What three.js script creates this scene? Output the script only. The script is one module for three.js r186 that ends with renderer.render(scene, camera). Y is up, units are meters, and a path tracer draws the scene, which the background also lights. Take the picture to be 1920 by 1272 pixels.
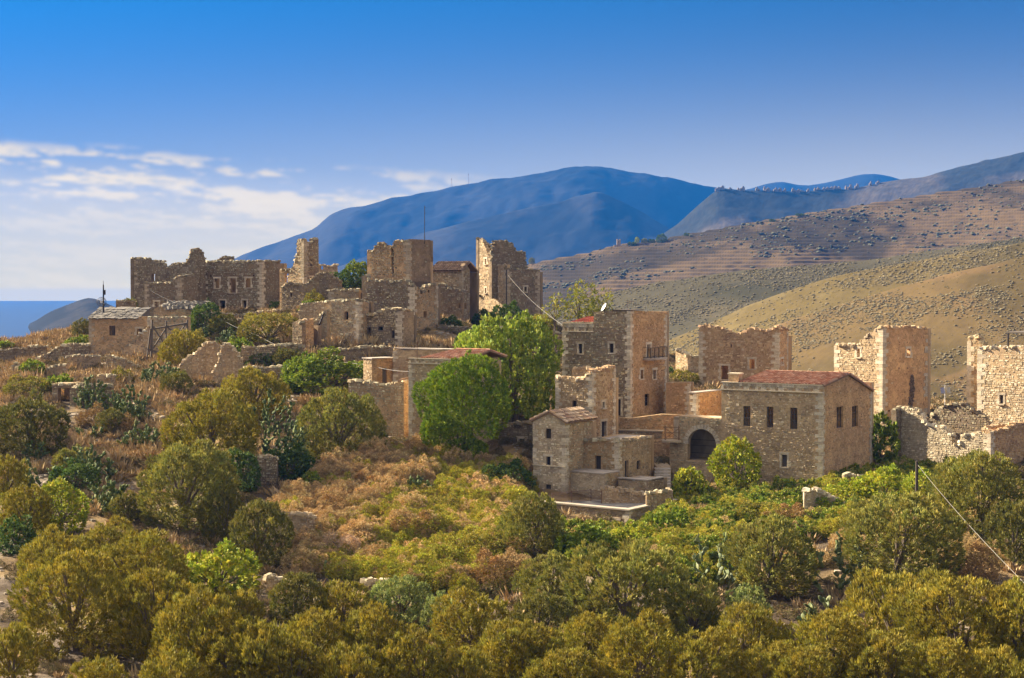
import * as THREE from 'three';
import { mergeGeometries } from 'three/addons/utils/BufferGeometryUtils.js';

// ---------------------------------------------------------------- camera, sky, sun, exposure
const F = 3000, CX = 960, CY = 636, EYE = 541;              // focal length and eye level, in pixels of the 1920 x 1272 photograph
const PITCH = Math.atan((CY - EYE) / F), CP = Math.cos(PITCH), SP = Math.sin(PITCH);
const SEA = -42, FAR = 5600;
const scene = new THREE.Scene();
const camera = new THREE.PerspectiveCamera(THREE.MathUtils.radToDeg(2 * Math.atan(636 / F)), 1920 / 1272, 1, 30000);
camera.rotation.x = -PITCH;
const renderer = new THREE.WebGLRenderer({ antialias: true });
renderer.setSize(1024, 678);
renderer.toneMapping = THREE.LinearToneMapping;
renderer.toneMappingExposure = 4.2;
renderer.shadowMap.enabled = true;

const SUN_AZ = THREE.MathUtils.degToRad(60), SUN_EL = THREE.MathUtils.degToRad(27);   // to the left of the view, 27 degrees up, beyond the village
const toSun = new THREE.Vector3(-Math.sin(SUN_AZ) * Math.cos(SUN_EL), Math.sin(SUN_EL), -Math.cos(SUN_AZ) * Math.cos(SUN_EL));
const sun = new THREE.DirectionalLight(new THREE.Color(1, 0.85, 0.64), 5);
sun.name = 'sun';
sun.position.copy(toSun).multiplyScalar(400).add(new THREE.Vector3(0, 0, -150));
sun.target.position.set(0, 0, -150);
sun.castShadow = true;
sun.shadow.radius = 1.5;
sun.shadow.mapSize.set(4096, 4096);
Object.assign(sun.shadow.camera, { left: -160, right: 160, top: 140, bottom: -140, near: 10, far: 1200 });
scene.add(sun, sun.target);
scene.fog = new THREE.FogExp2(new THREE.Color(0.02, 0.26, 0.95), 0.8e-4);

// ---------------------------------------------------------------- random numbers and noise
function rngOf(seed) { let s = seed | 0; return () => { s = (s + 0x6d2b79f5) | 0; let t = Math.imul(s ^ (s >>> 15), 1 | s); t = (t + Math.imul(t ^ (t >>> 7), 61 | t)) ^ t; return ((t ^ (t >>> 14)) >>> 0) / 4294967296; }; }
const hash2 = (x, y) => { let h = Math.imul(x | 0, 374761393) + Math.imul(y | 0, 668265263); h = Math.imul(h ^ (h >>> 13), 1274126177); return ((h ^ (h >>> 16)) >>> 0) / 4294967296; };
const lerp = (a, b, t) => a + (b - a) * t, clamp = (x, a, b) => Math.min(b, Math.max(a, x)), sstep = (a, b, x) => { const t = clamp((x - a) / (b - a), 0, 1); return t * t * (3 - 2 * t); };
function vnoise(x, y) { const ix = Math.floor(x), iy = Math.floor(y), fx = x - ix, fy = y - iy, u = fx * fx * (3 - 2 * fx), v = fy * fy * (3 - 2 * fy); return lerp(lerp(hash2(ix, iy), hash2(ix + 1, iy), u), lerp(hash2(ix, iy + 1), hash2(ix + 1, iy + 1), u), v); }
function fbm(x, y, n = 4) { let a = 0.5, s = 0, t = 0; for (let i = 0; i < n; i++) { s += a * vnoise(x, y); t += a; a *= 0.5; x = x * 2.03 + 17.7; y = y * 2.03 + 5.3; } return s / t; }

// ---------------------------------------------------------------- the sky
{
  const W = 4096, H = 2048, data = new Float32Array(W * H * 4);
  const lowSun = [0.117, 0.109, 0.055], lowAway = [0.326, 0.252, 0.093], midSun = [0.000, 0.072, 0.220], midAway = [0.001, 0.031, 0.096], top = [0.246, 0.221, 0.212], lowBack = [0.253, 0.214, 0.166], midBack = [0.067, 0.070, 0.083];  // top, lowBack, midBack: unseen sky, shaped bright and neutral to fill the shade
  for (let r = 0; r < H; r++) {
    const el = ((r + 0.5) / H - 0.5) * 180;
    for (let c = 0; c < W; c++) {
      const th = ((c + 0.5) / W - 0.5) * 2 * Math.PI, az = Math.atan2(Math.cos(th), -Math.sin(th));  // 0 = straight ahead, positive to the right
      const e = Math.max(el, 0), er = e * Math.PI / 180, x = Math.cos(er) * Math.sin(az), z = -Math.cos(er) * Math.cos(az), y = Math.sin(er);
      const cs = x * toSun.x + y * toSun.y + z * toSun.z, near = Math.exp(-Math.acos(clamp(cs, -1, 1)) / 0.75) * 1.5;
      const g = clamp((near - 0.28) * 2.6, 0, 1), o = (r * W + c) * 4, wide = sstep(0.4, 1.8, Math.abs(az)), f1 = Math.exp(-((e / lerp(4.5, 7, wide)) ** 1.6)), f2 = 1 - sstep(13, 45, e), glow = 1 + 1.4 * Math.exp(-((Math.acos(clamp(cs, -1, 1)) / 0.25) ** 2));
      let cloud = 0, shadeC = 1;
      if (e < 40 && e > 0) {
        const d = az * 57.3, side = sstep(6, -16, d) * sstep(-200, -120, d);         // the bank of thin cloud lies over the sea
        const edge = 5.2 - 0.07 * (d + 18) + 0.4 * (fbm(d * 0.5 + 3, 1.7, 3) - 0.5);
        const streak = fbm(d * 0.34 + 40, e * 2.6 + d * 0.16, 6), fine = fbm(d * 1.5, e * 9 + d * 0.7 + 9, 6), s2 = sstep(11, -10, d) * sstep(-200, -120, d);
        const wisp = sstep(0.44, 0.60, streak * 0.6 + fine * 0.4) * sstep(edge + 0.1, edge - 0.35, e) * (0.25 + 0.75 * sstep(edge - 3.0, edge - 1.2, e));
        cloud = clamp(0.70 * wisp * s2 + 0.42 * s2 * sstep(edge, edge - 2.4, e), 0, 0.93);
        shadeC = 0.93 + 0.14 * fine;
      }
      const cc = [0.330, 0.248, 0.104];
      for (let k = 0; k < 3; k++) {
        const low = lerp(lerp(lowAway[k], lowBack[k], wide), lowSun[k], g), mid = lerp(lerp(midAway[k], midBack[k], wide), midSun[k], g * (1 - wide));
        const v = lerp(lerp(top[k], mid, f2), low, f1) * glow;
        data[o + k] = lerp(v, cc[k] * shadeC * (0.9 + 0.25 * g), cloud);
      }
      data[o + 3] = 1;
    }
  }
  const tex = new THREE.DataTexture(data, W, H, THREE.RGBAFormat, THREE.FloatType);
  tex.mapping = THREE.EquirectangularReflectionMapping;
  tex.magFilter = tex.minFilter = THREE.LinearFilter;
  tex.needsUpdate = true;
  scene.background = tex;
  scene.environment = tex;
}

// ---------------------------------------------------------------- from the photograph's pixels to places
const V3 = (x, y, z) => new THREE.Vector3(x, y, z);
function ray(px, py) { const x = (px - CX) / F, y = -(py - CY) / F; return V3(x, y * CP - SP, -y * SP - CP); }
function at(px, py, d) { const r = ray(px, py); return r.multiplyScalar(d / -r.z); }
function toPixel(p) { const y = p.y * CP - p.z * SP, z = p.y * SP + p.z * CP; return [CX + F * p.x / -z, CY - F * y / -z]; }

// ---------------------------------------------------------------- naming
const taken = new Map();
function numbered(name) { const n = taken.get(name) ?? 0; taken.set(name, n + 1); return n ? `${name}_${String(n).padStart(3, '0')}` : name; }
function tag(o, label, category, group, kind) { if (label) o.userData.label = label; if (category) o.userData.category = category; if (group) o.userData.group = group; if (kind) o.userData.kind = kind; return o; }
function thing(name, label, category, p, group) { const g = new THREE.Group(); g.name = numbered(name); g.position.copy(p); tag(g, label, category, group); scene.add(g); return g; }
function put(name, geo, mat, parent) { const m = new THREE.Mesh(geo, mat); m.name = name; m.castShadow = m.receiveShadow = true; parent.add(m); return m; }
function top(name, geo, mat, label, category, group, kind) { const m = put(numbered(name), geo, mat, scene); return tag(m, label, category, group, kind); }

// ---------------------------------------------------------------- textures and materials
function noiseTex(n, f) { const d = new Uint8Array(n * n * 4); for (let y = 0; y < n; y++) for (let x = 0; x < n; x++) { const v = f(x / n, y / n), o = (y * n + x) * 4; for (let k = 0; k < 3; k++) d[o + k] = clamp(Array.isArray(v) ? v[k] * 255 : v * 255, 0, 255); d[o + 3] = 255; } const t = new THREE.DataTexture(d, n, n); t.wrapS = t.wrapT = THREE.RepeatWrapping; t.magFilter = THREE.LinearFilter; t.minFilter = THREE.LinearMipmapLinearFilter; t.needsUpdate = true; return t; }
function tile(f) { return (x, y) => { const wx = sstep(0.8, 1, x), wy = sstep(0.8, 1, y), mix = (a, b, t) => Array.isArray(a) ? a.map((v, i) => lerp(v, b[i], t)) : lerp(a, b, t); return mix(mix(f(x, y), f(x - 1, y), wx), mix(f(x, y - 1), f(x - 1, y - 1), wx), wy); }; }
const rep = (t, m, srgb) => { const c = t.clone(); c.repeat.set(1 / m, 1 / m); if (srgb) c.colorSpace = THREE.SRGBColorSpace; c.needsUpdate = true; return c; };
const grain = noiseTex(512, tile((x, y) => 0.74 + 0.26 * fbm(x * 9 + 3, y * 9, 5) + 0.26 * (fbm(x * 60, y * 60 + 7, 3) - 0.5)));          // plain value noise: colour and relief of mortar and stone
const blotch = noiseTex(512, tile((x, y) => { const a = fbm(x * 5, y * 5, 6), b = fbm(x * 40, y * 40, 3), p = sstep(0.52, 0.58, fbm(x * 7 + 30, y * 9, 5)); const v = 0.82 + 0.2 * a + 0.24 * (b - 0.5) - 0.1 * p; return [v, v * (0.985 + 0.03 * a), v * (0.95 + 0.08 * b)]; }));
const C = (r, g, b) => new THREE.Color(r, g, b);
const mort = (r, g, b) => [[1, 1, 1], [0.86, 0.89, 0.92], [1.07, 1.03, 0.97], [0.94, 0.92, 0.88]].map(([i, j, k]) => mort1(r * i, g * j, b * k));
const mort1 = (r, g, b) => new THREE.MeshPhysicalMaterial({ specularIntensity: 0.25, color: C(r, g, b), map: rep(blotch, 5, true), bumpMap: rep(grain, 1.3), bumpScale: 0.05, roughness: 0.95, metalness: 0 });
const M = {
  grey: mort(0.44, 0.32, 0.20), tan: mort(0.58, 0.42, 0.25), orange: mort(0.68, 0.43, 0.215), brown: mort(0.51, 0.355, 0.20), dark: mort(0.29, 0.215, 0.14), pale: mort(0.58, 0.46, 0.31), slab: mort1(0.55, 0.48, 0.40),  // orange: warm plaster tone, plus bounced light on right faces put into colour
  stone: new THREE.MeshPhysicalMaterial({ specularIntensity: 0.25, color: 0xffffff, vertexColors: true, map: rep(grain, 1.1), bumpMap: rep(grain, 0.6), bumpScale: 0.03, roughness: 0.93 }),
  quoin: [[0.68, 0.57, 0.41], [0.74, 0.63, 0.46], [0.60, 0.50, 0.36], [0.78, 0.68, 0.52]].map(([r, g, b]) => new THREE.MeshPhysicalMaterial({ specularIntensity: 0.25, color: C(r, g, b), map: rep(blotch, 1.7, true), bumpMap: rep(grain, 0.7), bumpScale: 0.03, roughness: 0.9 })),
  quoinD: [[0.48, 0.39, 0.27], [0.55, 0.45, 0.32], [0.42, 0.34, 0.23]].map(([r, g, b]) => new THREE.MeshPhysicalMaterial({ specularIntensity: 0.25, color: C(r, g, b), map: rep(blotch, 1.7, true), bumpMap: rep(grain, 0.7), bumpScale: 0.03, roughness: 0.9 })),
  wood: new THREE.MeshStandardMaterial({ color: C(0.045, 0.032, 0.022), roughness: 0.8 }),
  oldWood: new THREE.MeshStandardMaterial({ color: C(0.13, 0.105, 0.08), map: rep(grain, 0.5), roughness: 0.9 }),
  paleWood: new THREE.MeshStandardMaterial({ color: C(0.24, 0.15, 0.08), map: rep(grain, 0.5), roughness: 0.85 }),
  glass: new THREE.MeshStandardMaterial({ color: C(0.02, 0.022, 0.025), roughness: 0.15 }),
  iron: new THREE.MeshStandardMaterial({ color: C(0.03, 0.024, 0.022), roughness: 0.6, metalness: 0.3 }),
  rust: new THREE.MeshStandardMaterial({ color: C(0.12, 0.06, 0.04), roughness: 0.8 }),
  white: new THREE.MeshStandardMaterial({ color: C(0.72, 0.72, 0.70), roughness: 0.5 }),
  cable: new THREE.MeshStandardMaterial({ color: C(0.24, 0.225, 0.20), roughness: 0.7 }),
  blue: new THREE.MeshStandardMaterial({ color: C(0.03, 0.08, 0.35), roughness: 0.8 }),
  tiles: new THREE.MeshPhysicalMaterial({ specularIntensity: 0.12, color: 0xffffff, vertexColors: true, map: rep(grain, 0.8), roughness: 0.9 }),
  leaf: new THREE.MeshPhysicalMaterial({ color: 0xffffff, vertexColors: true, roughness: 0.75, specularIntensity: 0.22, transmission: 0.32, thickness: 0, side: THREE.DoubleSide }),
  needles: new THREE.MeshPhysicalMaterial({ color: 0xffffff, vertexColors: true, roughness: 0.8, specularIntensity: 0.2, transmission: 0.12, thickness: 0, side: THREE.DoubleSide }),
  pad: new THREE.MeshPhysicalMaterial({ color: 0xffffff, vertexColors: true, roughness: 0.8, specularIntensity: 0.3 }),
  dry: new THREE.MeshPhysicalMaterial({ specularIntensity: 0.12, color: 0xffffff, vertexColors: true, roughness: 0.95, side: THREE.DoubleSide }),
  bark: new THREE.MeshStandardMaterial({ color: C(0.14, 0.105, 0.075), map: rep(grain, 0.6), roughness: 0.95 }),
  soil: new THREE.MeshPhysicalMaterial({ specularIntensity: 0.12, color: 0xffffff, vertexColors: true, map: rep(blotch, 6, true), bumpMap: rep(grain, 2.1), bumpScale: 0.25, roughness: 1 }),
  hill: new THREE.MeshPhysicalMaterial({ specularIntensity: 0.12, color: 0xffffff, vertexColors: true, roughness: 1 }),
  sea: new THREE.MeshStandardMaterial({ color: C(0.012, 0.035, 0.08), roughness: 0.35 }),
};

// a bag of loose triangles with colours
class Bag {
  constructor() { this.p = []; this.c = []; this.u = []; }
  tri(a, b, c, col, ua = [0, 0], ub = [0, 0], uc = [0, 0]) { this.p.push(a[0], a[1], a[2], b[0], b[1], b[2], c[0], c[1], c[2]); for (let i = 0; i < 3; i++) this.c.push(col[0], col[1], col[2]); this.u.push(...ua, ...ub, ...uc); }
  quad(a, b, c, d, col, ua, ub, uc, ud) { this.tri(a, b, c, col, ua, ub, uc); this.tri(a, c, d, col, ua, uc, ud); }
  hexa(q, col, uv = [0, 0], back = false) {                       // eight corners: 0-3 inner ring, 4-7 outer ring
    const g = (i) => q[i], s = (i) => [uv[0] + (q[i][0] + q[i][2]) * 0.7, uv[1] + q[i][1]];
    this.quad(g(4), g(5), g(6), g(7), col, s(4), s(5), s(6), s(7));
    for (let i = 0; i < 4; i++) { const j = (i + 1) % 4; this.quad(g(i), g(j), g(4 + j), g(4 + i), col, s(i), s(j), s(4 + j), s(4 + i)); }
    if (back) this.quad(g(3), g(2), g(1), g(0), col, s(3), s(2), s(1), s(0));
  }
  geo() { const g = new THREE.BufferGeometry(); g.setAttribute('position', new THREE.Float32BufferAttribute(this.p, 3)); g.setAttribute('color', new THREE.Float32BufferAttribute(this.c, 3)); g.setAttribute('uv', new THREE.Float32BufferAttribute(this.u, 2)); return g; }
  get n() { return this.p.length; }
}
function boxAt(x0, x1, y0, y1, z0, z1) { const g = new THREE.BoxGeometry(x1 - x0, y1 - y0, z1 - z0); g.translate((x0 + x1) / 2, (y0 + y1) / 2, (z0 + z1) / 2); return g; }
function barGeo(a, b, r, n = 6, r2 = r) { const d = b.clone().sub(a), g = new THREE.CylinderGeometry(r2, r, d.length(), n); g.translate(0, d.length() / 2, 0); g.applyQuaternion(new THREE.Quaternion().setFromUnitVectors(V3(0, 1, 0), d.normalize())); g.translate(a.x, a.y, a.z); return g; }
// ---------------------------------------------------------------- the hill of the village: one sheet through the places where the photograph shows its ground
const GP = [
  [-100, 1330, 80], [200, 1330, 80], [480, 1330, 82], [960, 1330, 84], [1440, 1330, 82], [1920, 1330, 80], [2100, 1330, 80], [960, 1700, 45], [100, 1700, 45], [1800, 1700, 45],
  [200, 1240, 89], [40, 1075, 106], [480, 1200, 94], [500, 1095, 108], [700, 1095, 108], [900, 1150, 100], [1100, 1140, 100], [1300, 1150, 98], [1560, 1150, 97], [1850, 1140, 97], [2050, 1100, 99],
  [300, 990, 121], [560, 1010, 120], [780, 1000, 121], [960, 1010, 118], [1120, 1040, 114], [1320, 1030, 114], [1500, 1000, 118], [1720, 985, 117], [1880, 1000, 115],
  [-120, 950, 126], [80, 940, 128], [220, 860, 143], [330, 745, 166], [150, 790, 158], [20, 760, 165], [-100, 720, 180], [0, 700, 190], [180, 702, 186], [230, 690, 190], [400, 735, 172], [520, 780, 163],
  [560, 890, 140], [660, 860, 146], [720, 838, 151], [765, 842, 149], [870, 858, 145], [960, 872, 145], [700, 930, 134], [850, 930, 134], [960, 940, 132],
  [1000, 936, 137], [1060, 946, 136], [1180, 946, 136.5], [1228, 938, 138], [1150, 997, 127], [1260, 912, 145], [1400, 930, 138], [1543, 920, 138], [1640, 898, 146], [1600, 960, 127],
  [1690, 900, 148], [1860, 900, 141], [2000, 890, 146], [1180, 812, 160], [1110, 830, 150], [1240, 815, 160], [1300, 790, 164], [1480, 770, 178], [1660, 790, 174], [1780, 800, 170], [1900, 800, 168],
  [1400, 738, 192], [1290, 706, 214], [1550, 740, 205], [1750, 760, 200],
  [600, 735, 172], [560, 700, 180], [640, 665, 188], [740, 660, 190], [830, 660, 190], [900, 700, 176], [1000, 720, 176], [1040, 800, 158],
  [200, 672, 198], [320, 680, 196], [300, 598, 218], [450, 586, 224], [540, 590, 216], [620, 570, 205], [400, 640, 204], [500, 650, 196], [700, 560, 214], [850, 614, 222], [960, 598, 238], [1040, 640, 226], [60, 690, 200], [100, 655, 215], [-100, 655, 215], [600, 535, 236], [1150, 640, 240],
];
const gp = GP.map(([x, y, d]) => at(x, y, d));
for (const [x, y, z] of [[-160, -40, -270], [-90, -18, -262], [-60, -16, -275], [0, -24, -300], [60, -30, -290], [110, -24, -260], [-160, -60, -340], [-60, -55, -350], [0, -50, -360], [80, -48, -360], [160, -40, -340], [-130, -26, -60], [130, -24, -60], [-150, -26, -150], [150, -20, -150], [140, -24, -230]]) gp.push(V3(x, y, z));
const tps = (() => {
  const n = gp.length, K = n + 3, S = 100, A = [], phi = (r2) => (r2 > 1e-12 ? r2 * Math.log(r2) * 0.5 : 0);
  for (let i = 0; i < K; i++) A.push(new Float64Array(K + 1));
  for (let i = 0; i < n; i++) { for (let j = 0; j < n; j++) A[i][j] = phi(((gp[i].x - gp[j].x) ** 2 + (gp[i].z - gp[j].z) ** 2) / S / S); A[i][i] += 0.004; A[i][n] = A[n][i] = 1; A[i][n + 1] = A[n + 1][i] = gp[i].x / S; A[i][n + 2] = A[n + 2][i] = gp[i].z / S; A[i][K] = gp[i].y; }
  for (let c = 0; c < K; c++) { let p = c; for (let r = c + 1; r < K; r++) if (Math.abs(A[r][c]) > Math.abs(A[p][c])) p = r; [A[c], A[p]] = [A[p], A[c]]; for (let r = c + 1; r < K; r++) { const f = A[r][c] / A[c][c]; if (f) for (let k = c; k <= K; k++) A[r][k] -= f * A[c][k]; } }
  const w = new Float64Array(K);
  for (let r = K - 1; r >= 0; r--) { let s = A[r][K]; for (let k = r + 1; k < K; k++) s -= A[r][k] * w[k]; w[r] = s / A[r][r]; }
  return (x, z) => { let s = w[n] + w[n + 1] * x / S + w[n + 2] * z / S; for (let i = 0; i < n; i++) s += w[i] * phi(((x - gp[i].x) ** 2 + (z - gp[i].z) ** 2) / S / S); return s; };
})();
const GX0 = -170, GX1 = 170, GZ0 = -20, GZ1 = -365, GS = 1.0, GNX = Math.round((GX1 - GX0) / GS), GNZ = Math.round((GZ0 - GZ1) / GS);
const inPoly = (px, py, poly) => { let c = false; for (let i = 0, j = poly.length - 1; i < poly.length; j = i++) { const [xi, yi] = poly[i], [xj, yj] = poly[j]; if ((yi > py) !== (yj > py) && px < (xj - xi) * (py - yi) / (yj - yi) + xi) c = !c; } return c; };
// regions of the slope by what grows there, as outlines on the photograph
const BRUSH = [[520, 960], [560, 930], [620, 880], [700, 850], [800, 850], [900, 868], [990, 880], [1010, 930], [960, 1000], [985, 1080], [960, 1110], [880, 1120], [760, 1110], [640, 1085], [560, 1075], [545, 1010]];
const VINES = [[1050, 1000], [1180, 1010], [1250, 965], [1300, 925], [1420, 925], [1560, 915], [1640, 880], [1790, 885], [1800, 960], [1660, 985], [1560, 1010], [1450, 1020], [1400, 1080], [1300, 1110], [1200, 1090], [1050, 1070]];
const GRASSY = [[180, 860], [260, 760], [380, 735], [420, 760], [320, 820], [280, 900], [250, 960], [330, 1000], [480, 960], [560, 900], [520, 1000], [430, 1060], [300, 1040], [220, 980]];
const heights = new Float32Array((GNX + 1) * (GNZ + 1));
{
  const CS = 5, cnx = Math.ceil((GX1 - GX0) / CS) + 2, cnz = Math.ceil((GZ0 - GZ1) / CS) + 2, co = new Float32Array(cnx * cnz);
  for (let j = 0; j < cnz; j++) for (let i = 0; i < cnx; i++) co[j * cnx + i] = tps(GX0 + i * CS, GZ0 - j * CS);
  for (let j = 0; j <= GNZ; j++) for (let i = 0; i <= GNX; i++) {
    const x = i * GS / CS, y = j * GS / CS, a = Math.min(Math.floor(x), cnx - 2), b = Math.min(Math.floor(y), cnz - 2), fx = x - a, fy = y - b;
    const h = lerp(lerp(co[b * cnx + a], co[b * cnx + a + 1], fx), lerp(co[(b + 1) * cnx + a], co[(b + 1) * cnx + a + 1], fx), fy);
    const wx = GX0 + i * GS, wz = GZ0 - j * GS;
    const [qx, qy] = toPixel(V3(wx, h, wz)); let soft = 0; for (const [ax, ay] of [[0, 0], [22, 0], [-22, 0], [0, 14], [0, -14]]) if (inPoly(qx + ax, qy + ay, BRUSH)) soft += 0.2; else if (inPoly(qx + ax, qy + ay, VINES)) soft += 0.12;
    heights[j * (GNX + 1) + i] = h + soft * 2.6 * (fbm(wx * 0.24 + 4, wz * 0.2, 3) - 0.5) + 0.55 * (fbm(wx * 0.16, wz * 0.16, 4) - 0.5) + 0.3 * (fbm(wx * 0.7 + 9, wz * 0.7, 3) - 0.5);
  }
}
function H(x, z) { const a = clamp((x - GX0) / GS, 0, GNX - 0.001), b = clamp((GZ0 - z) / GS, 0, GNZ - 0.001), i = Math.floor(a), j = Math.floor(b), fx = a - i, fy = b - j, o = j * (GNX + 1) + i; return lerp(lerp(heights[o], heights[o + 1], fx), lerp(heights[o + GNX + 1], heights[o + GNX + 2], fx), fy); }
// where the line of sight through a pixel of the photograph meets the ground
function ground(px, py) { const r = ray(px, py); for (let d = 40, prev = 40; d < 340; d += 0.5) { const t = d / -r.z, x = r.x * t, y = r.y * t; if (y <= H(x, -d)) { let lo = prev, hi = d; for (let k = 0; k < 12; k++) { const m = (lo + hi) / 2; if (r.y * m / -r.z <= H(r.x * m / -r.z, -m)) hi = m; else lo = m; } return at(px, py, hi); } prev = d; } return null; }

{
  const p = new Float32Array((GNX + 1) * (GNZ + 1) * 3), c = new Float32Array(p.length), u = new Float32Array((GNX + 1) * (GNZ + 1) * 2), idx = [];
  for (let j = 0; j <= GNZ; j++) for (let i = 0; i <= GNX; i++) {
    const o = j * (GNX + 1) + i, x = GX0 + i * GS, z = GZ0 - j * GS;
    p.set([x, heights[o], z], o * 3); u.set([x, z], o * 2);
    const a = fbm(x * 0.12 + 5, z * 0.12, 4), b = fbm(x * 0.5, z * 0.5 + 4, 4), dry = sstep(0.42, 0.62, a * 0.6 + b * 0.4), stony = sstep(0.55, 0.68, fbm(x * 0.3 + 50, z * 0.3, 4));
    let col = [lerp(0.12, 0.30, dry), lerp(0.09, 0.21, dry), lerp(0.06, 0.105, dry)];
    col = col.map((v, k) => lerp(v, [0.25, 0.21, 0.17][k], stony * 0.7) * (0.8 + 0.4 * hash2(i, j)));
    c.set(col, o * 3);
  }
  for (let j = 0; j < GNZ; j++) for (let i = 0; i < GNX; i++) { const o = j * (GNX + 1) + i, w = GNX + 1; idx.push(o, o + 1, o + w + 1, o, o + w + 1, o + w); }
  const g = new THREE.BufferGeometry();
  g.setAttribute('position', new THREE.BufferAttribute(p, 3)); g.setAttribute('color', new THREE.BufferAttribute(c, 3)); g.setAttribute('uv', new THREE.BufferAttribute(u, 2)); g.setIndex(idx); g.computeVertexNormals();
  top('ground', g, M.soil, 'dry brown earth and golden grass of the village hillside', 'hillside', null, 'structure');
}

// ---------------------------------------------------------------- the sea
{
  const g = new THREE.CircleGeometry(FAR, 96); g.rotateX(-Math.PI / 2); g.translate(0, SEA, 0);
  top('sea', g, M.sea, 'calm deep blue sea reaching the horizon left of the village', 'sea', null, 'structure');
}

// ---------------------------------------------------------------- hills and mountains: each a slope that climbs from its foot to the skyline seen in the photograph and falls away behind it
function profile(pts, x) { if (x <= pts[0][0]) return pts[0][1]; for (let i = 1; i < pts.length; i++) if (x <= pts[i][0]) { const t = (x - pts[i - 1][0]) / (pts[i][0] - pts[i - 1][0]); return lerp(pts[i - 1][1], pts[i][1], t); } return pts[pts.length - 1][1]; }
const smoothP = (pts, x, w) => (profile(pts, x - w) + 2 * profile(pts, x) + profile(pts, x + w)) / 4;
const hillOf = {};
function hill(key, label, o) {
  const { ridge, df, dr, nx = 260, nz = 150, x0 = -250, x1 = 2250, rough = 0.02, foot, colour, seed = 1, gully = 0.1, back = 0.5, step = 0, skyNoise = 1, bend = 1 } = o;
  const surf = (px, t) => {                                         // t: 0 foot, 1 ridge, above 1 behind it
    const Df = typeof df === 'function' ? df(px) : df, Dr = typeof dr === 'function' ? dr(px) : dr, d = lerp(Df, Dr, t), R = at(px, smoothP(ridge, px, 12), Dr);
    const yf = typeof foot === 'function' ? foot(px) : foot ?? SEA - 4, h = R.y - yf, x = (px - CX) / F * d;
    const s = t <= 1 ? Math.pow(t, bend) : 1 - (t - 1) * (t - 1) * 1.1, mid = t * Math.max(0, 1 - Math.min(t, 1)) * 4;
    const k = 1 / (Dr * 0.09), n = fbm(x * k + seed * 7.1, d * k * 0.45 + seed, 5) - 0.5, f = fbm(x * k * 6 + seed, d * k * 6, 4) - 0.5;
    let y = yf + h * s + mid * h * gully * n * 2 + h * rough * f * (t > 1 ? 1 : 0.4 + 0.6 * t) * skyNoise;
    if (step) { const q = y / step, fl = Math.floor(q), fr = q - fl, amp = 0.85 * sstep(0.05, 0.3, mid + 0.2); y = lerp(y, (fl + sstep(0.72, 1, fr)) * step, amp); }
    return V3(x, y, -d);
  };
  const rows = nz + Math.round(nz * 0.3), p = [], c = [], idx = [];
  for (let j = 0; j <= rows; j++) { const t = j / nz; for (let i = 0; i <= nx; i++) { const px = lerp(x0, x1, i / nx), v = surf(px, t > 1 ? 1 + (t - 1) * (1 + back * 3) : t); p.push(v.x, v.y, v.z); const col = colour(px, t, v, hash2(i + seed * 31, j)); c.push(...col); } }
  for (let j = 0; j < rows; j++) for (let i = 0; i < nx; i++) { const a = j * (nx + 1) + i, w = nx + 1; idx.push(a, a + 1, a + w + 1, a, a + w + 1, a + w); }
  const g = new THREE.BufferGeometry();
  g.setAttribute('position', new THREE.Float32BufferAttribute(p, 3)); g.setAttribute('color', new THREE.Float32BufferAttribute(c, 3)); g.setIndex(idx); g.computeVertexNormals();
  top(o.name ?? 'hill', g, M.hill, label, o.name === 'mountain' ? 'mountain' : 'hill', null, 'structure');
  hillOf[key] = surf;
}
const mixc = (a, b, t) => a.map((v, i) => lerp(v, b[i], t));
const rock = (A, B, k) => (px, t, v, h) => mixc(A, B, sstep(0.35, 0.65, fbm(v.x * k, v.z * k * 0.6 + v.y * k * 2, 5))).map((x) => x * (0.85 + 0.3 * h));
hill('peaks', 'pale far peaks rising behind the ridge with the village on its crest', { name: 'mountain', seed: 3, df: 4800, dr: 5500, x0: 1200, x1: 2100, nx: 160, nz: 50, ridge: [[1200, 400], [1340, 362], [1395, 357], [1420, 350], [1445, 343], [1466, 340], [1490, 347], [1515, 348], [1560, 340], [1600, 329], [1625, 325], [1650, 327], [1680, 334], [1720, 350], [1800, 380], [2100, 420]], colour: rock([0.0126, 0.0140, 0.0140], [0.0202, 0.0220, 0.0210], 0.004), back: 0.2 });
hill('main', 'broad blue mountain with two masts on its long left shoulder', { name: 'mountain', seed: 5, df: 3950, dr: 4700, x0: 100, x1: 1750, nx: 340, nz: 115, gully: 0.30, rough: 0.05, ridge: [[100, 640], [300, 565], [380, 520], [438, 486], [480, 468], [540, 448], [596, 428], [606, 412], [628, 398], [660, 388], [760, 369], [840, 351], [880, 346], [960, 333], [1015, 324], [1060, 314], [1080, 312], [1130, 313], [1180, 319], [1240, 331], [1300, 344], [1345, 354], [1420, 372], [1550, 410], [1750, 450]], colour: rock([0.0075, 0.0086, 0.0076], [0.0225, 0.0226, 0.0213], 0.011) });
hill('rib', 'paler blue rib of rock running down in front of the broad mountain', { name: 'mountain', seed: 8, df: 3150, dr: 3800, x0: 350, x1: 1500, nx: 260, nz: 90, gully: 0.28, rough: 0.05, ridge: [[350, 600], [560, 530], [700, 475], [800, 436], [880, 415], [960, 397], [1025, 383], [1090, 366], [1112, 360], [1132, 363], [1180, 385], [1240, 420], [1330, 475], [1500, 540]], colour: rock([0.0090, 0.0101, 0.0093], [0.0270, 0.0265, 0.0247], 0.012) });
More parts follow.
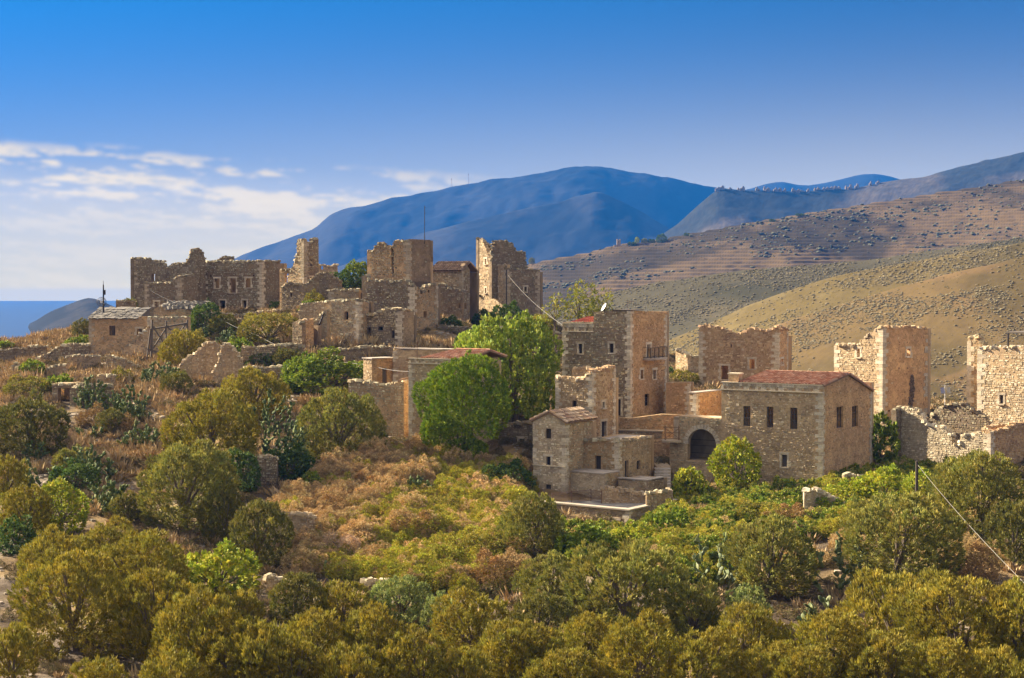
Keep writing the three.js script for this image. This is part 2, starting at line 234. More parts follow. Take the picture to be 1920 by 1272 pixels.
hill('crest', 'dark blue ridge carrying a distant village along its crest', { seed: 11, gully: 0.2, rough: 0.04, df: 2250, dr: 2800, x0: 1000, x1: 2250, nx: 340, nz: 80, ridge: [[1000, 570], [1100, 515], [1200, 466], [1270, 420], [1320, 375], [1345, 354], [1400, 358], [1500, 359], [1580, 355], [1620, 348], [1680, 337], [1740, 328], [1800, 314], [1860, 299], [1920, 287], [2050, 262], [2250, 235]], colour: (px, t, v, h) => { const band = fbm(v.x * 0.004, v.y * 0.35, 3), dry = sstep(0.45, 0.6, fbm(v.x * 0.006 + 4, v.z * 0.004, 4)); return mixc([0.02, 0.022, 0.017], [0.075, 0.06, 0.042], dry * (0.4 + 0.6 * band)).map((x) => x * (0.7 + 0.6 * h)); } });
hill('cape', 'hazy blue headland falling to the sea left of the village', { seed: 14, df: 1300, dr: 1700, x0: -60, x1: 620, nx: 160, nz: 80, foot: SEA - 3, ridge: [[-60, 720], [0, 662], [20, 640], [60, 609], [85, 590], [105, 580], [135, 569], [165, 558], [185, 562], [215, 577], [250, 590], [330, 602], [420, 612], [620, 640]], rough: 0.05, gully: 0.1, colour: (px, t, v, h) => mixc([0.006, 0.009, 0.010], [0.02, 0.02, 0.018], sstep(0.48, 0.62, fbm(v.x * 0.03, v.y * 0.06, 4))).map((x) => x * (0.7 + 0.6 * h)) });  // near-black bluish tones: haze put into the headland colour
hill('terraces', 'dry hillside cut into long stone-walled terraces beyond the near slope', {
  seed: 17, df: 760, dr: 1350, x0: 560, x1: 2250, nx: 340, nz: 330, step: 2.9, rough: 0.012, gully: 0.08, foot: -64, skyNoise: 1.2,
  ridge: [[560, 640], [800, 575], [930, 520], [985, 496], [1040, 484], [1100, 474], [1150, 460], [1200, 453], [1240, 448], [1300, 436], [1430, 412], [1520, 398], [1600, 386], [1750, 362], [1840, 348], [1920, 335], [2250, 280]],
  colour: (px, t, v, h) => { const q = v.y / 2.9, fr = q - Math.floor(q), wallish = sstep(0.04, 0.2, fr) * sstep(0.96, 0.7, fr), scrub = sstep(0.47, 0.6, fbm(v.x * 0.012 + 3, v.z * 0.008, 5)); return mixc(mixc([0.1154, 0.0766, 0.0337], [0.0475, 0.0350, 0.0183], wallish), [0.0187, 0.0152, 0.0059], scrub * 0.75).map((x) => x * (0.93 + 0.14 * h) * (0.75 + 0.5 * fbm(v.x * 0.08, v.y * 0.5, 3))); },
});
const slope = (A, B, D, k) => (px, t, v, h) => { const a = sstep(0.4, 0.62, fbm(v.x * k, v.z * k * 0.7, 5)), b = sstep(0.6, 0.7, fbm(v.x * k * 2.3 + 60, v.z * k * 2 + 4, 4)); return mixc(mixc(A, B, a), D, b * 0.6).map((x) => x * (0.9 + 0.2 * h)); };
hill('far slope', 'olive brown scrub slope beyond the towers, falling away to the left', { seed: 21, df: 395, dr: 640, x0: 520, x1: 2250, nx: 240, nz: 110, foot: (px) => lerp(-62, -34, sstep(900, 1700, px)), gully: 0.05, ridge: [[520, 700], [760, 660], [950, 612], [1060, 572], [1150, 547], [1240, 528], [1400, 507], [1520, 497], [1620, 489], [1700, 477], [1800, 462], [1920, 446], [2250, 405]], colour: slope([0.0366, 0.0355, 0.0205], [0.0606, 0.0542, 0.0316], [0.0955, 0.0785, 0.0446], 0.02) });
hill('middle slope', 'khaki scrub slope in the middle, behind the roofless square tower', { seed: 24, df: 340, dr: 540, x0: 900, x1: 2250, nx: 220, nz: 110, foot: (px) => lerp(-60, -36, sstep(1000, 1700, px)), gully: 0.05, ridge: [[900, 760], [1120, 690], [1240, 645], [1320, 612], [1400, 575], [1480, 545], [1560, 520], [1640, 503], [1720, 490], [1800, 474], [1920, 454], [2250, 410]], colour: slope([0.0704, 0.0544, 0.0202], [0.0991, 0.0742, 0.0269], [0.1279, 0.0989, 0.0427], 0.025) });
hill('near slope', 'sunlit tawny slope dotted with low scrub behind the right towers', { seed: 27, df: 290, dr: 450, x0: 1000, x1: 2250, nx: 220, nz: 120, foot: (px) => lerp(-60, -40, sstep(1100, 1700, px)), gully: 0.06, ridge: [[1000, 820], [1250, 700], [1350, 655], [1480, 602], [1600, 565], [1700, 535], [1800, 508], [1920, 482], [2250, 420]], colour: slope([0.0750, 0.0553, 0.0224], [0.1096, 0.0758, 0.0307], [0.1327, 0.0844, 0.0377], 0.03) });
// ---------------------------------------------------------------- masonry
const PAL = {
  grey: [[0.3886, 0.3381, 0.2201], [0.4922, 0.4273, 0.2725], [0.2979, 0.2548, 0.1629], [0.5829, 0.5096, 0.3354], [0.4274, 0.3312, 0.1887]],
  tan: [[0.5170, 0.4057, 0.2484], [0.5980, 0.4841, 0.3105], [0.4250, 0.3156, 0.1863], [0.6670, 0.5635, 0.3825], [0.3450, 0.2705, 0.1764]],
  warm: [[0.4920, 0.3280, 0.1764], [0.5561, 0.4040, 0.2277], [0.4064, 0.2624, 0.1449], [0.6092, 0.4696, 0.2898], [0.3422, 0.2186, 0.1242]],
  pale: [[0.6210, 0.5292, 0.3519], [0.7010, 0.5968, 0.4140], [0.5290, 0.4283, 0.2691], [0.7500, 0.6644, 0.4761], [0.4370, 0.3724, 0.2583]],
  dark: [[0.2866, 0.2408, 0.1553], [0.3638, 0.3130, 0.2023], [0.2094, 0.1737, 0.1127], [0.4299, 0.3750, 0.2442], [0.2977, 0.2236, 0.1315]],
};
const TH = 0.6;
let seedN = 1000;
const footprints = [], onBuilding = (x, z) => footprints.some((b) => { const dx = x - b.C.x, dz = z - b.C.z, u = dx * b.ca + dz * b.sa, w = -dx * b.sa + dz * b.ca; return u > -b.L - 0.3 && u < 0.3 && w < 0.3 && w > -Math.max(b.R, 1) - 0.3; });
class Building {
  constructor(name, label, category, [px, d], a, base, group) {
    this.C = at(px, 600, d); this.a = THREE.MathUtils.degToRad(a);
    this.y = base ?? Math.min(H(this.C.x, this.C.z), 1e9);
    this.g = thing(name, label, category, V3(this.C.x, this.y, this.C.z), group);
    this.g.rotation.y = -this.a; this.ca = Math.cos(this.a); this.sa = Math.sin(this.a); this.L = this.R = 0; this.d = d; this.seed = seedN += 17; { const r = rngOf(this.seed + 3), f = 0.88 + 0.22 * r(), w = (r() - 0.5) * 0.10; this.tint = [f * (1 + w), f, f * (1 - w)]; this.tone = (r() * 4) | 0; } footprints.push(this);
  }
  loc(p) { const x = p.x - this.C.x, z = p.z - this.C.z; return V3(x * this.ca + z * this.sa, p.y - this.y, -x * this.sa + z * this.ca); }
  dir(r) { return V3(r.x * this.ca + r.z * this.sa, r.y, -r.x * this.sa + r.z * this.ca); }
  hit(side, px, py, off = 0) { const o = this.loc(V3(0, 0, 0)), r = this.dir(ray(px, py)); const t = side === 'L' ? (-off - o.z) / r.z : (-off - o.x) / r.x; const p = o.addScaledVector(r, t); return side === 'L' ? [p.x, p.y] : [-p.z, p.y]; }
  py(py, px) { return this.hit('L', px ?? toPixel(this.C)[0], py)[1]; }
  mat(side, off = 0) { const m = new THREE.Matrix4(); if (side === 'L') m.makeBasis(V3(1, 0, 0), V3(0, 1, 0), V3(0, 0, 1)).setPosition(0, 0, -off); else m.makeBasis(V3(0, 0, -1), V3(0, 1, 0), V3(1, 0, 0)).setPosition(-off, 0, 0); return m; }
  xyz(u, v) { return V3(this.C.x + u * this.ca - v * this.sa, 0, this.C.z + u * this.sa + v * this.ca); }
}
function ragged(pts, amp, step, rng) { const out = []; for (let i = 0; i < pts.length - 1; i++) { const [u0, v0] = pts[i], [u1, v1] = pts[i + 1], n = Math.max(1, Math.round(Math.hypot(u1 - u0, v1 - v0) / step)); for (let k = 0; k < n; k++) { const t = k / n, j = i || k ? (rng() - 0.5) * 2 * amp : 0; out.push([lerp(u0, u1, t), lerp(v0, v1, t) + j]); if (amp && n > 1 && u1 - u0 > 0.05) out.push([lerp(u0, u1, Math.min(1, t + 0.55 / n)), lerp(v0, v1, t) + j]); } } out.push(pts[pts.length - 1]); return out; }
const heightAt = (prof, u) => { for (let i = 1; i < prof.length; i++) if (u <= prof[i][0]) { const w = prof[i][0] - prof[i - 1][0]; return w < 1e-6 ? Math.min(prof[i][1], prof[i - 1][1]) : lerp(prof[i - 1][1], prof[i][1], clamp((u - prof[i - 1][0]) / w, 0, 1)); } return prof[prof.length - 1][1]; };
function rubble(bag, rng, x, y, z, s, col) { const e = () => (0.7 + rng() * 0.6) * s * 0.5, a = rng() * 3.1, ca = Math.cos(a), sa = Math.sin(a), tl = (rng() - 0.5) * 0.6, hx = e() * 1.3, hy = e() * 0.6, hz = e(), q = []; for (const [sy, f] of [[-1, 1], [1, 0.8]]) for (const [sx, sz] of [[-1, -1], [-1, 1], [1, 1], [1, -1]]) { const lx = sx * hx * f * (0.85 + rng() * 0.3), lz = sz * hz * f * (0.85 + rng() * 0.3), ly = sy * hy + lx * tl; q.push([x + lx * ca - lz * sa, y + ly, z + lx * sa + lz * ca]); } bag.hexa(q, col, [x, z], true); }
const shade = (c, rng, k = 0.2) => { const f = 1 - k + rng() * 2 * k, w = (rng() - 0.5) * 0.06; return [c[0] * f * (1 + w), c[1] * f, c[2] * f * (1 - w)]; };

// one face of a building: mortar core with real openings, and a skin of single stones standing proud of it
function wall(B, side, o) {
  const rng = rngOf(B.seed += 7), off = o.off ?? 0, t = o.t ?? TH, pal = PAL[o.pal ?? 'grey'].map((q) => q.map((v, k) => v * (B.tint ?? [1, 1, 1])[k])), sh = (o.sh ?? 0.2) * 0.82, cover = o.cover ?? 0.85;
  let prof = o.prof ?? o.top.map(([x, y]) => B.hit(side, x, y, off));
  if (side === 'L' && !off && !o.free) prof[prof.length - 1][0] = 0;
  if (side === 'R' && !off && !o.free) prof[0][0] = 0;
  for (let i = 1; i < prof.length; i++) if (prof[i][0] < prof[i - 1][0]) prof[i][0] = prof[i - 1][0] + 1e-3;
  const outline = prof.map((p) => p.slice());
  if (o.rag) prof = ragged(prof, o.rag, 0.5, rng);
  const u0 = prof[0][0], u1 = prof[prof.length - 1][0];
  if (!off) { if (side === 'L') B.L = Math.max(B.L, -u0); else B.R = Math.max(B.R, u1); }
  const gl = (u) => { const p = side === 'L' ? B.xyz(u, -off) : B.xyz(-off, -u); return H(p.x, p.z) - B.y; };
  const y0 = o.y0 ?? Math.min(gl(u0), gl((u0 + u1) / 2), gl(u1)) - 0.8;
  const cu0 = side === 'R' && !off && !o.free ? Math.min(TH, u1 - 0.3) : u0;
  const open = (o.open ?? []).map((w) => { const [x0, ya, x1, yb] = w.r, xm = (x0 + x1) / 2, a = B.hit(side, x0, ya, off)[0], b = B.hit(side, x1, ya, off)[0]; return { ...w, u0: a, u1: b, v1: B.hit(side, xm, ya, off)[1], v0: Math.max(B.hit(side, xm, yb, off)[1], y0 + 0.1) }; });
  const s = new THREE.Shape(); s.moveTo(cu0, y0); s.lineTo(u1, y0);
  for (let i = prof.length - 1; i >= 0; i--) if (prof[i][0] >= cu0 - 1e-9) s.lineTo(Math.max(prof[i][0], cu0), Math.max(prof[i][1], y0 + 0.05)); else { s.lineTo(cu0, Math.max(heightAt(prof, cu0), y0 + 0.05)); break; }
  for (const w of open) { const h = new THREE.Path(), r = (w.u1 - w.u0) / 2, uc = (w.u0 + w.u1) / 2; h.moveTo(w.u0, w.v0); h.lineTo(w.u1, w.v0); if (w.arch) { const ry = Math.min(r, w.v1 - w.v0 - 0.1), n = 12; for (let i = 0; i <= n; i++) { const q = i / n * Math.PI; h.lineTo(uc + r * Math.cos(q), w.v1 - ry + ry * Math.sin(q)); } } else { h.lineTo(w.u1, w.v1); h.lineTo(w.u0, w.v1); } h.closePath(); s.holes.push(h); }
  const core = new THREE.ExtrudeGeometry(s, { depth: t, bevelEnabled: false, curveSegments: 4 });
  core.translate(0, 0, -t); const m4 = B.mat(side, off); core.applyMatrix4(m4);
  const part = put('wall', core, M[o.m ?? 'grey'][B.tone ?? 0], o.parent ?? B.g);
  if (o.label) part.userData.label = o.label;
  if (o.plain) return part;
  // the skin
  const bag = new Bag(), qz = o.q ?? 0;
  const blocked = (a, b, ya, yb) => open.some((w) => { const e = w.s ? 0.24 : 0.02; if (w.arch) { const uc = (w.u0 + w.u1) / 2, rr = (w.u1 - w.u0) / 2 + 0.03, cy = w.v1 - Math.min(rr, w.v1 - w.v0); const du = Math.max(0, Math.abs((a + b) / 2 - uc) - (b - a) / 2), dv = (ya + yb) / 2 - cy; return ya < w.v1 && yb > w.v0 && (dv < 0 ? du < rr : du * du + dv * dv < rr * rr); } return b > w.u0 - e && a < w.u1 + e && yb > w.v0 - (w.s ? 0.14 : 0.01) && ya < w.v1 + (w.s ? 0.26 : 0.01); });
  const yTop = Math.max(...prof.map((p) => p[1])), ground0 = Math.min(gl(u0), gl(u1), gl((u0 + u1) / 2)) - 0.3;
  const sz = 0.85 + rng() * 0.35;
  for (let y = Math.max(y0, ground0); y < yTop; ) {
    const ch = sh * sz * (0.6 + rng() * 0.8); let u = u0 + 0.02;
    const qa = qz && (o.ql ?? side === 'L') ? (rng() < 0.5 ? 0.6 : 0.36) * qz : 0, qb = qz && (o.qr ?? true) ? (rng() < 0.5 ? 0.6 : 0.36) * qz : 0;
    u += qa;
    while (u < u1 - 0.08 - qb) {
      const w = Math.min(sh * (0.7 + rng() * rng() * 2.3), u1 - qb - u), h2 = ch * (0.7 + rng() * 0.42);
      const um = u + w / 2, tp = Math.min(heightAt(prof, u + 0.02), heightAt(prof, u + w - 0.02), heightAt(prof, um));
      if (w > 0.07 && y + h2 * 0.7 < tp && rng() < cover * (0.55 + 0.75 * vnoise(um * 0.45 + B.seed, y * 0.45)) && !blocked(u, u + w, y, y + h2)) {
        const p = (o.pr ?? 0.035) * (0.25 + rng()), gp2 = 0.014 + rng() * 0.03, j = () => (rng() - 0.5) * sh * 0.3, b = 0.012 + rng() * 0.02, a0 = u + gp2, a1 = u + w - gp2, b0 = y + gp2, b1 = y + h2 - gp2 * 0.5;
        const c = [[a0 + j(), b0 + j()], [a1 + j(), b0 + j()], [a1 + j(), b1 + j()], [a0 + j(), b1 + j()]], cu = (a0 + a1) / 2, cv = (b0 + b1) / 2;
        const q = [...c.map(([x, yy]) => [x, yy, -0.01]), ...c.map(([x, yy]) => [x + Math.sign(cu - x) * b, yy + Math.sign(cv - yy) * b, p + (rng() - 0.5) * 0.012])].map(([x, yy, n]) => { const v = V3(x, yy, n).applyMatrix4(m4); return [v.x, v.y, v.z]; });
        bag.hexa(q, shade(pal[(rng() * pal.length) | 0], rng), [rng() * 5, rng() * 5]);
      }
      u += w;
    }
    y += ch;
  }
  if (o.rag || o.loose) for (let i = 1; i < outline.length; i++) { const [a, va] = outline[i - 1], [b, vb] = outline[i], n = Math.ceil(Math.hypot(b - a, vb - va) / 0.2); for (let k = 0; k < n; k++) { const f = (k + rng()) / n, x = lerp(a, b, f), yy = Math.min(lerp(va, vb, f), heightAt(prof, clamp(x, u0, u1)) + 0.1), v = V3(x, yy - 0.02 + rng() * 0.1, -rng() * t).applyMatrix4(m4); rubble(bag, rng, v.x, v.y, v.z, 0.22 + rng() * 0.26, shade(pal[(rng() * pal.length) | 0], rng)); } }
  if (bag.n) tag(put('wall_stones', bag.geo(), M.stone, part), null, null, null, 'stuff');
  for (const w of open) opening(B, part, m4, w, rng, o.dim);
  return part;
}
const jitterBox = (() => { const cache = []; return (rng) => { const k = (rng() * 8) | 0; if (!cache[k]) { const r = rngOf(500 + k), bag = new Bag(), j = () => (r() - 0.5) * 0.07, q = []; for (const z of [-0.5, 0.5]) for (const [x, y] of [[-0.5, -0.5], [0.5, -0.5], [0.5, 0.5], [-0.5, 0.5]]) q.push([x + j(), y + j() * 0.8, z + j() * 0.4]); bag.hexa(q, [1, 1, 1], [r() * 4, r() * 4], true); const g = bag.geo(); g.deleteAttribute('color'); cache[k] = g; } return cache[k]; }; })();
function block(name, parent, rng, mats, x0, x1, y0, y1, z0, z1, m4) { const m = put(name, jitterBox(rng), mats[(rng() * mats.length) | 0], parent); m.scale.set(Math.abs(x1 - x0), Math.abs(y1 - y0), Math.abs(z1 - z0)); m.position.set((x0 + x1) / 2, (y0 + y1) / 2, (z0 + z1) / 2); if (m4) { m.position.applyMatrix4(m4); m.quaternion.setFromRotationMatrix(m4); } return m; }
function opening(B, part, m4, w, rng, dim) {
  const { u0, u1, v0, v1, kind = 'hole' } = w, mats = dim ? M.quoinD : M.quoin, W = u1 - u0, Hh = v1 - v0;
  const g = new THREE.Group(); g.name = kind === 'door' ? 'door' : 'window'; g.castShadow = true; if (w.label) g.userData.label = w.label;
  const host = B.g; let used = false; const add = (name, geo, mat) => { geo.applyMatrix4(m4); put(name, geo, mat, g); used = true; };
  if (w.s) {
    used = true; const e = 0.2, jh = Hh / Math.max(2, Math.round(Hh / 0.45)), n = Math.round(Hh / jh);
    block('lintel', g, rng, mats, u0 - e - 0.12 * rng(), u1 + e + 0.12 * rng(), v1, v1 + 0.24, -0.3, 0.045, m4);
    if (w.s !== 2) block('sill', g, rng, mats, u0 - e, u1 + e, v0 - 0.13, v0, -0.3, w.sillOut ? 0.2 : 0.06, m4);
    for (const sgn of [-1, 1]) for (let k = 0; k < n; k++) { const l = k % 2 ? 0.2 : 0.13 + rng() * 0.3, e0 = sgn < 0 ? u0 - l : u1, e1 = sgn < 0 ? u0 : u1 + l; block('jamb', g, rng, mats, e0, e1, v0 + k * jh + 0.008, v0 + (k + 1) * jh - 0.008, -0.3, 0.03, m4); }
  }
  const fr = 0.07, zf = -0.22;
  if (kind === 'win' || kind === 'winrail' || kind === 'shut') {
    const bars = [boxAt(u0, u0 + fr, v0, v1, zf - 0.05, zf + 0.03), boxAt(u1 - fr, u1, v0, v1, zf - 0.05, zf + 0.03), boxAt(u0 + fr, u1 - fr, v1 - fr, v1, zf - 0.05, zf + 0.03), boxAt(u0 + fr, u1 - fr, v0, v0 + fr, zf - 0.05, zf + 0.03)];
    add('frame', mergeGeometries(bars), w.old ? M.oldWood : M.wood);
    if (kind === 'shut') { const n = 2, pw = (W - 2 * fr) / n; for (let k = 0; k < n; k++) add('shutter', boxAt(u0 + fr + k * pw + 0.01, u0 + fr + (k + 1) * pw - 0.01, v0 + fr, v1 - fr, zf - 0.03, zf + 0.005), w.old ? M.oldWood : M.wood); }
    else {
      const um = (u0 + u1) / 2, m = [boxAt(um - 0.03, um + 0.03, v0 + fr, v1 - fr, zf - 0.03, zf + 0.02)]; for (const f of [0.35, 0.68]) { m.push(boxAt(u0 + fr, um - 0.03, v0 + Hh * f - 0.025, v0 + Hh * f + 0.025, zf - 0.03, zf + 0.02)); m.push(boxAt(um + 0.03, u1 - fr, v0 + Hh * f - 0.025, v0 + Hh * f + 0.025, zf - 0.03, zf + 0.02)); }
      add('mullion', mergeGeometries(m), w.old ? M.oldWood : M.wood);
      if (!w.noglass) add('pane', boxAt(u0 + fr, u1 - fr, v0 + fr, v1 - fr, zf - 0.045, zf - 0.035), M.glass);
    }
    if (kind === 'winrail') { const b = [boxAt(u0, u1, v0 + Hh * 0.40, v0 + Hh * 0.40 + 0.06, -0.1, -0.05)], n = 5; for (let k = 1; k < n; k++) { const x = lerp(u0, u1, k / n); b.push(boxAt(x - 0.022, x + 0.022, v0, v0 + Hh * 0.4, -0.095, -0.055)); } add('railing', mergeGeometries(b), M.oldWood); }
  } else if (kind === 'door') {
    const n = Math.max(2, Math.round(W / 0.28)), bs = []; for (let k = 0; k < n; k++) bs.push(boxAt(lerp(u0, u1, k / n) + 0.006, lerp(u0, u1, (k + 1) / n) - 0.006, v0, v1 - 0.02, zf - 0.08, zf - 0.03 + rng() * 0.012));
    add('leaf', mergeGeometries(bs), w.old ? M.oldWood : M.wood);
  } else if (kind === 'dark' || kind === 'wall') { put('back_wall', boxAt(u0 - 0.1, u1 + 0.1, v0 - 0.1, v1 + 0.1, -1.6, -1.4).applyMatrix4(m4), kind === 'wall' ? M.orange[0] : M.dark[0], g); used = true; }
  if (used) host.add(g);
}
// corner stones: long and short in turn. corner: 0 the near corner, -1 the far end of the left face, 1 the far end of the right face
function quoins(B, corner, yTop, yBot, { big = 1, dim, mats = dim ? M.quoinD : M.quoin, skip = 0 } = {}) {
  const rng = rngOf(B.seed += 7); let k = 0;
  for (let y = yBot; y < yTop - 0.12; k++) {
    const h = Math.min((0.26 + rng() * 0.14) * big, yTop - y), lu = (k % 2 ? 0.34 : 0.62) * (0.85 + rng() * 0.4) * big, lr = (k % 2 ? 0.62 : 0.34) * (0.85 + rng() * 0.4) * big, pr = 0.03 + rng() * 0.015;
    if (rng() >= skip && h > 0.1) {
      if (corner === 0) block('quoin', B.g, rng, mats, -lu, pr, y + 0.006, y + h - 0.006, -lr, pr);
      else if (corner === -1) block('quoin', B.g, rng, mats, -B.L - pr, -B.L + lu, y + 0.006, y + h - 0.006, -lr, pr);
      else block('quoin', B.g, rng, mats, -lu, pr, y + 0.006, y + h - 0.006, -B.R - pr, -B.R + lr);
    }
    y += h;
  }
}
// plain walls that close a building behind, and a roof slab
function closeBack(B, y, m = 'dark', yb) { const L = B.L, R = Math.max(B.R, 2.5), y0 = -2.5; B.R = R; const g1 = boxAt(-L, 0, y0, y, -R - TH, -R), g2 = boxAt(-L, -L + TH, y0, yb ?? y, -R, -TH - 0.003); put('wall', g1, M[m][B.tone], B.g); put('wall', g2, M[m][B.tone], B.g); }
function flatRoof(B, y, m = 'slab', th = 0.25) { put('roof', boxAt(-B.L + TH, -TH, y - th, y, -B.R, -TH), m === 'slab' ? M.slab : M[m][B.tone], B.g); }
const terracotta = [[0.5040, 0.2520, 0.1485], [0.5880, 0.3290, 0.2025], [0.4340, 0.2100, 0.1283], [0.6440, 0.4200, 0.2835], [0.5320, 0.3220, 0.2160]], oldTile = [[0.5180, 0.3500, 0.2025], [0.5880, 0.4200, 0.2565], [0.4340, 0.2660, 0.1620], [0.6440, 0.4900, 0.3240], [0.3640, 0.2520, 0.1620]];
function tiledSlope(parent, P00, P10, P01, P11, pal, seed, { cw = 0.3, rl = 0.45 } = {}) {   // eave left, eave right, ridge left, ridge right
  const rng = rngOf(seed), bag = new Bag(), e = P10.clone().sub(P00), s = P01.clone().sub(P00), nrm = e.clone().cross(s).normalize(), nc = Math.max(2, Math.round(e.length() / cw)), nr = Math.max(2, Math.round(s.length() / rl));
  const base = (f, g) => P00.clone().lerp(P10, f).lerp(P01.clone().lerp(P11, f), g);
  for (let c = 0; c < nc; c++) for (let r = 0; r < nr; r++) {
    const a = base((c + 0.5) / nc, r / nr - 0.02), b = base((c + 0.5) / nc, Math.min(1, (r + 1.12) / nr)), ed = base((c + 1) / nc, r / nr).sub(base(c / nc, r / nr)), w = ed.length() * 0.5, ex = ed.normalize(), col = shade(pal[(rng() * pal.length) | 0], rng, 0.18), lift = 0.05 + rng() * 0.02, ring = (p, k, rr) => { const q = k / 4 * Math.PI, v = p.clone().addScaledVector(ex, -Math.cos(q) * w * rr).addScaledVector(nrm, Math.sin(q) * w * rr * 1.15); return [v.x, v.y, v.z]; };
    a.addScaledVector(nrm, lift); b.addScaledVector(nrm, 0.015); a.addScaledVector(ex, (rng() - 0.5) * 0.03);
    for (let k = 0; k < 4; k++) bag.quad(ring(a, k, 0.98), ring(b, k, 0.8), ring(b, k + 1, 0.8), ring(a, k + 1, 0.98), col, [r, c], [r + 1, c], [r + 1, c + 1], [r, c + 1]);
  }
  const slab = new Bag(), dn = nrm.clone().multiplyScalar(-0.1), arr = (v) => [v.x, v.y, v.z], up = [P00, P10, P11, P01].map(arr), lo = [P00, P10, P11, P01].map((v) => arr(v.clone().add(dn)));
  slab.hexa([...lo, ...up], [0.3, 0.2, 0.13], [0, 0], true);
  const roof = put('roof', slab.geo(), M.tiles, parent);
  tag(put('roof_tiles', bag.geo(), M.tiles, roof), null, null, null, 'stuff');
  return roof;
}
function ridgeTiles(parent, A, Bp, pal, seed) { const rng = rngOf(seed), bag = new Bag(), n = Math.round(A.distanceTo(Bp) / 0.4), ax = Bp.clone().sub(A).normalize(), sd = ax.clone().cross(V3(0, 1, 0)).normalize(); for (let i = 0; i < n; i++) { const a = A.clone().lerp(Bp, i / n), b = A.clone().lerp(Bp, (i + 1.1) / n), col = shade(pal[(rng() * pal.length) | 0], rng, 0.18), ring = (p, k, r) => { const q = k / 4 * Math.PI, v = p.clone().addScaledVector(sd, Math.cos(q) * r); v.y += Math.sin(q) * r * 0.9 - 0.02; return [v.x, v.y, v.z]; }; for (let k = 0; k < 4; k++) bag.quad(ring(a, k, 0.16), ring(b, k, 0.13), ring(b, k + 1, 0.13), ring(a, k + 1, 0.16), col); } tag(put('ridge_tiles', bag.geo(), M.tiles, parent), null, null, null, 'stuff'); }
// a cornice of thin stone ledges with a row of small square holes between them, on the left face
function cornice(B, uA, uB, yT, yB, part, rng = rngOf(B.seed += 7)) {
  const h = yT - yB, n = Math.max(2, Math.round((uB - uA) / 0.5));
  put('ledge', boxAt(uA - 0.06, uB + 0.06, yB - 0.09, yB, -0.2, 0.13), M.quoin[1], part); put('ledge', boxAt(uA - 0.05, uB + 0.05, yT - 0.08, yT, -0.2, 0.1), M.quoin[0], part);
  const mid = lerp(yB, yT - 0.08, 0.52), nn = Math.round((uB - uA) / 0.27);
  for (let row = 0; row < 2; row++) for (let k = 0; k < nn; k++) { if (!row && k % 3 === 1) continue; const a = lerp(uA, uB, k / nn), b = lerp(uA, uB, (k + 1) / nn), y0 = row ? mid : yB, y1 = row ? yT - 0.08 : mid, sh = row ? 0.12 : 0; block('cornice_stone', part, rng, rng() < 0.5 ? M.quoinD : M.quoin, a + 0.01 + sh, b - 0.01 + sh, y0 + 0.01, y1 - 0.01, -0.2, 0.05 + rng() * 0.03); }
}
// a free-standing wall that follows the ground: [px, py of its top, py of its foot] from left to right
function groundWall(name, label, pts, o = {}) {
  const P = pts.map(([x, yt, yb]) => { const g = o.d ? at(x, yb, o.d) : ground(x, yb) ?? at(x, yb, 150); return { g, yt: at(x, yt, -g.z).y }; });
  const grp = thing(name, label, o.cat ?? 'wall', P[0].g.clone(), o.group);
  for (let i = 0; i < P.length - 1; i++) {
    const A = P[i].g, Bq = P[i + 1].g, len = Math.hypot(Bq.x - A.x, Bq.z - A.z), a = Math.atan2(Bq.z - A.z, Bq.x - A.x);
    const B = Object.create(Building.prototype); B.C = Bq.clone(); B.a = a; B.ca = Math.cos(a); B.sa = Math.sin(a); B.y = A.y; B.L = 0; B.R = 0; B.seed = seedN += 17; B.tint = [1, 1, 1]; B.tone = i % 4; B.tint = [1, 1, 1]; B.tone = i % 4;
    const sub = new THREE.Group(); sub.name = 'wall_section'; sub.position.set(Bq.x - P[0].g.x, A.y - P[0].g.y, Bq.z - P[0].g.z); sub.rotation.y = -a; B.g = sub;
    B.g = sub; grp.add(sub);
    const open = (o.open ?? []).filter((w) => w.r[0] >= pts[i][0] && w.r[2] <= pts[i + 1][0]);
    wall(B, 'L', { prof: [[-len, P[i].yt - A.y], [0, P[i + 1].yt - A.y]], y0: Math.min(A.y, Bq.y, H((A.x + Bq.x) / 2, (A.z + Bq.z) / 2)) - A.y - 0.7, rag: o.rag ?? 0.12, m: o.m ?? 'dark', pal: o.pal ?? 'dark', sh: o.sh ?? 0.2, cover: o.cover ?? 0.95, t: o.t ?? 0.5, pr: 0.05, open, dim: true });
    sub.updateMatrix(); for (const ch of [...sub.children]) { ch.applyMatrix4(sub.matrix); grp.add(ch); } grp.remove(sub);
  }
  return grp;
}
// ---------------------------------------------------------------- the village, from the near houses on the right to the ruins on the left
const rel = (B, y) => y - B.y;
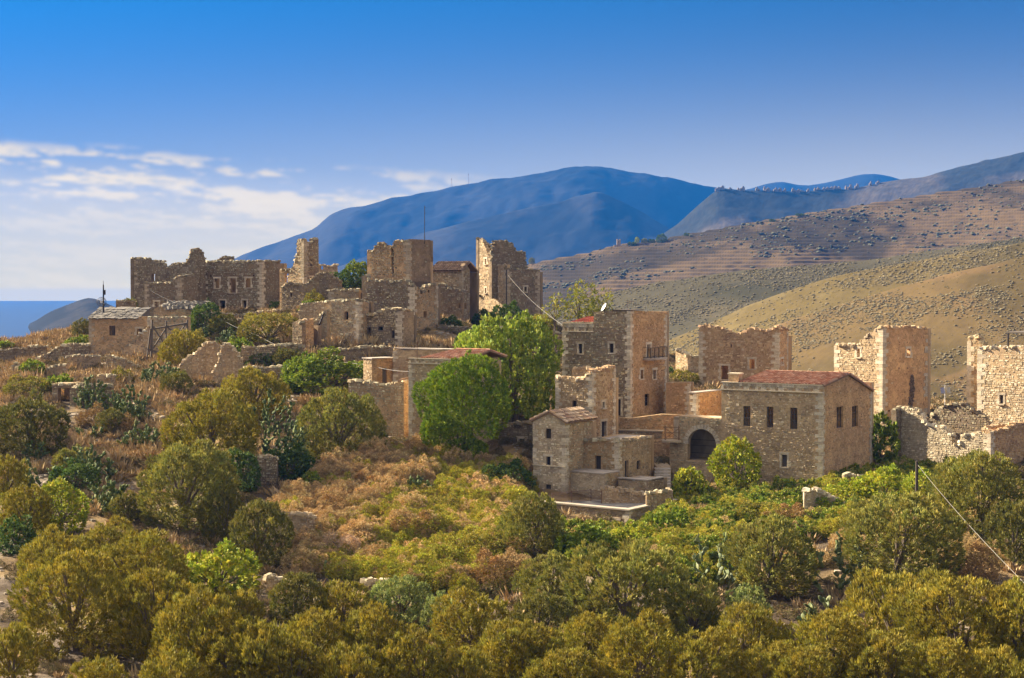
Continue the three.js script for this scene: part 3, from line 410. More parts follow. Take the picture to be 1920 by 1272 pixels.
// --- long stone house with a tiled roof and an arched wing
{
  const B = new Building('stone_house', 'large three-storey stone house with red tiled gable roof, dentilled cornice and an arched wing', 'house', [1543, 140], 31, undefined); B.tone = 0; B.tint = [1.04, 1.04, 1.04];
  const main = wall(B, 'L', { top: [[1353, 716], [1543, 723]], m: 'tan', pal: 'tan', cover: 0.7, sh: 0.21, q: 1, ql: true, open: [
    { r: [1394, 762, 1407, 799], kind: 'winrail', old: true, noglass: true }, { r: [1437.5, 763, 1450, 802], kind: 'win', old: true, noglass: true }, { r: [1481.7, 765, 1495.5, 804.7], kind: 'winrail', old: true, noglass: true }, { r: [1465.7, 853, 1476, 876], kind: 'shut', old: true, s: 1 }] });
  const Lm = B.L, yC = B.py(722);
  cornice(B, -Lm, 0, yC, B.hit('L', 1353, 729)[1] * 0.5 + B.py(736) * 0.5, main);
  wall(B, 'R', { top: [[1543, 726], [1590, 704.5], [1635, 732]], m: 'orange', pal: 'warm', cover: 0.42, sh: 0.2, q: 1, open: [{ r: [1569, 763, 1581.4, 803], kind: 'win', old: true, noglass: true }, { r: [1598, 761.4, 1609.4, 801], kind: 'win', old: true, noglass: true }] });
  quoins(B, 0, B.py(737), -1.5); quoins(B, 1, B.hit('R', 1635, 735)[1], -1.5, { mats: M.quoin.slice(0, 3) });
  const R = B.R, yE = B.py(724), yR = B.hit('R', 1590, 703.5)[1] + 0.1;
  const P = (x, y, z) => V3(x, y, z);
  const rf = tiledSlope(B.g, P(-Lm + 1.6, yE, -0.1), P(0.18, yE, -0.1), P(-Lm + 1.6, yR, -R / 2), P(0.18, yR, -R / 2), terracotta, 11);
  tiledSlope(B.g, P(0.18, B.hit('R', 1635, 733)[1], -R - 0.2), P(-Lm + 1.6, B.hit('R', 1635, 733)[1], -R - 0.2), P(0.18, yR, -R / 2), P(-Lm + 1.6, yR, -R / 2), terracotta, 12);
  ridgeTiles(rf, P(-Lm + 1.6, yR + 0.05, -R / 2), P(0.18, yR + 0.05, -R / 2), terracotta, 13);
  put('gable', (() => { const s = new THREE.Shape(); s.moveTo(0.2, yE - 0.6); s.lineTo(R, yE - 0.6); s.lineTo(R, yE - 0.3); s.lineTo(R / 2, yR - 0.12); s.lineTo(0.2, yE); s.closePath(); const g = new THREE.ExtrudeGeometry(s, { depth: 0.5, bevelEnabled: false }); g.rotateY(Math.PI / 2); g.translate(-Lm + 1.7, 0, 0); return g; })(), M.tan[0], B.g);
  const ch = put('chimney', boxAt(-Lm + 0.5, -Lm + 1.5, yE - 0.4, yE + 0.75, -1.3, -0.45), M.tan[0], B.g); put('chimney_cap', boxAt(-Lm + 0.42, -Lm + 1.58, yE + 0.75, yE + 0.87, -1.4, -0.37), M.quoin[1], ch);
  closeBack(B, yE - 0.35, 'tan');
  // the wing with the arch
  const wing = wall(B, 'L', { free: true, off: 0.004, top: [[1256, 826], [1273, 825], [1273.4, 780], [1353, 785]], m: 'tan', pal: 'grey', cover: 0.82, open: [{ r: [1289.3, 805, 1343, 865], arch: true, kind: 'hole' }] });
  const wu = B.hit('L', 1256, 800)[0], a0 = B.hit('L', 1289.3, 850), a1 = B.hit('L', 1343, 850), aT = B.hit('L', 1316, 805)[1];
  { const rng = rngOf(77), uc = (a0[0] + a1[0]) / 2, r = (a1[0] - a0[0]) / 2, cy = aT - r; for (let k = 0; k < 15; k++) { const q = (k + 0.5) / 15 * Math.PI, m = put('arch_stone', jitterBox(rng), M.quoin[(rng() * 3) | 0], wing); m.scale.set(0.42, r * Math.PI / 15 * 0.96, 0.3); m.position.set(uc + Math.cos(q) * (r + 0.2), cy + Math.sin(q) * (r + 0.2), -0.1); m.rotation.z = q; } }
  const vault = put('vault', mergeGeometries([boxAt(wu + 0.7, -Lm, B.py(800) - 6, B.hit('L', 1310, 784)[1] - 0.3, -3.6, -3.1), boxAt(wu + 0.1, wu + 0.7, -3, B.hit('L', 1310, 784)[1] - 0.3, -3.6, -TH - 0.01), boxAt(wu + 0.7, -Lm, a0[1] - 1.0, B.hit('L', 1316, 865)[1], -3.1, -TH - 0.01), boxAt(wu + 0.1, -Lm, B.hit('L', 1310, 784)[1] - 0.3, B.hit('L', 1310, 784)[1] - 0.05, -3.6, -TH - 0.01)]), M.pale[0], B.g);  // vault made paler in colour, in place of light inside the arch
  const rails = [0.25, 0.62, 0.9].map((f) => boxAt(a0[0], a1[0], lerp(a0[1] - 0.5, aT - 0.9, f), lerp(a0[1] - 0.5, aT - 0.9, f) + 0.035, -0.9, -0.86)); put('rail', mergeGeometries(rails), M.iron, vault);
  quoins(B, -1, B.hit('L', 1256, 827)[1], -2);
}
// --- tall tower house with the iron balcony
{
  const B = new Building('tower_house', 'tall stone tower house with an iron balcony and a satellite dish on its roof', 'tower', [1182, 160], 31);
  const l = wall(B, 'L', { top: [[1055, 604], [1113, 604], [1113.4, 585], [1145, 583.5], [1148, 582], [1182, 582.6]], m: 'grey', pal: 'grey', cover: 0.66, sh: 0.22, q: 1, ql: true, open: [{ r: [1085, 645, 1091.7, 663], kind: 'shut', s: 1 }, { r: [1143, 644.5, 1150.6, 662], kind: 'shut', s: 1 }, { r: [1156, 749, 1164, 780], kind: 'door', s: 2 }] });
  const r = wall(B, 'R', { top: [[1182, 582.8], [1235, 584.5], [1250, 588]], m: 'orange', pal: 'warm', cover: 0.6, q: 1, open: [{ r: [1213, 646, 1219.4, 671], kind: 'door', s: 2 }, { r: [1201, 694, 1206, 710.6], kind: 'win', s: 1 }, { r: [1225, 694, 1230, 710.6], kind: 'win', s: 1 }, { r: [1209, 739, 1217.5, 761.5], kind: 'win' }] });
  quoins(B, 0, B.py(583), -1.5); quoins(B, 1, B.hit('R', 1250, 590)[1], -1.5); quoins(B, -1, B.hit('L', 1055, 622)[1], -1.5);
  const w = B.hit('L', 1113, 620)[0], yc = B.hit('L', 1085, 606)[1]; cornice(B, -B.L, w - 0.05, yc, B.hit('L', 1085, 621)[1], l);
  const yTop = B.py(586); put('roof', boxAt(w + TH, -TH, yTop - 0.35, yTop - 0.1, -B.R, -TH), M.slab, B.g); put('wall', boxAt(w, w + TH, yc - 1, yTop, -B.R, -TH), M.grey[0], B.g);
  closeBack(B, yc - 0.3, 'grey'); put('wall', boxAt(w, 0, yc - 0.3, yTop, -B.R - TH, -B.R), M.grey[0], B.g);
  put('roof_slab', boxAt(B.hit('L', 1148, 582)[0], 0.2, B.py(582.6) + 0.0, B.py(582.6) + 0.1, -2.6, 0.1), M.oldWood, B.g);
  const P = (x, y, z) => V3(x, y, z); tiledSlope(B.g, P(-B.L + 0.4, yc - 0.1, -0.4), P(w - 0.03, yc - 0.1, -0.4), P(-B.L + 1.6, yc + 0.55, -2.6), P(w - 0.03, yc + 0.55, -2.6), [[0.50, 0.16, 0.10], [0.56, 0.20, 0.13], [0.44, 0.13, 0.09]], 21);
  // balcony
  const b0 = B.hit('R', 1205, 672), b1 = B.hit('R', 1236, 672), bt = B.hit('R', 1220, 651)[1] , D = 0.95, bal = put('balcony', boxAt(0.05, D, b0[1] - 0.22, b0[1], -b1[0], -b0[0]), M.slab, B.g), bars = [], n = 16;
  for (const y of [b0[1] + 0.1, bt]) { bars.push(boxAt(D - 0.05, D, y - 0.04, y, -b1[0], -b0[0])); for (const z of [-b1[0], -b0[0] - 0.05]) bars.push(boxAt(0.05, D - 0.05, y - 0.04, y, z, z + 0.05)); }
  for (let k = 0; k <= n; k++) { const z = lerp(-b1[0], -b0[0] - 0.03, k / n), q = k % 4 ? 0.012 : 0.03; bars.push(boxAt(D - 0.035 - q, D - 0.035 + q, b0[1], bt, z, z + q * 2)); }
  put('railing', mergeGeometries(bars), M.iron, bal);
  // dish and aerial on the roof
  const dp = at(1134, 577, 161.5), dish = thing('satellite_dish', 'white satellite dish on the roof of the balcony tower house', 'satellite dish', V3(dp.x, at(1134, 584, 161.5).y, dp.z)), pts = []; for (let k = 0; k <= 8; k++) pts.push(new THREE.Vector2(k / 8 * 0.46, (k / 8) ** 2 * 0.13));
  const dg = new THREE.LatheGeometry(pts, 20); dg.rotateX(Math.PI / 2 - 0.5); dg.rotateY(-1.3); dg.translate(0, dp.y - dish.position.y, 0); put('reflector', dg, new THREE.MeshStandardMaterial({ color: C(0.4, 0.4, 0.38), roughness: 0.5, side: THREE.DoubleSide }), dish);
  put('mast', barGeo(V3(0, -0.5, 0), V3(0, dp.y - dish.position.y, 0), 0.035), M.iron, dish); put('receiver', barGeo(V3(0, dp.y - dish.position.y, 0), V3(0.35, dp.y - dish.position.y + 0.25, 0.35), 0.02), M.iron, dish);
  const ae = at(1177, 583, 162), an = thing('tv_aerial', 'thin rusty television aerial on the roof of the balcony tower house', 'aerial', ae); put('mast', barGeo(V3(0, -0.4, 0), V3(0, 1.0, 0), 0.02), M.rust, an); put('boom', mergeGeometries([barGeo(V3(-0.1, 0.9, 0), V3(0.75, 0.95, 0.1), 0.015), barGeo(V3(0.3, 0.93, -0.2), V3(0.3, 0.93, 0.2), 0.012), barGeo(V3(0.6, 0.94, -0.2), V3(0.6, 0.94, 0.2), 0.012)]), M.rust, an);
}
// --- small square tower in front of it
{
  const B = new Building('small_tower', 'small flat-roofed stone tower with a broken rim, in front of the balcony tower house', 'tower', [1110, 147], 33);
  wall(B, 'L', { top: [[1042, 707], [1052, 708], [1056, 711], [1095, 711], [1100, 703], [1110, 697]], m: 'tan', pal: 'tan', cover: 0.8, q: 1, ql: true, rag: 0.05, open: [{ r: [1073, 751.5, 1081, 765.7], kind: 'win' }] });
  wall(B, 'R', { top: [[1110, 698], [1130, 695], [1145, 689], [1154, 687]], m: 'tan', pal: 'warm', cover: 0.7, q: 1, rag: 0.06, open: [{ r: [1129.5, 754, 1133.5, 765], kind: 'win', s: 1, sillOut: 1 }, { r: [1127.7, 790.6, 1136.8, 825], kind: 'door', s: 2 }] });
  quoins(B, 0, B.py(700), -1); quoins(B, -1, B.hit('L', 1042, 707)[1], -1); quoins(B, 1, B.hit('R', 1154, 690)[1], -1);
  const R = B.R, fl = B.py(711); flatRoof(B, fl, 'tan'); closeBack(B, fl - 0.1, 'tan');
  wall(B, 'L', { off: R - 0.05, t: 0.5, top: [[1072, 692], [1085, 690], [1100, 690], [1112, 694], [1128, 692], [1150, 687]], y0: fl - 0.2, rag: 0.12, m: 'tan', pal: 'tan' });
}
// --- little house with the tiled gable
{
  const B = new Building('gabled_house', 'little stone house with a sunlit tiled gable roof and three windows one above another', 'house', [1060, 138.6], 33);
  const l = wall(B, 'L', { top: [[1000, 790], [1030.5, 774.5], [1060, 794]], m: 'pale', pal: 'pale', cover: 0.82, q: 0.8, ql: true, open: [{ r: [1023, 804, 1033.4, 823], kind: 'shut', s: 0 }, { r: [1024, 856.5, 1032.5, 873], kind: 'win', s: 1 }, { r: [1023, 909, 1033.4, 924], kind: 'shut', old: true, s: 0 }] });
  wall(B, 'R', { top: [[1060, 794], [1112, 790]], m: 'brown', pal: 'grey', cover: 0.7, q: 0.8 });
  quoins(B, 0, B.py(796), -1, { big: 0.9, skip: 0.25 }); quoins(B, -1, B.hit('L', 1000, 792)[1], -1, { big: 0.9, skip: 0.2 });
  const R = B.R + 0.4, eL = B.hit('L', 1000, 789)[1], eR = B.py(793), ap = B.hit('L', 1030.5, 773.5), P = (x, y, z) => V3(x, y, z);
  const rf = tiledSlope(B.g, P(0.25, eR, 0.15), P(0.25, eR, -R), P(ap[0], ap[1] + 0.08, 0.15), P(ap[0], ap[1] + 0.08, -R), oldTile, 31, { cw: 0.3, rl: 0.5 });
  tiledSlope(B.g, P(-B.L - 0.25, eL, -R), P(-B.L - 0.25, eL, 0.15), P(ap[0], ap[1] + 0.08, -R), P(ap[0], ap[1] + 0.08, 0.15), oldTile, 32, { cw: 0.3, rl: 0.5 });
  ridgeTiles(rf, P(ap[0], ap[1] + 0.1, 0.15), P(ap[0], ap[1] + 0.1, -R), oldTile, 33);
  closeBack(B, Math.min(eL, eR) - 0.3, 'brown'); put('band', boxAt(-B.L - 0.04, 0.04, B.py(877) , B.py(875), -0.2, 0.09), M.quoin[1], l);
}
// --- flat-roofed annex with two doors
{
  const B = new Building('annex', 'flat-roofed stone annex with two dark plank doors beside the little gabled house', 'house', [1160, 139.5], 31);
  wall(B, 'L', { top: [[1094, 826], [1160, 827]], m: 'brown', pal: 'grey', cover: 0.8, open: [{ r: [1116, 855, 1126.8, 888], kind: 'door', s: 0 }], loose: 1 });
  wall(B, 'R', { top: [[1160, 827], [1190, 824], [1221, 820.6]], m: 'tan', pal: 'tan', cover: 0.75, q: 1, loose: 1, open: [{ r: [1171.7, 864, 1178.7, 899], kind: 'door', s: 0 }, { r: [1194.7, 864, 1200.8, 881], kind: 'win' }] });
  quoins(B, 0, B.py(828), -1, { big: 0.95 }); closeBack(B, B.py(829), 'brown'); flatRoof(B, B.py(829), 'slab');
}
{
  const B = new Building('porch_block', 'low whitish stone terrace block below the first plank door of the annex', 'terrace', [1134, 137.4], 35);
  wall(B, 'L', { top: [[1066, 886], [1134, 889]], m: 'pale', pal: 'pale', cover: 0.85, sh: 0.17 });
  wall(B, 'R', { top: [[1134, 889], [1160, 886]], m: 'brown', pal: 'grey', cover: 0.8, sh: 0.17 }); closeBack(B, B.py(890), 'pale'); put('floor', boxAt(-B.L, 0, B.py(890), B.py(888), -B.R, 0.05), M.slab, B.g);
}
{
  const B = new Building('terrace_block', 'low stone terrace block with a slate coping at the foot of the steps', 'terrace', [1215, 137], 35);
  wall(B, 'L', { top: [[1159, 900], [1215, 902]], m: 'grey', pal: 'grey', cover: 0.9, sh: 0.18 });
  wall(B, 'R', { top: [[1215, 902], [1245, 899]], m: 'grey', pal: 'tan', cover: 0.9, sh: 0.18 }); closeBack(B, B.py(903), 'grey'); put('coping', mergeGeometries([boxAt(-B.L - 0.06, 0.08, B.py(902), B.py(900), -0.6, 0.08), boxAt(-0.6, 0.08, B.py(902), B.py(900), -B.R, -0.6)]), M.slab, B.g); put('floor', boxAt(-B.L + 0.6, -0.6, B.py(904), B.py(902.6), -B.R, -0.6), M.slab, B.g);
}
// --- the paved terrace with the pale coping and the iron railing
{
  const B = new Building('paved_terrace', 'paved stone terrace with a pale coping along its long retaining wall', 'terrace', [1180, 128.6], 36);
  const yT = B.py(956);
  wall(B, 'L', { prof: (() => { const a = B.hit('L', 958, 934); return [[a[0], yT - 0.1], [0, yT - 0.1]]; })(), m: 'grey', pal: 'grey', cover: 0.92, sh: 0.18, open: [{ r: [1147, 976, 1158, 996], kind: 'dark', s: 1 }, { r: [1137, 960.5, 1140, 966], kind: 'dark' }, { r: [1113, 979, 1120, 990], kind: 'dark', s: 2 }] });
  wall(B, 'R', { prof: [[0, yT - 0.1], [B.hit('R', 1250, 946)[0], yT - 0.1]], m: 'grey', pal: 'grey', cover: 0.92, sh: 0.18 });
  quoins(B, 0, yT - 0.15, -2.2);
  const L = B.L, R = Math.max(B.R, 9), cop = put('coping', mergeGeometries([boxAt(-L - 0.1, 0.12, yT - 0.1, yT + 0.02, -0.55, 0.12), boxAt(-0.5, 0.12, yT - 0.1, yT + 0.02, -R, -0.55), boxAt(-L - 0.1, -L + 0.45, yT - 0.1, yT + 0.02, -R, -0.55)]), new THREE.MeshStandardMaterial({ color: C(0.46, 0.39, 0.30), map: rep(blotch, 2, true), roughness: 0.9 }), B.g);
  closeBack(B, yT - 0.15, 'grey');
  // flagstones
  { const rng = rngOf(91); const x0 = -L + 0.5, nx = 16, nz = 7; const fy = yT - 0.35; const bed = put('floor', boxAt(-L + 0.4, -0.4, fy - 0.2, fy - 0.015, -R, -0.5), M.dark[0], B.g); for (let i = 0; i < nx; i++) for (let k = 0; k < nz; k++) { const a = lerp(x0, -0.55, i / nx), b = lerp(x0, -0.55, (i + 1) / nx), c = lerp(-0.6, -R, k / nz), d = lerp(-0.6, -R, (k + 1) / nz), q = rng() * 0.25; block('flagstone', bed, rng, M.quoinG ?? (M.quoinG = [[0.34, 0.31, 0.27], [0.40, 0.36, 0.31], [0.30, 0.28, 0.25]].map(([r, g, bb]) => new THREE.MeshStandardMaterial({ color: C(r, g, bb), map: rep(blotch, 1.7, true), roughness: 0.9 }))), a + 0.02, b - 0.02, fy - 0.12, fy + rng() * 0.02, d + 0.02 - q * 0, c - 0.02); } }
  const rail = thing('iron_railing', 'long rusty iron railing running across the paved terrace', 'railing', at(1035, 938, 133.5)), pts = [at(1035, 940, 133.5), at(1108, 930, 136), at(1128, 934, 134.8)], bars = [], posts = [];
  const fy = B.y + yT - 0.35; for (const p of pts) p.y = fy; rail.position.copy(pts[0]);
  for (let s = 0; s < 2; s++) { const a = pts[s].clone().sub(pts[0]), b = pts[s + 1].clone().sub(pts[0]), len = a.distanceTo(b), n = Math.round(len / 0.13); for (const h of [0.12, 1.02]) bars.push(barGeo(a.clone().setY(h), b.clone().setY(h), 0.02, 5)); for (let k = 0; k <= n; k++) { const p = a.clone().lerp(b, k / n); bars.push(barGeo(p.clone().setY(0.12), p.clone().setY(1.02), 0.009, 4)); } }
  for (const p of [...pts, pts[0].clone().lerp(pts[1], 0.5)]) { const q = p.clone().sub(pts[0]); put('post', barGeo(q.clone().setY(-0.1), q.clone().setY(1.1), 0.035, 6), M.rust, rail); }
  put('bars', mergeGeometries(bars), M.rust, rail);
}
groundWall('courtyard_wall', 'low stone wall behind the iron railing of the paved terrace', [[1128, 915, 930], [1180, 921, 936], [1212, 929, 941]], { d: 135, rag: 0.04, m: 'tan', pal: 'tan', t: 0.7 });
groundWall('courtyard_wall', 'low stone wall with a slate coping along the right end of the paved terrace', [[1212, 926, 946], [1262, 920, 938]], { d: 131, rag: 0.03, m: 'grey', pal: 'grey' });
groundWall('terrace_wall', 'short pale-topped wall end sticking out of the bushes left of the paved terrace', [[921, 950, 962], [960, 955, 968]], { d: 131, rag: 0.02, m: 'pale', pal: 'pale' });
// steps
{
  const base = at(1226, 922, 141), t = thing('stone_steps', 'stone steps climbing between the annex and the arched house', 'steps', base), n = 8;
  for (let k = 0; k < n; k++) { const a = at(1226 + k * 0.3, 919 - k * 5.6, 141 + k * 0.55), b = at(1258, 919 - k * 5.6, 141 + k * 0.55); put('step', boxAt(a.x - base.x, b.x - base.x, a.y - base.y - 0.6, a.y - base.y, a.z - base.z - 1.2, a.z - base.z), M.slab, t); }
  const p = at(1232, 876, 146), q = at(1258, 876, 146); put('landing', boxAt(p.x - base.x, q.x - base.x, p.y - base.y - 1, p.y - base.y, p.z - base.z - 4, p.z - base.z), M.pale[0], t);
}
{
  const B = new Building('garden_wall', 'warm brown stone wall behind the steps, with plants hanging over it', 'wall', [1258, 151], 12);
  wall(B, 'L', { top: [[1215, 826], [1240, 826], [1258, 826]], m: 'brown', pal: 'warm', cover: 0.85 }); closeBack(B, B.py(827), 'brown');
}
{
  const base = at(1247, 825, 146.5), t = thing('wooden_railing', 'small wooden balcony railing with crossed bars at the left end of the arched house', 'railing', base), X = (x, y, d = 146.5) => at(x, y, d).sub(base);
  for (const x of [1247.5, 1273]) put('post', barGeo(X(x, 826), X(x, 799), 0.06), M.paleWood, t); for (const y of [802, 812, 823]) put('rail', barGeo(X(1246, y), X(1275, y), 0.04), M.paleWood, t); put('brace', mergeGeometries([barGeo(X(1248, 822), X(1273, 804), 0.03), barGeo(X(1248, 804), X(1273, 822), 0.03)]), M.paleWood, t); put('deck', boxAt(-0.2, 1.5, -0.25, -0.1, -1.5, 0.1), M.pale[0], t);
}
{
  const B = new Building('courtyard_wall', 'long dark courtyard wall with a pale coping below the balcony tower house', 'wall', [1243, 152], 10);
  const w = wall(B, 'L', { top: [[1157, 805.5], [1243, 810]], m: 'grey', pal: 'grey', cover: 0.85 }); put('coping', boxAt(-B.L, 0.1, B.py(810), B.py(807.6), -0.6, 0.1), M.pale[0], w);
}
{
  const B = new Building('courtyard_wall', 'low stone parapet against the foot of the balcony tower house', 'wall', [1288, 157], 8);
  wall(B, 'L', { top: [[1160, 784], [1182, 785], [1240, 777], [1288, 779]], m: 'brown', pal: 'grey', cover: 0.6 });
}
{
  const B = new Building('yard_wall', 'plain warm stone wall joining the right side of the balcony tower house', 'wall', [1294, 163], 14);
  wall(B, 'L', { top: [[1249, 718.5], [1294, 718.5]], m: 'brown', pal: 'warm', cover: 0.6, q: 0.8 }); closeBack(B, B.py(719.5), 'brown');
  quoins(B, 0, B.py(719.5), -1, { big: 0.8, mats: M.quoin.slice(0, 2) });
}
{
  const B = new Building('ruined_room', 'roofless warm orange stone room between the arched wing and the yard wall', 'ruin', [1306, 152], 36);
  wall(B, 'L', { top: [[1292, 738], [1306, 737]], m: 'grey', pal: 'grey', q: 0.9 });
  wall(B, 'R', { top: [[1306, 737], [1353, 731]], m: 'orange', pal: 'warm', cover: 0.8, open: [{ r: [1319, 776, 1325, 783], kind: 'dark' }] });
  put('coping', boxAt(-B.L - 0.1, 0.06, B.py(738), B.py(737) + 0.06, -B.R, 0.06), M.slab, B.g); quoins(B, 0, B.py(739), -1, { big: 0.9 });
}
// --- roofless square tower behind the long house
{
  const B = new Building('ruined_tower', 'roofless square stone tower with a ragged rim and two framed windows', 'tower', [1460, 190], 24);
  wall(B, 'L', { top: [[1311, 614], [1322, 609], [1333, 614], [1352, 615], [1365, 620], [1373, 627], [1384, 627], [1396, 621], [1412, 616], [1438, 621], [1449, 618], [1455, 612], [1460, 617]], rag: 0.22, m: 'brown', pal: 'warm', cover: 0.8, sh: 0.25, q: 1.2, ql: true, open: [{ r: [1351.6, 686, 1366, 712], kind: 'wall', s: 1 }, { r: [1405.4, 673.6, 1415.3, 692], kind: 'wall', s: 1 }, { r: [1370, 646, 1373, 652], kind: 'dark' }] });
  wall(B, 'R', { top: [[1460, 617], [1466, 620], [1472, 617], [1478, 618]], rag: 0.12, m: 'orange', pal: 'warm', cover: 0.5, q: 1.2, open: [{ r: [1465, 673, 1469, 684], kind: 'wall', s: 1 }] });
  quoins(B, 0, B.py(624), -1, { big: 1.25, mats: M.quoin.slice(0, 3) }); quoins(B, -1, B.hit('L', 1311, 622)[1], -1, { big: 1.25, mats: M.quoin.slice(0, 3) }); quoins(B, 1, B.hit('R', 1478, 622)[1], -1, { big: 1.1, mats: M.quoin.slice(0, 2) });
  B.R = Math.max(B.R, 6); closeBack(B, B.py(632), 'brown');
}
{
  const B = new Building('ruined_wall', 'small sunlit ruin corner between the balcony tower house and the roofless square tower', 'ruin', [1290, 214], 52);
  wall(B, 'L', { top: [[1267, 658], [1272, 656], [1281, 662], [1290, 668]], rag: 0.12, m: 'tan', pal: 'pale' }); wall(B, 'R', { top: [[1290, 668], [1298, 671], [1310, 669]], rag: 0.12, m: 'grey', pal: 'grey' });
}
// --- tower with the plain orange face
{
  const B = new Building('stone_tower', 'stone tower with a plain orange right face, a small window and a long dark crack', 'tower', [1656, 172], 50);
  wall(B, 'L', { top: [[1565, 647], [1610, 647.5], [1617, 640], [1625, 632], [1640, 619], [1656, 614.5]], rag: 0.06, m: 'tan', pal: 'tan', cover: 0.85, sh: 0.24, q: 1.2, ql: true, open: [{ r: [1607, 654, 1613, 670], kind: 'wall', s: 1, sillOut: 1 }] });
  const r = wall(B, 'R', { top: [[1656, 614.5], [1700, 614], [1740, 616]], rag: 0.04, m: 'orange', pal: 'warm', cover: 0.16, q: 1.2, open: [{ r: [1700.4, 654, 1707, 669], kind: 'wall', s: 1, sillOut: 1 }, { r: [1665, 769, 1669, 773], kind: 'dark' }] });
  quoins(B, 0, B.py(616), -1, { big: 1.3 }); quoins(B, 1, B.hit('R', 1740, 617)[1], -1, { big: 1.2, mats: [M.quoin[0], M.quoin[2], M.orange[0]] }); quoins(B, -1, B.hit('L', 1565, 648)[1], -1, { big: 1.2, skip: 0.2 });
  { const bag = new Bag(), rng = rngOf(41); for (let y = 704; y < 775; y += 1.6) { const w = clamp((y - 700) / 16, 0.15, 1) * (0.8 + 0.4 * rng()), c = 1710 - (y > 735 ? (y - 735) * 0.12 : 0); for (let k = 0; k < 3; k++) { const q = B.hit('R', c + (rng() - 0.5) * 7 * w, y); rubble(bag, rng, 0.02, q[1], -q[0], 0.22, shade([0.17, 0.13, 0.10], rng, 0.35)); } } tag(put('crack_rubble', bag.geo(), M.stone, r), null, null, null, 'stuff'); }
  closeBack(B, B.py(650), 'tan'); put('wall', boxAt(B.hit('L', 1616, 640)[0], 0, B.py(652), B.py(618), -B.R - TH, -B.R), M.tan[0], B.g);
}
// --- ruin at the right edge with the gap in its wall
{
  const B = new Building('ruined_house', 'pale roofless ruin with a broken window gap, beyond the fig bushes at the right', 'ruin', [1860, 149], 47);
  wall(B, 'L', { top: [[1681, 772], [1688, 766], [1700, 767], [1716, 770], [1728, 780], [1736, 797], [1752, 800], [1766, 802], [1777, 814], [1785, 816], [1785.4, 835], [1801, 835], [1801.4, 819], [1820, 815], [1850, 811], [1860, 812]], rag: 0.14, m: 'pale', pal: 'pale', cover: 0.95, sh: 0.2, q: 1, ql: true, open: [{ r: [1736, 868, 1746, 883], kind: 'dark', s: 1 }] });
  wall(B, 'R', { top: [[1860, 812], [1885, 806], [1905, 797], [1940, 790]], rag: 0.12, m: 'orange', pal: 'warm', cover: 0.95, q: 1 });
  quoins(B, 0, B.py(815), -1); quoins(B, -1, B.hit('L', 1681, 778)[1], -1);
  wall(B, 'R', { free: true, off: B.L - 0.6, top: [[1681, 768], [1700, 764], [1726, 769], [1742, 792], [1756, 786]], rag: 0.15, m: 'dark', pal: 'dark' });
  wall(B, 'L', { free: true, off: 5.2, top: [[1744, 790], [1752, 774], [1765, 765], [1785, 757], [1806, 759], [1825, 772], [1845, 781], [1856, 801], [1868, 801]], rag: 0.2, m: 'dark', pal: 'dark', sh: 0.24 });
  const W = wall(B, 'R', { free: true, off: -0.0 + 1.6, top: [[1852, 806], [1868, 800], [1905, 799]], rag: 0.06, m: 'orange', pal: 'warm', cover: 0.3 });
}
// --- tall house cut by the right edge
{
  const B = new Building('tower_house', 'tall yellowish stone house cut by the right edge, with a small white-framed window', 'tower', [1990, 158], 46);
  wall(B, 'L', { top: [[1834, 653], [1880, 651.5], [1990, 653]], rag: 0.03, m: 'tan', pal: 'pale', cover: 0.95, sh: 0.24, q: 1.2, ql: true, open: [{ r: [1874.5, 741, 1881.5, 757.5], kind: 'shut', s: 1, sillOut: 1 }] });
  quoins(B, -1, B.hit('L', 1834, 654)[1], -1, { big: 1.3 }); B.R = 6; closeBack(B, B.py(656), 'tan'); flatRoof(B, B.py(654.5), 'slab');
  const x = -B.L + 0.15; wall(B, 'L', { free: true, off: 3.6, top: [[1815, 634], [1826, 632], [1836, 634], [1848, 650], [1854, 653]], rag: 0.06, m: 'brown', pal: 'grey', cover: 0.9 });
  { const rng = rngOf(51); const u = B.hit('L', 1815, 640, 3.6); for (let y = -1, k = 0; y < u[1] - 0.3; k++) { const h = 0.42 + rng() * 0.2; block('quoin', B.g, rng, M.quoin, u[0] - 0.04, u[0] + (k % 2 ? 0.8 : 0.45), y, y + h - 0.01, -4.1, -3.55); y += h; } }
  const can = put('canopy', boxAt(B.hit('L', 1889, 640)[0], 0, B.py(627), B.py(624), -3.4, 0.3), M.oldWood, B.g); put('canopy_post', boxAt(B.hit('L', 1888, 640)[0], B.hit('L', 1890, 640)[0], B.py(652), B.py(627), -0.3, -0.1), M.iron, can); put('upper_wall', boxAt(B.hit('L', 1912, 640)[0], 0, B.py(652), B.py(628), -3, -1.2), M.tan[0], B.g);
}
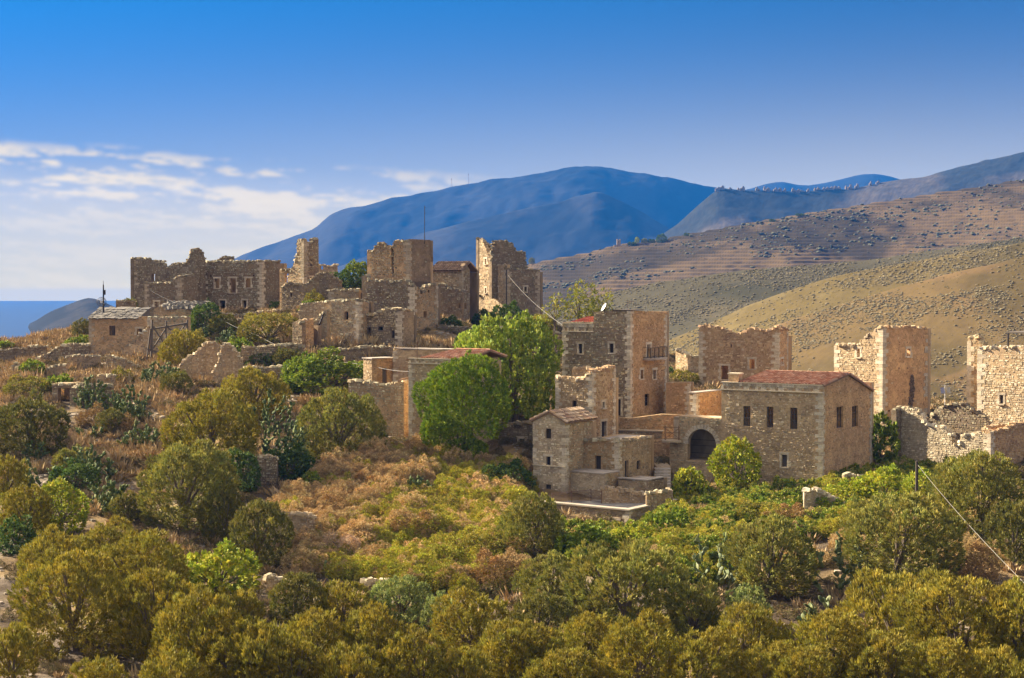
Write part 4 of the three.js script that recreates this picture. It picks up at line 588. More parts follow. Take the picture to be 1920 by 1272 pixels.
// --- house behind the round pine
{
  const B = new Building('stone_house', 'stone house with a red tiled roof standing half hidden behind the round pine', 'house', [872, 147.5], 30);
  const l = wall(B, 'L', { top: [[766.5, 674], [872, 674]], m: 'tan', pal: 'tan', cover: 0.68, q: 1, ql: true, open: [{ r: [796, 713, 808, 728], kind: 'shut', s: 1 }, { r: [843, 776, 850, 784], kind: 'dark' }] });
  const yc = B.py(674.5); cornice(B, -B.L, 0, yc + 0.02, B.py(683), l); quoins(B, -1, B.hit('L', 766.5, 684)[1], -1, { big: 1.1 });
  B.R = 6; closeBack(B, yc - 0.3, 'tan'); const P = (x, y, z) => V3(x, y, z), yr = yc + 0.72;
  const rf = tiledSlope(B.g, P(-B.L + 1.2, yc - 0.05, -0.3), P(0.3, yc - 0.05, -0.3), P(-B.L + 2.8, yr, -4), P(0.3, yr, -4), terracotta, 61); tiledSlope(B.g, P(0.3, yc, -7.2), P(-B.L + 1.2, yc, -7.2), P(0.3, yr, -4), P(-B.L + 2.8, yr, -4), terracotta, 62); ridgeTiles(rf, P(-B.L + 2.8, yr + 0.05, -4), P(0.3, yr + 0.05, -4), terracotta, 63);
  const w = wall(B, 'R', { prof: [[0, B.py(675)], [6, B.py(675)]], m: 'tan', pal: 'grey', q: 1 });
  const ae = at(782, 673, 148), an = thing('tv_aerial', 'rusty television aerial beside the tiled roof behind the round pine', 'aerial', ae); put('mast', barGeo(V3(0, -0.3, 0), V3(0, 1.7, 0), 0.025), M.rust, an); put('boom', mergeGeometries([barGeo(V3(-0.4, 1.35, 0), V3(0.15, 1.55, 0), 0.02), ...[-0.1, 0, 0.1].map((k) => barGeo(V3(-0.05, 1.2 + k, -0.2), V3(0.15, 1.7 + k, 0.25), 0.015))]), M.rust, an);
}
{
  const B = new Building('flat_house', 'plain beige flat-roofed house just behind the left end of the tiled roof', 'house', [868, 160], 30);
  wall(B, 'L', { top: [[737, 656.5], [868, 656]], m: 'tan', pal: 'warm', cover: 0.4, q: 0.9, ql: true, open: [{ r: [764.5, 690, 766.5, 704], kind: 'win' }] }); B.R = 4; closeBack(B, B.py(658), 'tan'); flatRoof(B, B.py(657.5)); put('coping', boxAt(-B.L - 0.08, 0.05, B.py(656.5), B.py(655.3), -0.7, 0.08), M.slab, B.g); quoins(B, -1, B.hit('L', 737, 658)[1], -1, { big: 0.9, skip: 0.3 });
}
{
  const B = new Building('stone_hut', 'small warm stone hut with a narrow dark door left of the beige flat-roofed house', 'hut', [697, 163], 50);
  wall(B, 'L', { top: [[681, 672], [697, 673]], m: 'tan', pal: 'tan' }); wall(B, 'R', { top: [[697, 673], [739, 672.5]], m: 'orange', pal: 'warm', cover: 0.75, open: [{ r: [716.6, 690.5, 725.6, 720], kind: 'door', old: true }] });
  closeBack(B, B.py(675), 'brown'); put('roof', boxAt(-B.L - 0.1, 0.15, B.py(673.5), B.py(671.5), -B.R, 0.12), M.slab, B.g);
}
{
  const B = new Building('ruined_wall', 'ruined wall with an orange sunlit return against the house behind the pine', 'ruin', [757, 153], 30);
  wall(B, 'L', { top: [[653, 716], [664, 714], [678, 716], [692, 719], [704, 722], [728, 722], [742, 720], [757, 716]], rag: 0.12, m: 'brown', pal: 'grey', cover: 0.9 });
  wall(B, 'R', { top: [[757, 716], [767, 711]], rag: 0.05, m: 'tan', pal: 'warm' });
}
{
  const B = new Building('low_house', 'long dark stone wall with a small framed window right of the round pine', 'wall', [1003, 150], 22);
  wall(B, 'L', { top: [[870, 815], [930, 804], [965, 795], [1003, 792]], rag: 0.05, m: 'dark', pal: 'dark', cover: 0.9, open: [{ r: [973.5, 823, 984, 840], kind: 'shut', s: 1 }, { r: [923, 833, 940, 836], kind: 'dark' }] }); B.R = 3; closeBack(B, B.py(800), 'dark');
}
// --- tower ruin with the broken top, on the skyline
{
  const B = new Building('ruined_tower', 'broken tower on the skyline with a sunlit left face and a dark right face', 'tower', [950, 238], 52);
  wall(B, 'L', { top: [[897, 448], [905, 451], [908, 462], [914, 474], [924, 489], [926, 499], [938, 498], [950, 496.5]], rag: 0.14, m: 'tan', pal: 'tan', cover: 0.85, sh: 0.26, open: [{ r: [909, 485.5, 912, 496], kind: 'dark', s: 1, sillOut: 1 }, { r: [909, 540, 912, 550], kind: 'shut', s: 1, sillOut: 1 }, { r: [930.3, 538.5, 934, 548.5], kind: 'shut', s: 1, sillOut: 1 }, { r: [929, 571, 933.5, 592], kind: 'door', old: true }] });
  wall(B, 'R', { top: [[950, 500], [950.5, 504.5], [1012, 507]], rag: 0.04, m: 'dark', pal: 'dark', cover: 0.85, sh: 0.26, q: 1.2, open: [{ r: [983, 538, 987.5, 547.5], kind: 'dark', s: 1 }] });  // dark mortar and stones put the shade of this side into the colour
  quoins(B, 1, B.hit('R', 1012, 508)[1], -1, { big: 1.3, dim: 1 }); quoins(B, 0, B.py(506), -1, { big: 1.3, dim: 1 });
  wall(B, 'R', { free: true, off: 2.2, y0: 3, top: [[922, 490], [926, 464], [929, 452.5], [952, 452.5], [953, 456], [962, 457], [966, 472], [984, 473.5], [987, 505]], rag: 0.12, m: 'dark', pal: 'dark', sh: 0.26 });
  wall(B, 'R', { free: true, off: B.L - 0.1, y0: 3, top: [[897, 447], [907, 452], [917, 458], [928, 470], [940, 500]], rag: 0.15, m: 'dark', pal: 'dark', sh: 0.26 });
  closeBack(B, B.py(510), 'dark'); flatRoof(B, B.py(508.5), 'dark');
  put('drainpipe', boxAt(0.03, 0.13, -2, B.py(506), 0.03, 0.13), M.iron, B.g); const lamp = put('lamp', boxAt(B.hit('L', 899, 553)[0], B.hit('L', 902, 553)[0], B.hit('L', 900, 557)[1], B.hit('L', 900, 553)[1], 0.05, 0.35), M.iron, B.g);
}
// --- tile-roofed house on the skyline
{
  const B = new Building('tiled_house', 'tall skyline house with a brown tiled roof beside the great ruined tower', 'house', [866, 222], 24);
  wall(B, 'L', { top: [[806, 508], [866, 508]], m: 'grey', pal: 'grey', cover: 0.85, sh: 0.25, q: 1.1, dim: 1 });
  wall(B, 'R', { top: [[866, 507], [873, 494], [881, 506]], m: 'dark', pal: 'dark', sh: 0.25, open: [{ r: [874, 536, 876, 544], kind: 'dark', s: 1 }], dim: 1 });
  quoins(B, 0, B.py(509), -1, { big: 1.2, dim: 1 }); B.R = Math.max(B.R, 5); closeBack(B, B.py(510), 'dark'); const P = (x, y, z) => V3(x, y, z), e = B.py(508.5), r = B.py(491);
  tiledSlope(B.g, P(-B.L, e, 0.3), P(0.1, e, 0.3), P(-B.L, r, -B.R / 2), P(0.1, r, -B.R / 2), [[0.26, 0.18, 0.12], [0.31, 0.22, 0.15], [0.21, 0.145, 0.1]], 71, { cw: 0.4, rl: 0.5 }); tiledSlope(B.g, P(0.1, e, -B.R - 0.2), P(-B.L, e, -B.R - 0.2), P(0.1, r, -B.R / 2), P(-B.L, r, -B.R / 2), oldTile, 72, { cw: 0.4, rl: 0.5 });
  wall(B, 'L', { free: true, off: -1.2, top: [[820, 534], [830, 533], [842, 541], [858, 545], [867, 548]], rag: 0.15, m: 'dark', pal: 'dark', sh: 0.25, open: [{ r: [860, 570, 865, 578], kind: 'dark' }] });
}
// --- the great ruined tower house in the middle of the upper village
{
  const B = new Building('ruined_tower', 'great ruined tower with a smooth plastered right face and a split, crumbling left face', 'tower', [766, 204], 31);
  wall(B, 'L', { top: [[688, 471], [701, 471.5], [702, 463], [708, 461], [712, 456], [719, 457], [721, 461], [733, 463.5], [734, 505], [736.5, 525], [738.5, 510], [737, 480], [736.6, 462], [731, 451], [738, 452], [752, 452.5], [766, 451.5]].map((p, i, a) => [i && p[0] <= a[i - 1][0] ? p[0] : p[0], p[1]]).filter((p, i) => ![11, 12, 13].includes(i)), rag: 0.16, m: 'brown', pal: 'dark', sh: 0.24, cover: 0.9, q: 1.1 });
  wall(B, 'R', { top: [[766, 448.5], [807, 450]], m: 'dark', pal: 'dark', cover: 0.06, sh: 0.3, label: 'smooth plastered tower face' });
  quoins(B, 0, B.py(453), B.py(535), { dim: 1, big: 1.1 }); B.R = Math.max(B.R, 4); closeBack(B, B.py(480), 'brown'); put('floor', boxAt(-B.L, 0, B.py(545), B.py(528), -B.R, 0), M.dark[0], B.g);
  put('wall', boxAt(-2.6, 0, B.py(490), B.py(449.5), -B.R - TH, -B.R), M.dark[0], B.g);
  const m = at(796, 450, 206), mast = thing('radio_mast', 'thin dark mast standing on top of the great ruined tower', 'mast', m); put('pole', barGeo(V3(0, -0.5, 0), V3(0, 4.4, 0), 0.055, 6, 0.035), M.iron, mast); put('antenna', mergeGeometries([barGeo(V3(-0.05, 4.1, 0), V3(0.2, 4.2, 0), 0.02), barGeo(V3(0, 3.3, 0), V3(0.12, 3.5, 0), 0.02)]), M.iron, mast);
}
{
  const B = new Building('ruined_house', 'broad ruined house body with quoined corners below the great tower', 'ruin', [774, 198], 31);
  wall(B, 'L', { top: [[678, 518], [686, 517], [690, 526], [720, 527], [745, 529], [760, 525], [774, 535]], rag: 0.15, m: 'dark', pal: 'dark', sh: 0.23, cover: 0.85, q: 1.1, ql: true });
  wall(B, 'R', { top: [[774, 535], [790, 542], [794, 546], [800, 538], [808, 534], [821, 533]], rag: 0.1, m: 'brown', pal: 'dark', cover: 0.5, sh: 0.23, q: 1.1, open: [{ r: [794, 584, 800, 596], kind: 'dark' }, { r: [788, 543, 792, 551], kind: 'dark' }, { r: [802, 544, 805, 549], kind: 'dark' }] });
  quoins(B, 0, B.py(538), -1, { dim: 0, big: 1.2, mats: M.quoin.slice(0, 3) }); quoins(B, 1, B.hit('R', 821, 536)[1], -1, { dim: 1, big: 1.2 }); closeBack(B, B.py(545), 'dark'); flatRoof(B, B.py(540), 'dark');
}
{
  const B = new Building('ruined_house', 'lower ruined front with four dark openings below the great tower', 'ruin', [750, 191], 30);
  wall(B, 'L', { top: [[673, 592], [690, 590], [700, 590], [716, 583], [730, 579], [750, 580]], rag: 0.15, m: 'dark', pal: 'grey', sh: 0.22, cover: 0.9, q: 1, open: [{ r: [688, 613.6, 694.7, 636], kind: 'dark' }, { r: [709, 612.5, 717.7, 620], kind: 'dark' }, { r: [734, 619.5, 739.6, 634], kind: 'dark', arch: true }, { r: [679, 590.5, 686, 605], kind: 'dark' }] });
  wall(B, 'R', { top: [[750, 580], [776, 583]], rag: 0.08, m: 'brown', pal: 'dark', cover: 0.2 }); quoins(B, 0, B.py(584), -1, { big: 1.1, mats: M.quoin.slice(0, 3) }); closeBack(B, B.py(592), 'dark'); flatRoof(B, B.py(590), 'dark');
}
{
  const B = new Building('stone_house', 'blocky stone house with a small arched window and dry grass on its flat roof', 'house', [672, 192], 32);
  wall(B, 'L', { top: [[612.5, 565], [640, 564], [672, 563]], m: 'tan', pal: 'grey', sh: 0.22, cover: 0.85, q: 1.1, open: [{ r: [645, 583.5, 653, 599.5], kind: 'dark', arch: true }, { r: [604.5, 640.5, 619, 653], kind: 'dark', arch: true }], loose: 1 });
  wall(B, 'R', { top: [[672, 563], [692, 566]], rag: 0.1, m: 'brown', pal: 'dark', cover: 0.6 }); quoins(B, 0, B.py(564), -1, { big: 1.2, mats: M.quoin.slice(0, 3) }); closeBack(B, B.py(566), 'dark'); flatRoof(B, B.py(564.5), 'tan');
}
{
  const B = new Building('ruined_annex', 'crumbling stone annex with a sloping broken top left of the blocky stone house', 'ruin', [613, 193.5], 30);
  wall(B, 'L', { top: [[585, 606], [597, 597], [606, 585], [613, 583]], rag: 0.12, m: 'tan', pal: 'grey', sh: 0.22 });
  wall(B, 'L', { free: true, off: 2.6, top: [[560, 592], [562, 572], [590, 569], [616, 567]], rag: 0.08, m: 'tan', pal: 'tan', sh: 0.22 });
  put('drainpipe', barGeo(V3(...[...B.hit('L', 598, 613), 0.1]), V3(...[...B.hit('L', 608, 587), 0.1]), 0.09), M.iron, B.g);
}
{
  const B = new Building('ruined_annex', 'low ruined shed with a warm right wall at the foot of the crumbling annex', 'ruin', [566, 190], 42);
  wall(B, 'L', { top: [[548, 606], [556, 603], [566, 606]], rag: 0.1, m: 'dark', pal: 'dark' }); wall(B, 'R', { top: [[566, 606], [575, 602], [588, 598]], rag: 0.1, m: 'orange', pal: 'warm' }); closeBack(B, B.py(612), 'dark');
}
{
  const B = new Building('stone_shed', 'flat stone shed with dry grass along its roof behind the blocky stone house', 'shed', [673, 203], 18);
  wall(B, 'L', { top: [[616, 545], [640, 544], [673, 545]], m: 'brown', pal: 'dark', sh: 0.22, q: 1, ql: true, loose: 1 }); quoins(B, -1, B.hit('L', 616, 547)[1], -1, { big: 1.2, dim: 1 }); B.R = 3.5; closeBack(B, B.py(546), 'dark'); flatRoof(B, B.py(545.5), 'tan');
}
// --- slim broken tower and the arched wall beside it
{
  const B = new Building('ruined_tower', 'slim broken tower with a stepped, crumbling left edge', 'tower', [570, 212], 40);
  wall(B, 'L', { top: [[539, 521], [543, 512], [548, 505], [549, 499], [552.5, 492], [553, 484], [556, 479], [554.5, 474], [556.5, 462], [556.8, 456], [559, 450], [570, 450]].filter((p) => p[0] !== 554.5), rag: 0.14, m: 'tan', pal: 'grey', sh: 0.23 });
  wall(B, 'R', { top: [[570, 449.5], [573, 451], [577, 456], [585, 456], [588, 449], [597, 448]], rag: 0.12, m: 'dark', pal: 'dark', sh: 0.24, cover: 0.85, open: [{ r: [581, 487, 585.5, 499], kind: 'wall' }, { r: [581, 520, 585.5, 531], kind: 'wall', s: 2 }], dim: 1 });
  quoins(B, 0, B.py(452), -1, { big: 1.2, dim: 1 });
}
{
  const B = new Building('ruined_wall', 'thin ruined wall with an arched window open to the sky beside the slim broken tower', 'ruin', [553, 213.5], 34);
  wall(B, 'L', { top: [[524, 507], [530, 506], [536, 507], [541, 505], [553, 509]], rag: 0.1, t: 0.4, m: 'orange', pal: 'dark', sh: 0.22, open: [{ r: [533.8, 512, 541, 531], arch: true }] });
  wall(B, 'L', { free: true, off: -1.0, top: [[528, 540], [536, 533], [545, 531], [570, 536]], rag: 0.1, m: 'dark', pal: 'dark', sh: 0.22, open: [{ r: [544, 550, 547.5, 557], kind: 'dark' }] });
}
groundWall('ruined_wall', 'low dark ruined wall in the shade to the right of the slim broken tower', [[570, 536, 556], [598, 512, 556], [616, 514, 556], [640, 530, 556]], { d: 209, rag: 0.14 });
{
  const B = new Building('ruined_wall', 'small far ruin with an empty window right of the slim broken tower', 'ruin', [631, 250], 20);
  wall(B, 'L', { top: [[597, 497], [608, 497.5], [612, 500], [622, 500], [624, 496.5], [631, 497]], t: 0.4, rag: 0.03, m: 'tan', pal: 'tan', cover: 0.5, open: [{ r: [600, 499, 605.5, 505], kind: 'hole' }] });
}
// --- square house with three framed windows
{
  const B = new Building('square_house', 'square roofless stone house with three framed windows above two dark doors', 'house', [491, 222], 30);
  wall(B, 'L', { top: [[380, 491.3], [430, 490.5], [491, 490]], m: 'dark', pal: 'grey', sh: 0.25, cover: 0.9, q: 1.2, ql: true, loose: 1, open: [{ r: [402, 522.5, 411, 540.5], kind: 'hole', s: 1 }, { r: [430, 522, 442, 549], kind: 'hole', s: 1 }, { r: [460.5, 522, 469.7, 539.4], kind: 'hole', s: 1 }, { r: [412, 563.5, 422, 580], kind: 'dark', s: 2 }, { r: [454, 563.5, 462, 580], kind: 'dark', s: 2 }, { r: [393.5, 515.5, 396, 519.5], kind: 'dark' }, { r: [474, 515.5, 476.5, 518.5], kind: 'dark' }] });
  wall(B, 'R', { top: [[491, 490], [525, 490]], m: 'dark', pal: 'dark', sh: 0.22, cover: 0.9, loose: 1, q: 1.2 });
  quoins(B, 0, B.py(491), -1, { big: 1.25, mats: M.quoin.slice(0, 3) }); quoins(B, -1, B.hit('L', 380, 492)[1], -1, { big: 1.25, mats: M.quoin.slice(0, 3) }); B.R = Math.max(B.R, 5);
  closeBack(B, B.py(493), 'brown'); put('floor', boxAt(-B.L + TH, -TH, B.py(553), B.py(551), -B.R, -TH), M.dark[0], B.g);
  wall(B, 'L', { free: true, off: 5, top: [[406, 490], [418, 482], [432, 482], [434, 491]], y0: B.py(505), rag: 0.08, m: 'dark', pal: 'dark' });
}
// --- ruined tower house at the left end of the skyline
{
  const B = new Building('ruined_house', 'large roofless ruin with a tall jagged chimney stub at the left of the skyline', 'ruin', [365, 224], 29);
  wall(B, 'L', { top: [[250, 485], [262, 484.5], [278, 485], [280, 489.5], [302, 490], [306, 495], [311, 504], [318, 500], [324, 495], [336, 494], [350, 494], [352, 487], [356, 477], [359, 470], [365, 468]], rag: 0.16, m: 'dark', pal: 'dark', sh: 0.25, cover: 0.9, open: [{ r: [283.5, 514, 290, 527], kind: 'hole' }] });
  wall(B, 'R', { top: [[365, 468], [376, 468], [382, 480], [385, 488]], rag: 0.14, m: 'dark', pal: 'dark', sh: 0.25 });
  quoins(B, -1, B.hit('L', 250, 487)[1], -1, { big: 1.2, dim: 1, skip: 0.3 });
  wall(B, 'R', { free: true, off: B.L - 0.1, top: [[250, 484], [262, 490], [276, 500], [290, 540]], rag: 0.14, m: 'dark', pal: 'dark' });
}
{
  const B = new Building('ruined_house', 'ruined front room with a small square window before the jagged roofless ruin', 'ruin', [337, 216], 29);
  wall(B, 'L', { top: [[271, 532], [300, 531], [321, 531], [325, 523], [332, 520], [337, 518.5]], rag: 0.08, m: 'dark', pal: 'dark', sh: 0.23, cover: 0.9, q: 1, ql: true, open: [{ r: [289.4, 566, 297.5, 576], kind: 'dark', s: 2 }] });
  wall(B, 'R', { top: [[337, 519], [350, 518], [366, 516]], rag: 0.08, m: 'dark', pal: 'dark', sh: 0.23 }); quoins(B, -1, B.hit('L', 271, 533)[1], -1, { dim: 1, big: 1.1 }); quoins(B, 0, B.py(521), -1, { dim: 1, big: 1.1 });
}
groundWall('ruined_wall', 'dark wall stub with bushes on it left of the jagged roofless ruin', [[217, 565, 600], [253, 566, 600]], { d: 219, rag: 0.05 });
// --- slate-roofed cottage
{
  const B = new Building('cottage', 'weathered plastered cottage with a rough stone-slab roof at the left', 'cottage', [281, 199], 16);
  wall(B, 'L', { top: [[166.5, 597], [259, 597], [260, 594], [281, 594]], m: 'brown', pal: 'dark', cover: 0.38, sh: 0.22, q: 1, ql: true, open: [{ r: [204, 611, 215.5, 629.5], kind: 'win', old: true, noglass: true }, { r: [256, 616.5, 266, 629], kind: 'dark', s: 2 }] });
  quoins(B, -1, B.hit('L', 166.5, 598)[1], -1, { dim: 1, big: 1.1 }); B.R = 5; closeBack(B, B.py(598), 'dark');
  const rng = rngOf(81), x0 = -B.L - 0.15, x1 = B.hit('L', 259, 590)[0], eY = B.py(597), rY = B.py(578), slabM = [[0.125, 0.11, 0.09], [0.17, 0.15, 0.12], [0.09, 0.08, 0.068], [0.21, 0.185, 0.15]].map(([r, g, b]) => new THREE.MeshStandardMaterial({ color: C(r, g, b), map: rep(blotch, 1.5, true), roughness: 0.9 })), roof = put('roof', (() => { const b = new Bag(); b.hexa([[x0, eY - 0.25, -2.9], [x1, eY - 0.25, -2.9], [x1, rY - 0.2, -2.95], [x0, rY - 0.2, -2.95], [x0, eY - 0.12, 0.15], [x1, eY - 0.12, 0.15], [x1, rY - 0.1, -2.9], [x0, rY - 0.1, -2.9]], [0.2, 0.17, 0.14], [0, 0], true); return b.geo(); })(), M.stone, B.g);
  const nr = 6, nc = 17; for (let r = 0; r < nr; r++) for (let c = 0; c < nc; c++) { const f = (r + 0.4 * rng()) / nr, m = put('slab', jitterBox(rng), slabM[(rng() * 4) | 0], roof); m.scale.set((x1 - x0) / nc * (0.9 + rng() * 0.6), 0.07 + rng() * 0.05, 0.75 + rng() * 0.3); m.position.set(lerp(x0, x1, (c + 0.5 + (rng() - 0.5) * 0.5) / nc), lerp(eY, rY, f) + 0.02 + rng() * 0.05, lerp(0.15, -2.8, f) - 0.25); m.rotation.set(Math.atan2(rY - eY, 2.95) * 0.75 + (rng() - 0.5) * 0.12, (rng() - 0.5) * 0.4, (rng() - 0.5) * 0.14); }
}
{
  const B = new Building('stone_hut', 'small stone hut under a heap of loose roof slabs behind the timber frame', 'hut', [361, 208], 14);
  wall(B, 'L', { top: [[288, 580], [300, 574], [319, 581], [361, 580]], m: 'tan', pal: 'grey', sh: 0.24, cover: 0.85 }); B.R = 4; closeBack(B, B.py(581), 'dark');
  const bag = new Bag(), rng = rngOf(83); const x0 = B.hit('L', 296, 575)[0]; for (let k = 0; k < 150; k++) { const f = rng(); rubble(bag, rng, lerp(x0, 1.2, rng()), B.py(580) + f * 0.85 + rng() * 0.1, 0.1 - f * 2.6, 0.35 + rng() * 0.3, shade([0.22, 0.20, 0.165], rng, 0.3)); } tag(put('loose_slabs', bag.geo(), M.stone, B.g), null, null, null, 'stuff');
}
{
  const B = new Building('ruined_wall', 'ruined wall propped by the grey timber frame', 'ruin', [353, 197], 14);
  wall(B, 'L', { top: [[276, 596], [290, 596], [320, 597], [353, 595]], rag: 0.04, m: 'tan', pal: 'grey', sh: 0.26, cover: 0.9, q: 1, ql: true }); quoins(B, -1, B.hit('L', 276, 597)[1], -1, { big: 1.3 });
  wall(B, 'L', { free: true, off: -0.6, t: 1.2, top: [[228, 662], [233, 652], [246, 645], [258, 634], [268, 622], [278, 612]], rag: 0.12, m: 'tan', pal: 'tan', sh: 0.26 });
}
{
  const base = at(283, 684, 194), t = thing('timber_frame', 'grey weathered timber frame with crossed braces propping the ruined wall', 'timber frame', base), X = (x, y, d = 194) => at(x, y, d).sub(base);
  for (const [a, b, r] of [[[283, 686], [285, 600], 0.14], [[311, 640], [311, 602], 0.11], [[351, 660], [351, 600], 0.12]]) put('post', barGeo(X(...a), X(...b), r, 5), M.oldWood, t);
  put('rail', barGeo(X(281, 618), X(351, 606), 0.11, 5), M.oldWood, t); put('rail', barGeo(X(276, 655), X(300, 662), 0.1, 5), M.oldWood, t);
  for (const [a, b] of [[[285, 656], [312, 614]], [[286, 612], [310, 648]], [[312, 612], [330, 628]], [[334, 628], [348, 608]], [[273, 690], [282, 618]]]) put('brace', barGeo(X(...a), X(...b), 0.1, 5), M.oldWood, t);
}
// --- low ruins on the left slope and terrace walls
groundWall('ruined_wall', 'long low wall on the skyline at the far left', [[-60, 660, 690], [0, 658, 688], [48, 654, 684], [56, 650, 684], [86, 650, 682]], { d: 205, rag: 0.06 });
groundWall('ruined_wall', 'sloping rubble wall below the left end of the cottage', [[64, 674, 692], [90, 664, 692], [113, 648, 692], [140, 646, 692], [168, 647, 690]], { d: 201, rag: 0.12, pal: 'grey' });
groundWall('plastered_wall', 'low plastered wall below the cottage, left of the doorway gap', [[126, 670, 702], [144, 667, 704], [187, 669, 702]], { d: 189, rag: 0.04, m: 'grey', cover: 0.35 });
groundWall('ruined_wall', 'broken wall pier right of the doorway gap below the cottage', [[198, 670, 704], [212, 669, 704], [236, 676, 702], [262, 690, 704]], { d: 188, rag: 0.08, m: 'grey', pal: 'grey' });
groundWall('ruined_wall', 'low broken wall left of the plastered wall', [[72, 716, 724], [92, 690, 722], [108, 686, 716], [124, 684, 712]], { d: 182, rag: 0.12, pal: 'grey', m: 'grey' });
groundWall('dry_stone_wall', 'dry stone wall stub among yellow weeds at the far left', [[14, 702, 712], [28, 681, 710], [40, 700, 712]], { d: 184, rag: 0.12, pal: 'grey' });
{
  const B = new Building('ruined_chamber', 'small roofless stone chamber open at the front among prickly pears', 'ruin', [206, 164], 16);
  wall(B, 'L', { top: [[97, 722], [112, 721], [130, 722], [140, 721], [206, 724]], rag: 0.05, m: 'dark', pal: 'grey', sh: 0.2, open: [{ r: [108, 728, 131, 776], kind: 'dark' }] }); put('roof', boxAt(-B.L + 0.2, -B.L + 3, B.py(724), B.py(721), -2, -0.2), M.tan[0], B.g);
  wall(B, 'L', { free: true, off: -0.9, t: 0.8, top: [[130, 732], [136, 727], [152, 727], [156, 740]], rag: 0.06, m: 'dark', pal: 'grey', sh: 0.2 });
}
groundWall('ruined_wall', 'short wall pier with dry grass beside the ruined chamber', [[180, 706, 730], [206, 704, 730], [214, 706, 728]], { d: 172, rag: 0.06, pal: 'grey', m: 'grey' });
groundWall('ruined_gable', 'left one of two broken gable walls in the middle of the left slope', [[336, 690, 736], [345, 676, 736], [360, 668, 738], [374, 656, 738], [386, 643, 738], [402, 643, 738], [411, 652, 736]], { d: 178, rag: 0.14, m: 'tan', pal: 'tan', t: 0.8 });
groundWall('ruined_gable', 'right one of two broken gable walls, with a tapering top', [[398, 700, 744], [409, 680, 744], [417, 650, 742], [424, 645, 742], [436, 654, 742], [446, 668, 742], [453, 676, 740]], { d: 175, rag: 0.14, m: 'tan', pal: 'tan', t: 0.8 });
groundWall('terrace_wall', 'stone terrace wall with dry grass on top, right of the broken gables', [[452, 652, 680], [476, 653, 680], [520, 648, 680], [545, 646, 680], [568, 650, 680]], { d: 184, rag: 0.06, m: 'dark', pal: 'grey' });
groundWall('terrace_wall', 'lower terrace wall hung with prickly pear leaves', [[440, 700, 716], [458, 689, 714], [500, 690, 712], [545, 687, 710]], { d: 178, rag: 0.06, m: 'dark', pal: 'grey' });
groundWall('terrace_wall', 'dark terrace wall along the foot of the great ruined tower', [[603, 656, 684], [650, 655, 684], [690, 651, 684], [736, 652, 684]], { d: 186, rag: 0.05 });
groundWall('terrace_wall', 'shaded terrace wall right of the great ruined tower', [[820, 611, 655], [850, 613, 655], [900, 617, 655], [950, 612, 655]], { d: 202, rag: 0.06 });
groundWall('ruined_wall', 'rubble-topped wall behind the tall bright green tree', [[940, 615, 650], [975, 622, 650], [1000, 618, 650], [1022, 624, 650], [1046, 623, 650]], { d: 196, rag: 0.1, pal: 'grey' });
groundWall('terrace_wall', 'upper terrace wall with dry grass along the foot of the square house', [[372, 590, 606], [412, 588, 606], [450, 592, 606], [480, 586, 604], [540, 580, 604]], { d: 214, rag: 0.1, pal: 'grey' });
groundWall('terrace_wall', 'dark terrace wall behind the dark bush below the square house', [[408, 600, 622], [440, 601, 622], [480, 596, 622]], { d: 209, rag: 0.06 });
groundWall('retaining_wall', 'low retaining wall with a flat coping below the house behind the pine', [[706, 839, 858], [765, 842, 858], [840, 845, 858], [870, 850, 862]], { d: 147, rag: 0.02, m: 'grey', pal: 'grey' });
groundWall('retaining_wall', 'shaded retaining wall below the small framed window', [[870, 856, 872], [950, 860, 875], [1000, 868, 880]], { d: 146.5, rag: 0.04, m: 'grey', pal: 'grey' });
groundWall('dry_stone_wall', 'dry stone wall facing the reddish brush slope', [[514, 968, 1010], [540, 965, 1010], [576, 966, 1006], [590, 972, 1000]], { d: 119, rag: 0.06, m: 'tan', pal: 'tan' });
groundWall('dry_stone_wall', 'pale dry stone wall end catching the sun beside the bright green bush', [[500, 1084, 1150], [512, 1083, 1146], [534, 1092, 1140], [560, 1104, 1130]], { d: 106, rag: 0.05, m: 'pale', pal: 'pale', sh: 0.16 });
groundWall('dry_stone_wall', 'low dry stone terrace edge at the foot of the brush slope', [[680, 1092, 1112], [720, 1090, 1114], [760, 1099, 1118]], { d: 106, rag: 0.05, m: 'pale', pal: 'pale', sh: 0.16 });
groundWall('dry_stone_wall', 'dry stone wall in the shadow of the olive bushes on the left slope', [[466, 862, 905], [498, 856, 908], [520, 862, 905]], { d: 136, rag: 0.08, pal: 'grey' });
groundWall('dry_stone_wall', 'broken dry stone wall end left of the bright fig bushes', [[1508, 922, 945], [1530, 919, 945], [1556, 932, 952], [1596, 952, 968]], { d: 126, rag: 0.06, m: 'pale', pal: 'pale', sh: 0.17 });
groundWall('low_wall', 'low dark slab wall against the foot of the orange gable', [[1582, 890, 902], [1622, 896, 908]], { d: 138, rag: 0.03, m: 'grey', pal: 'grey' });
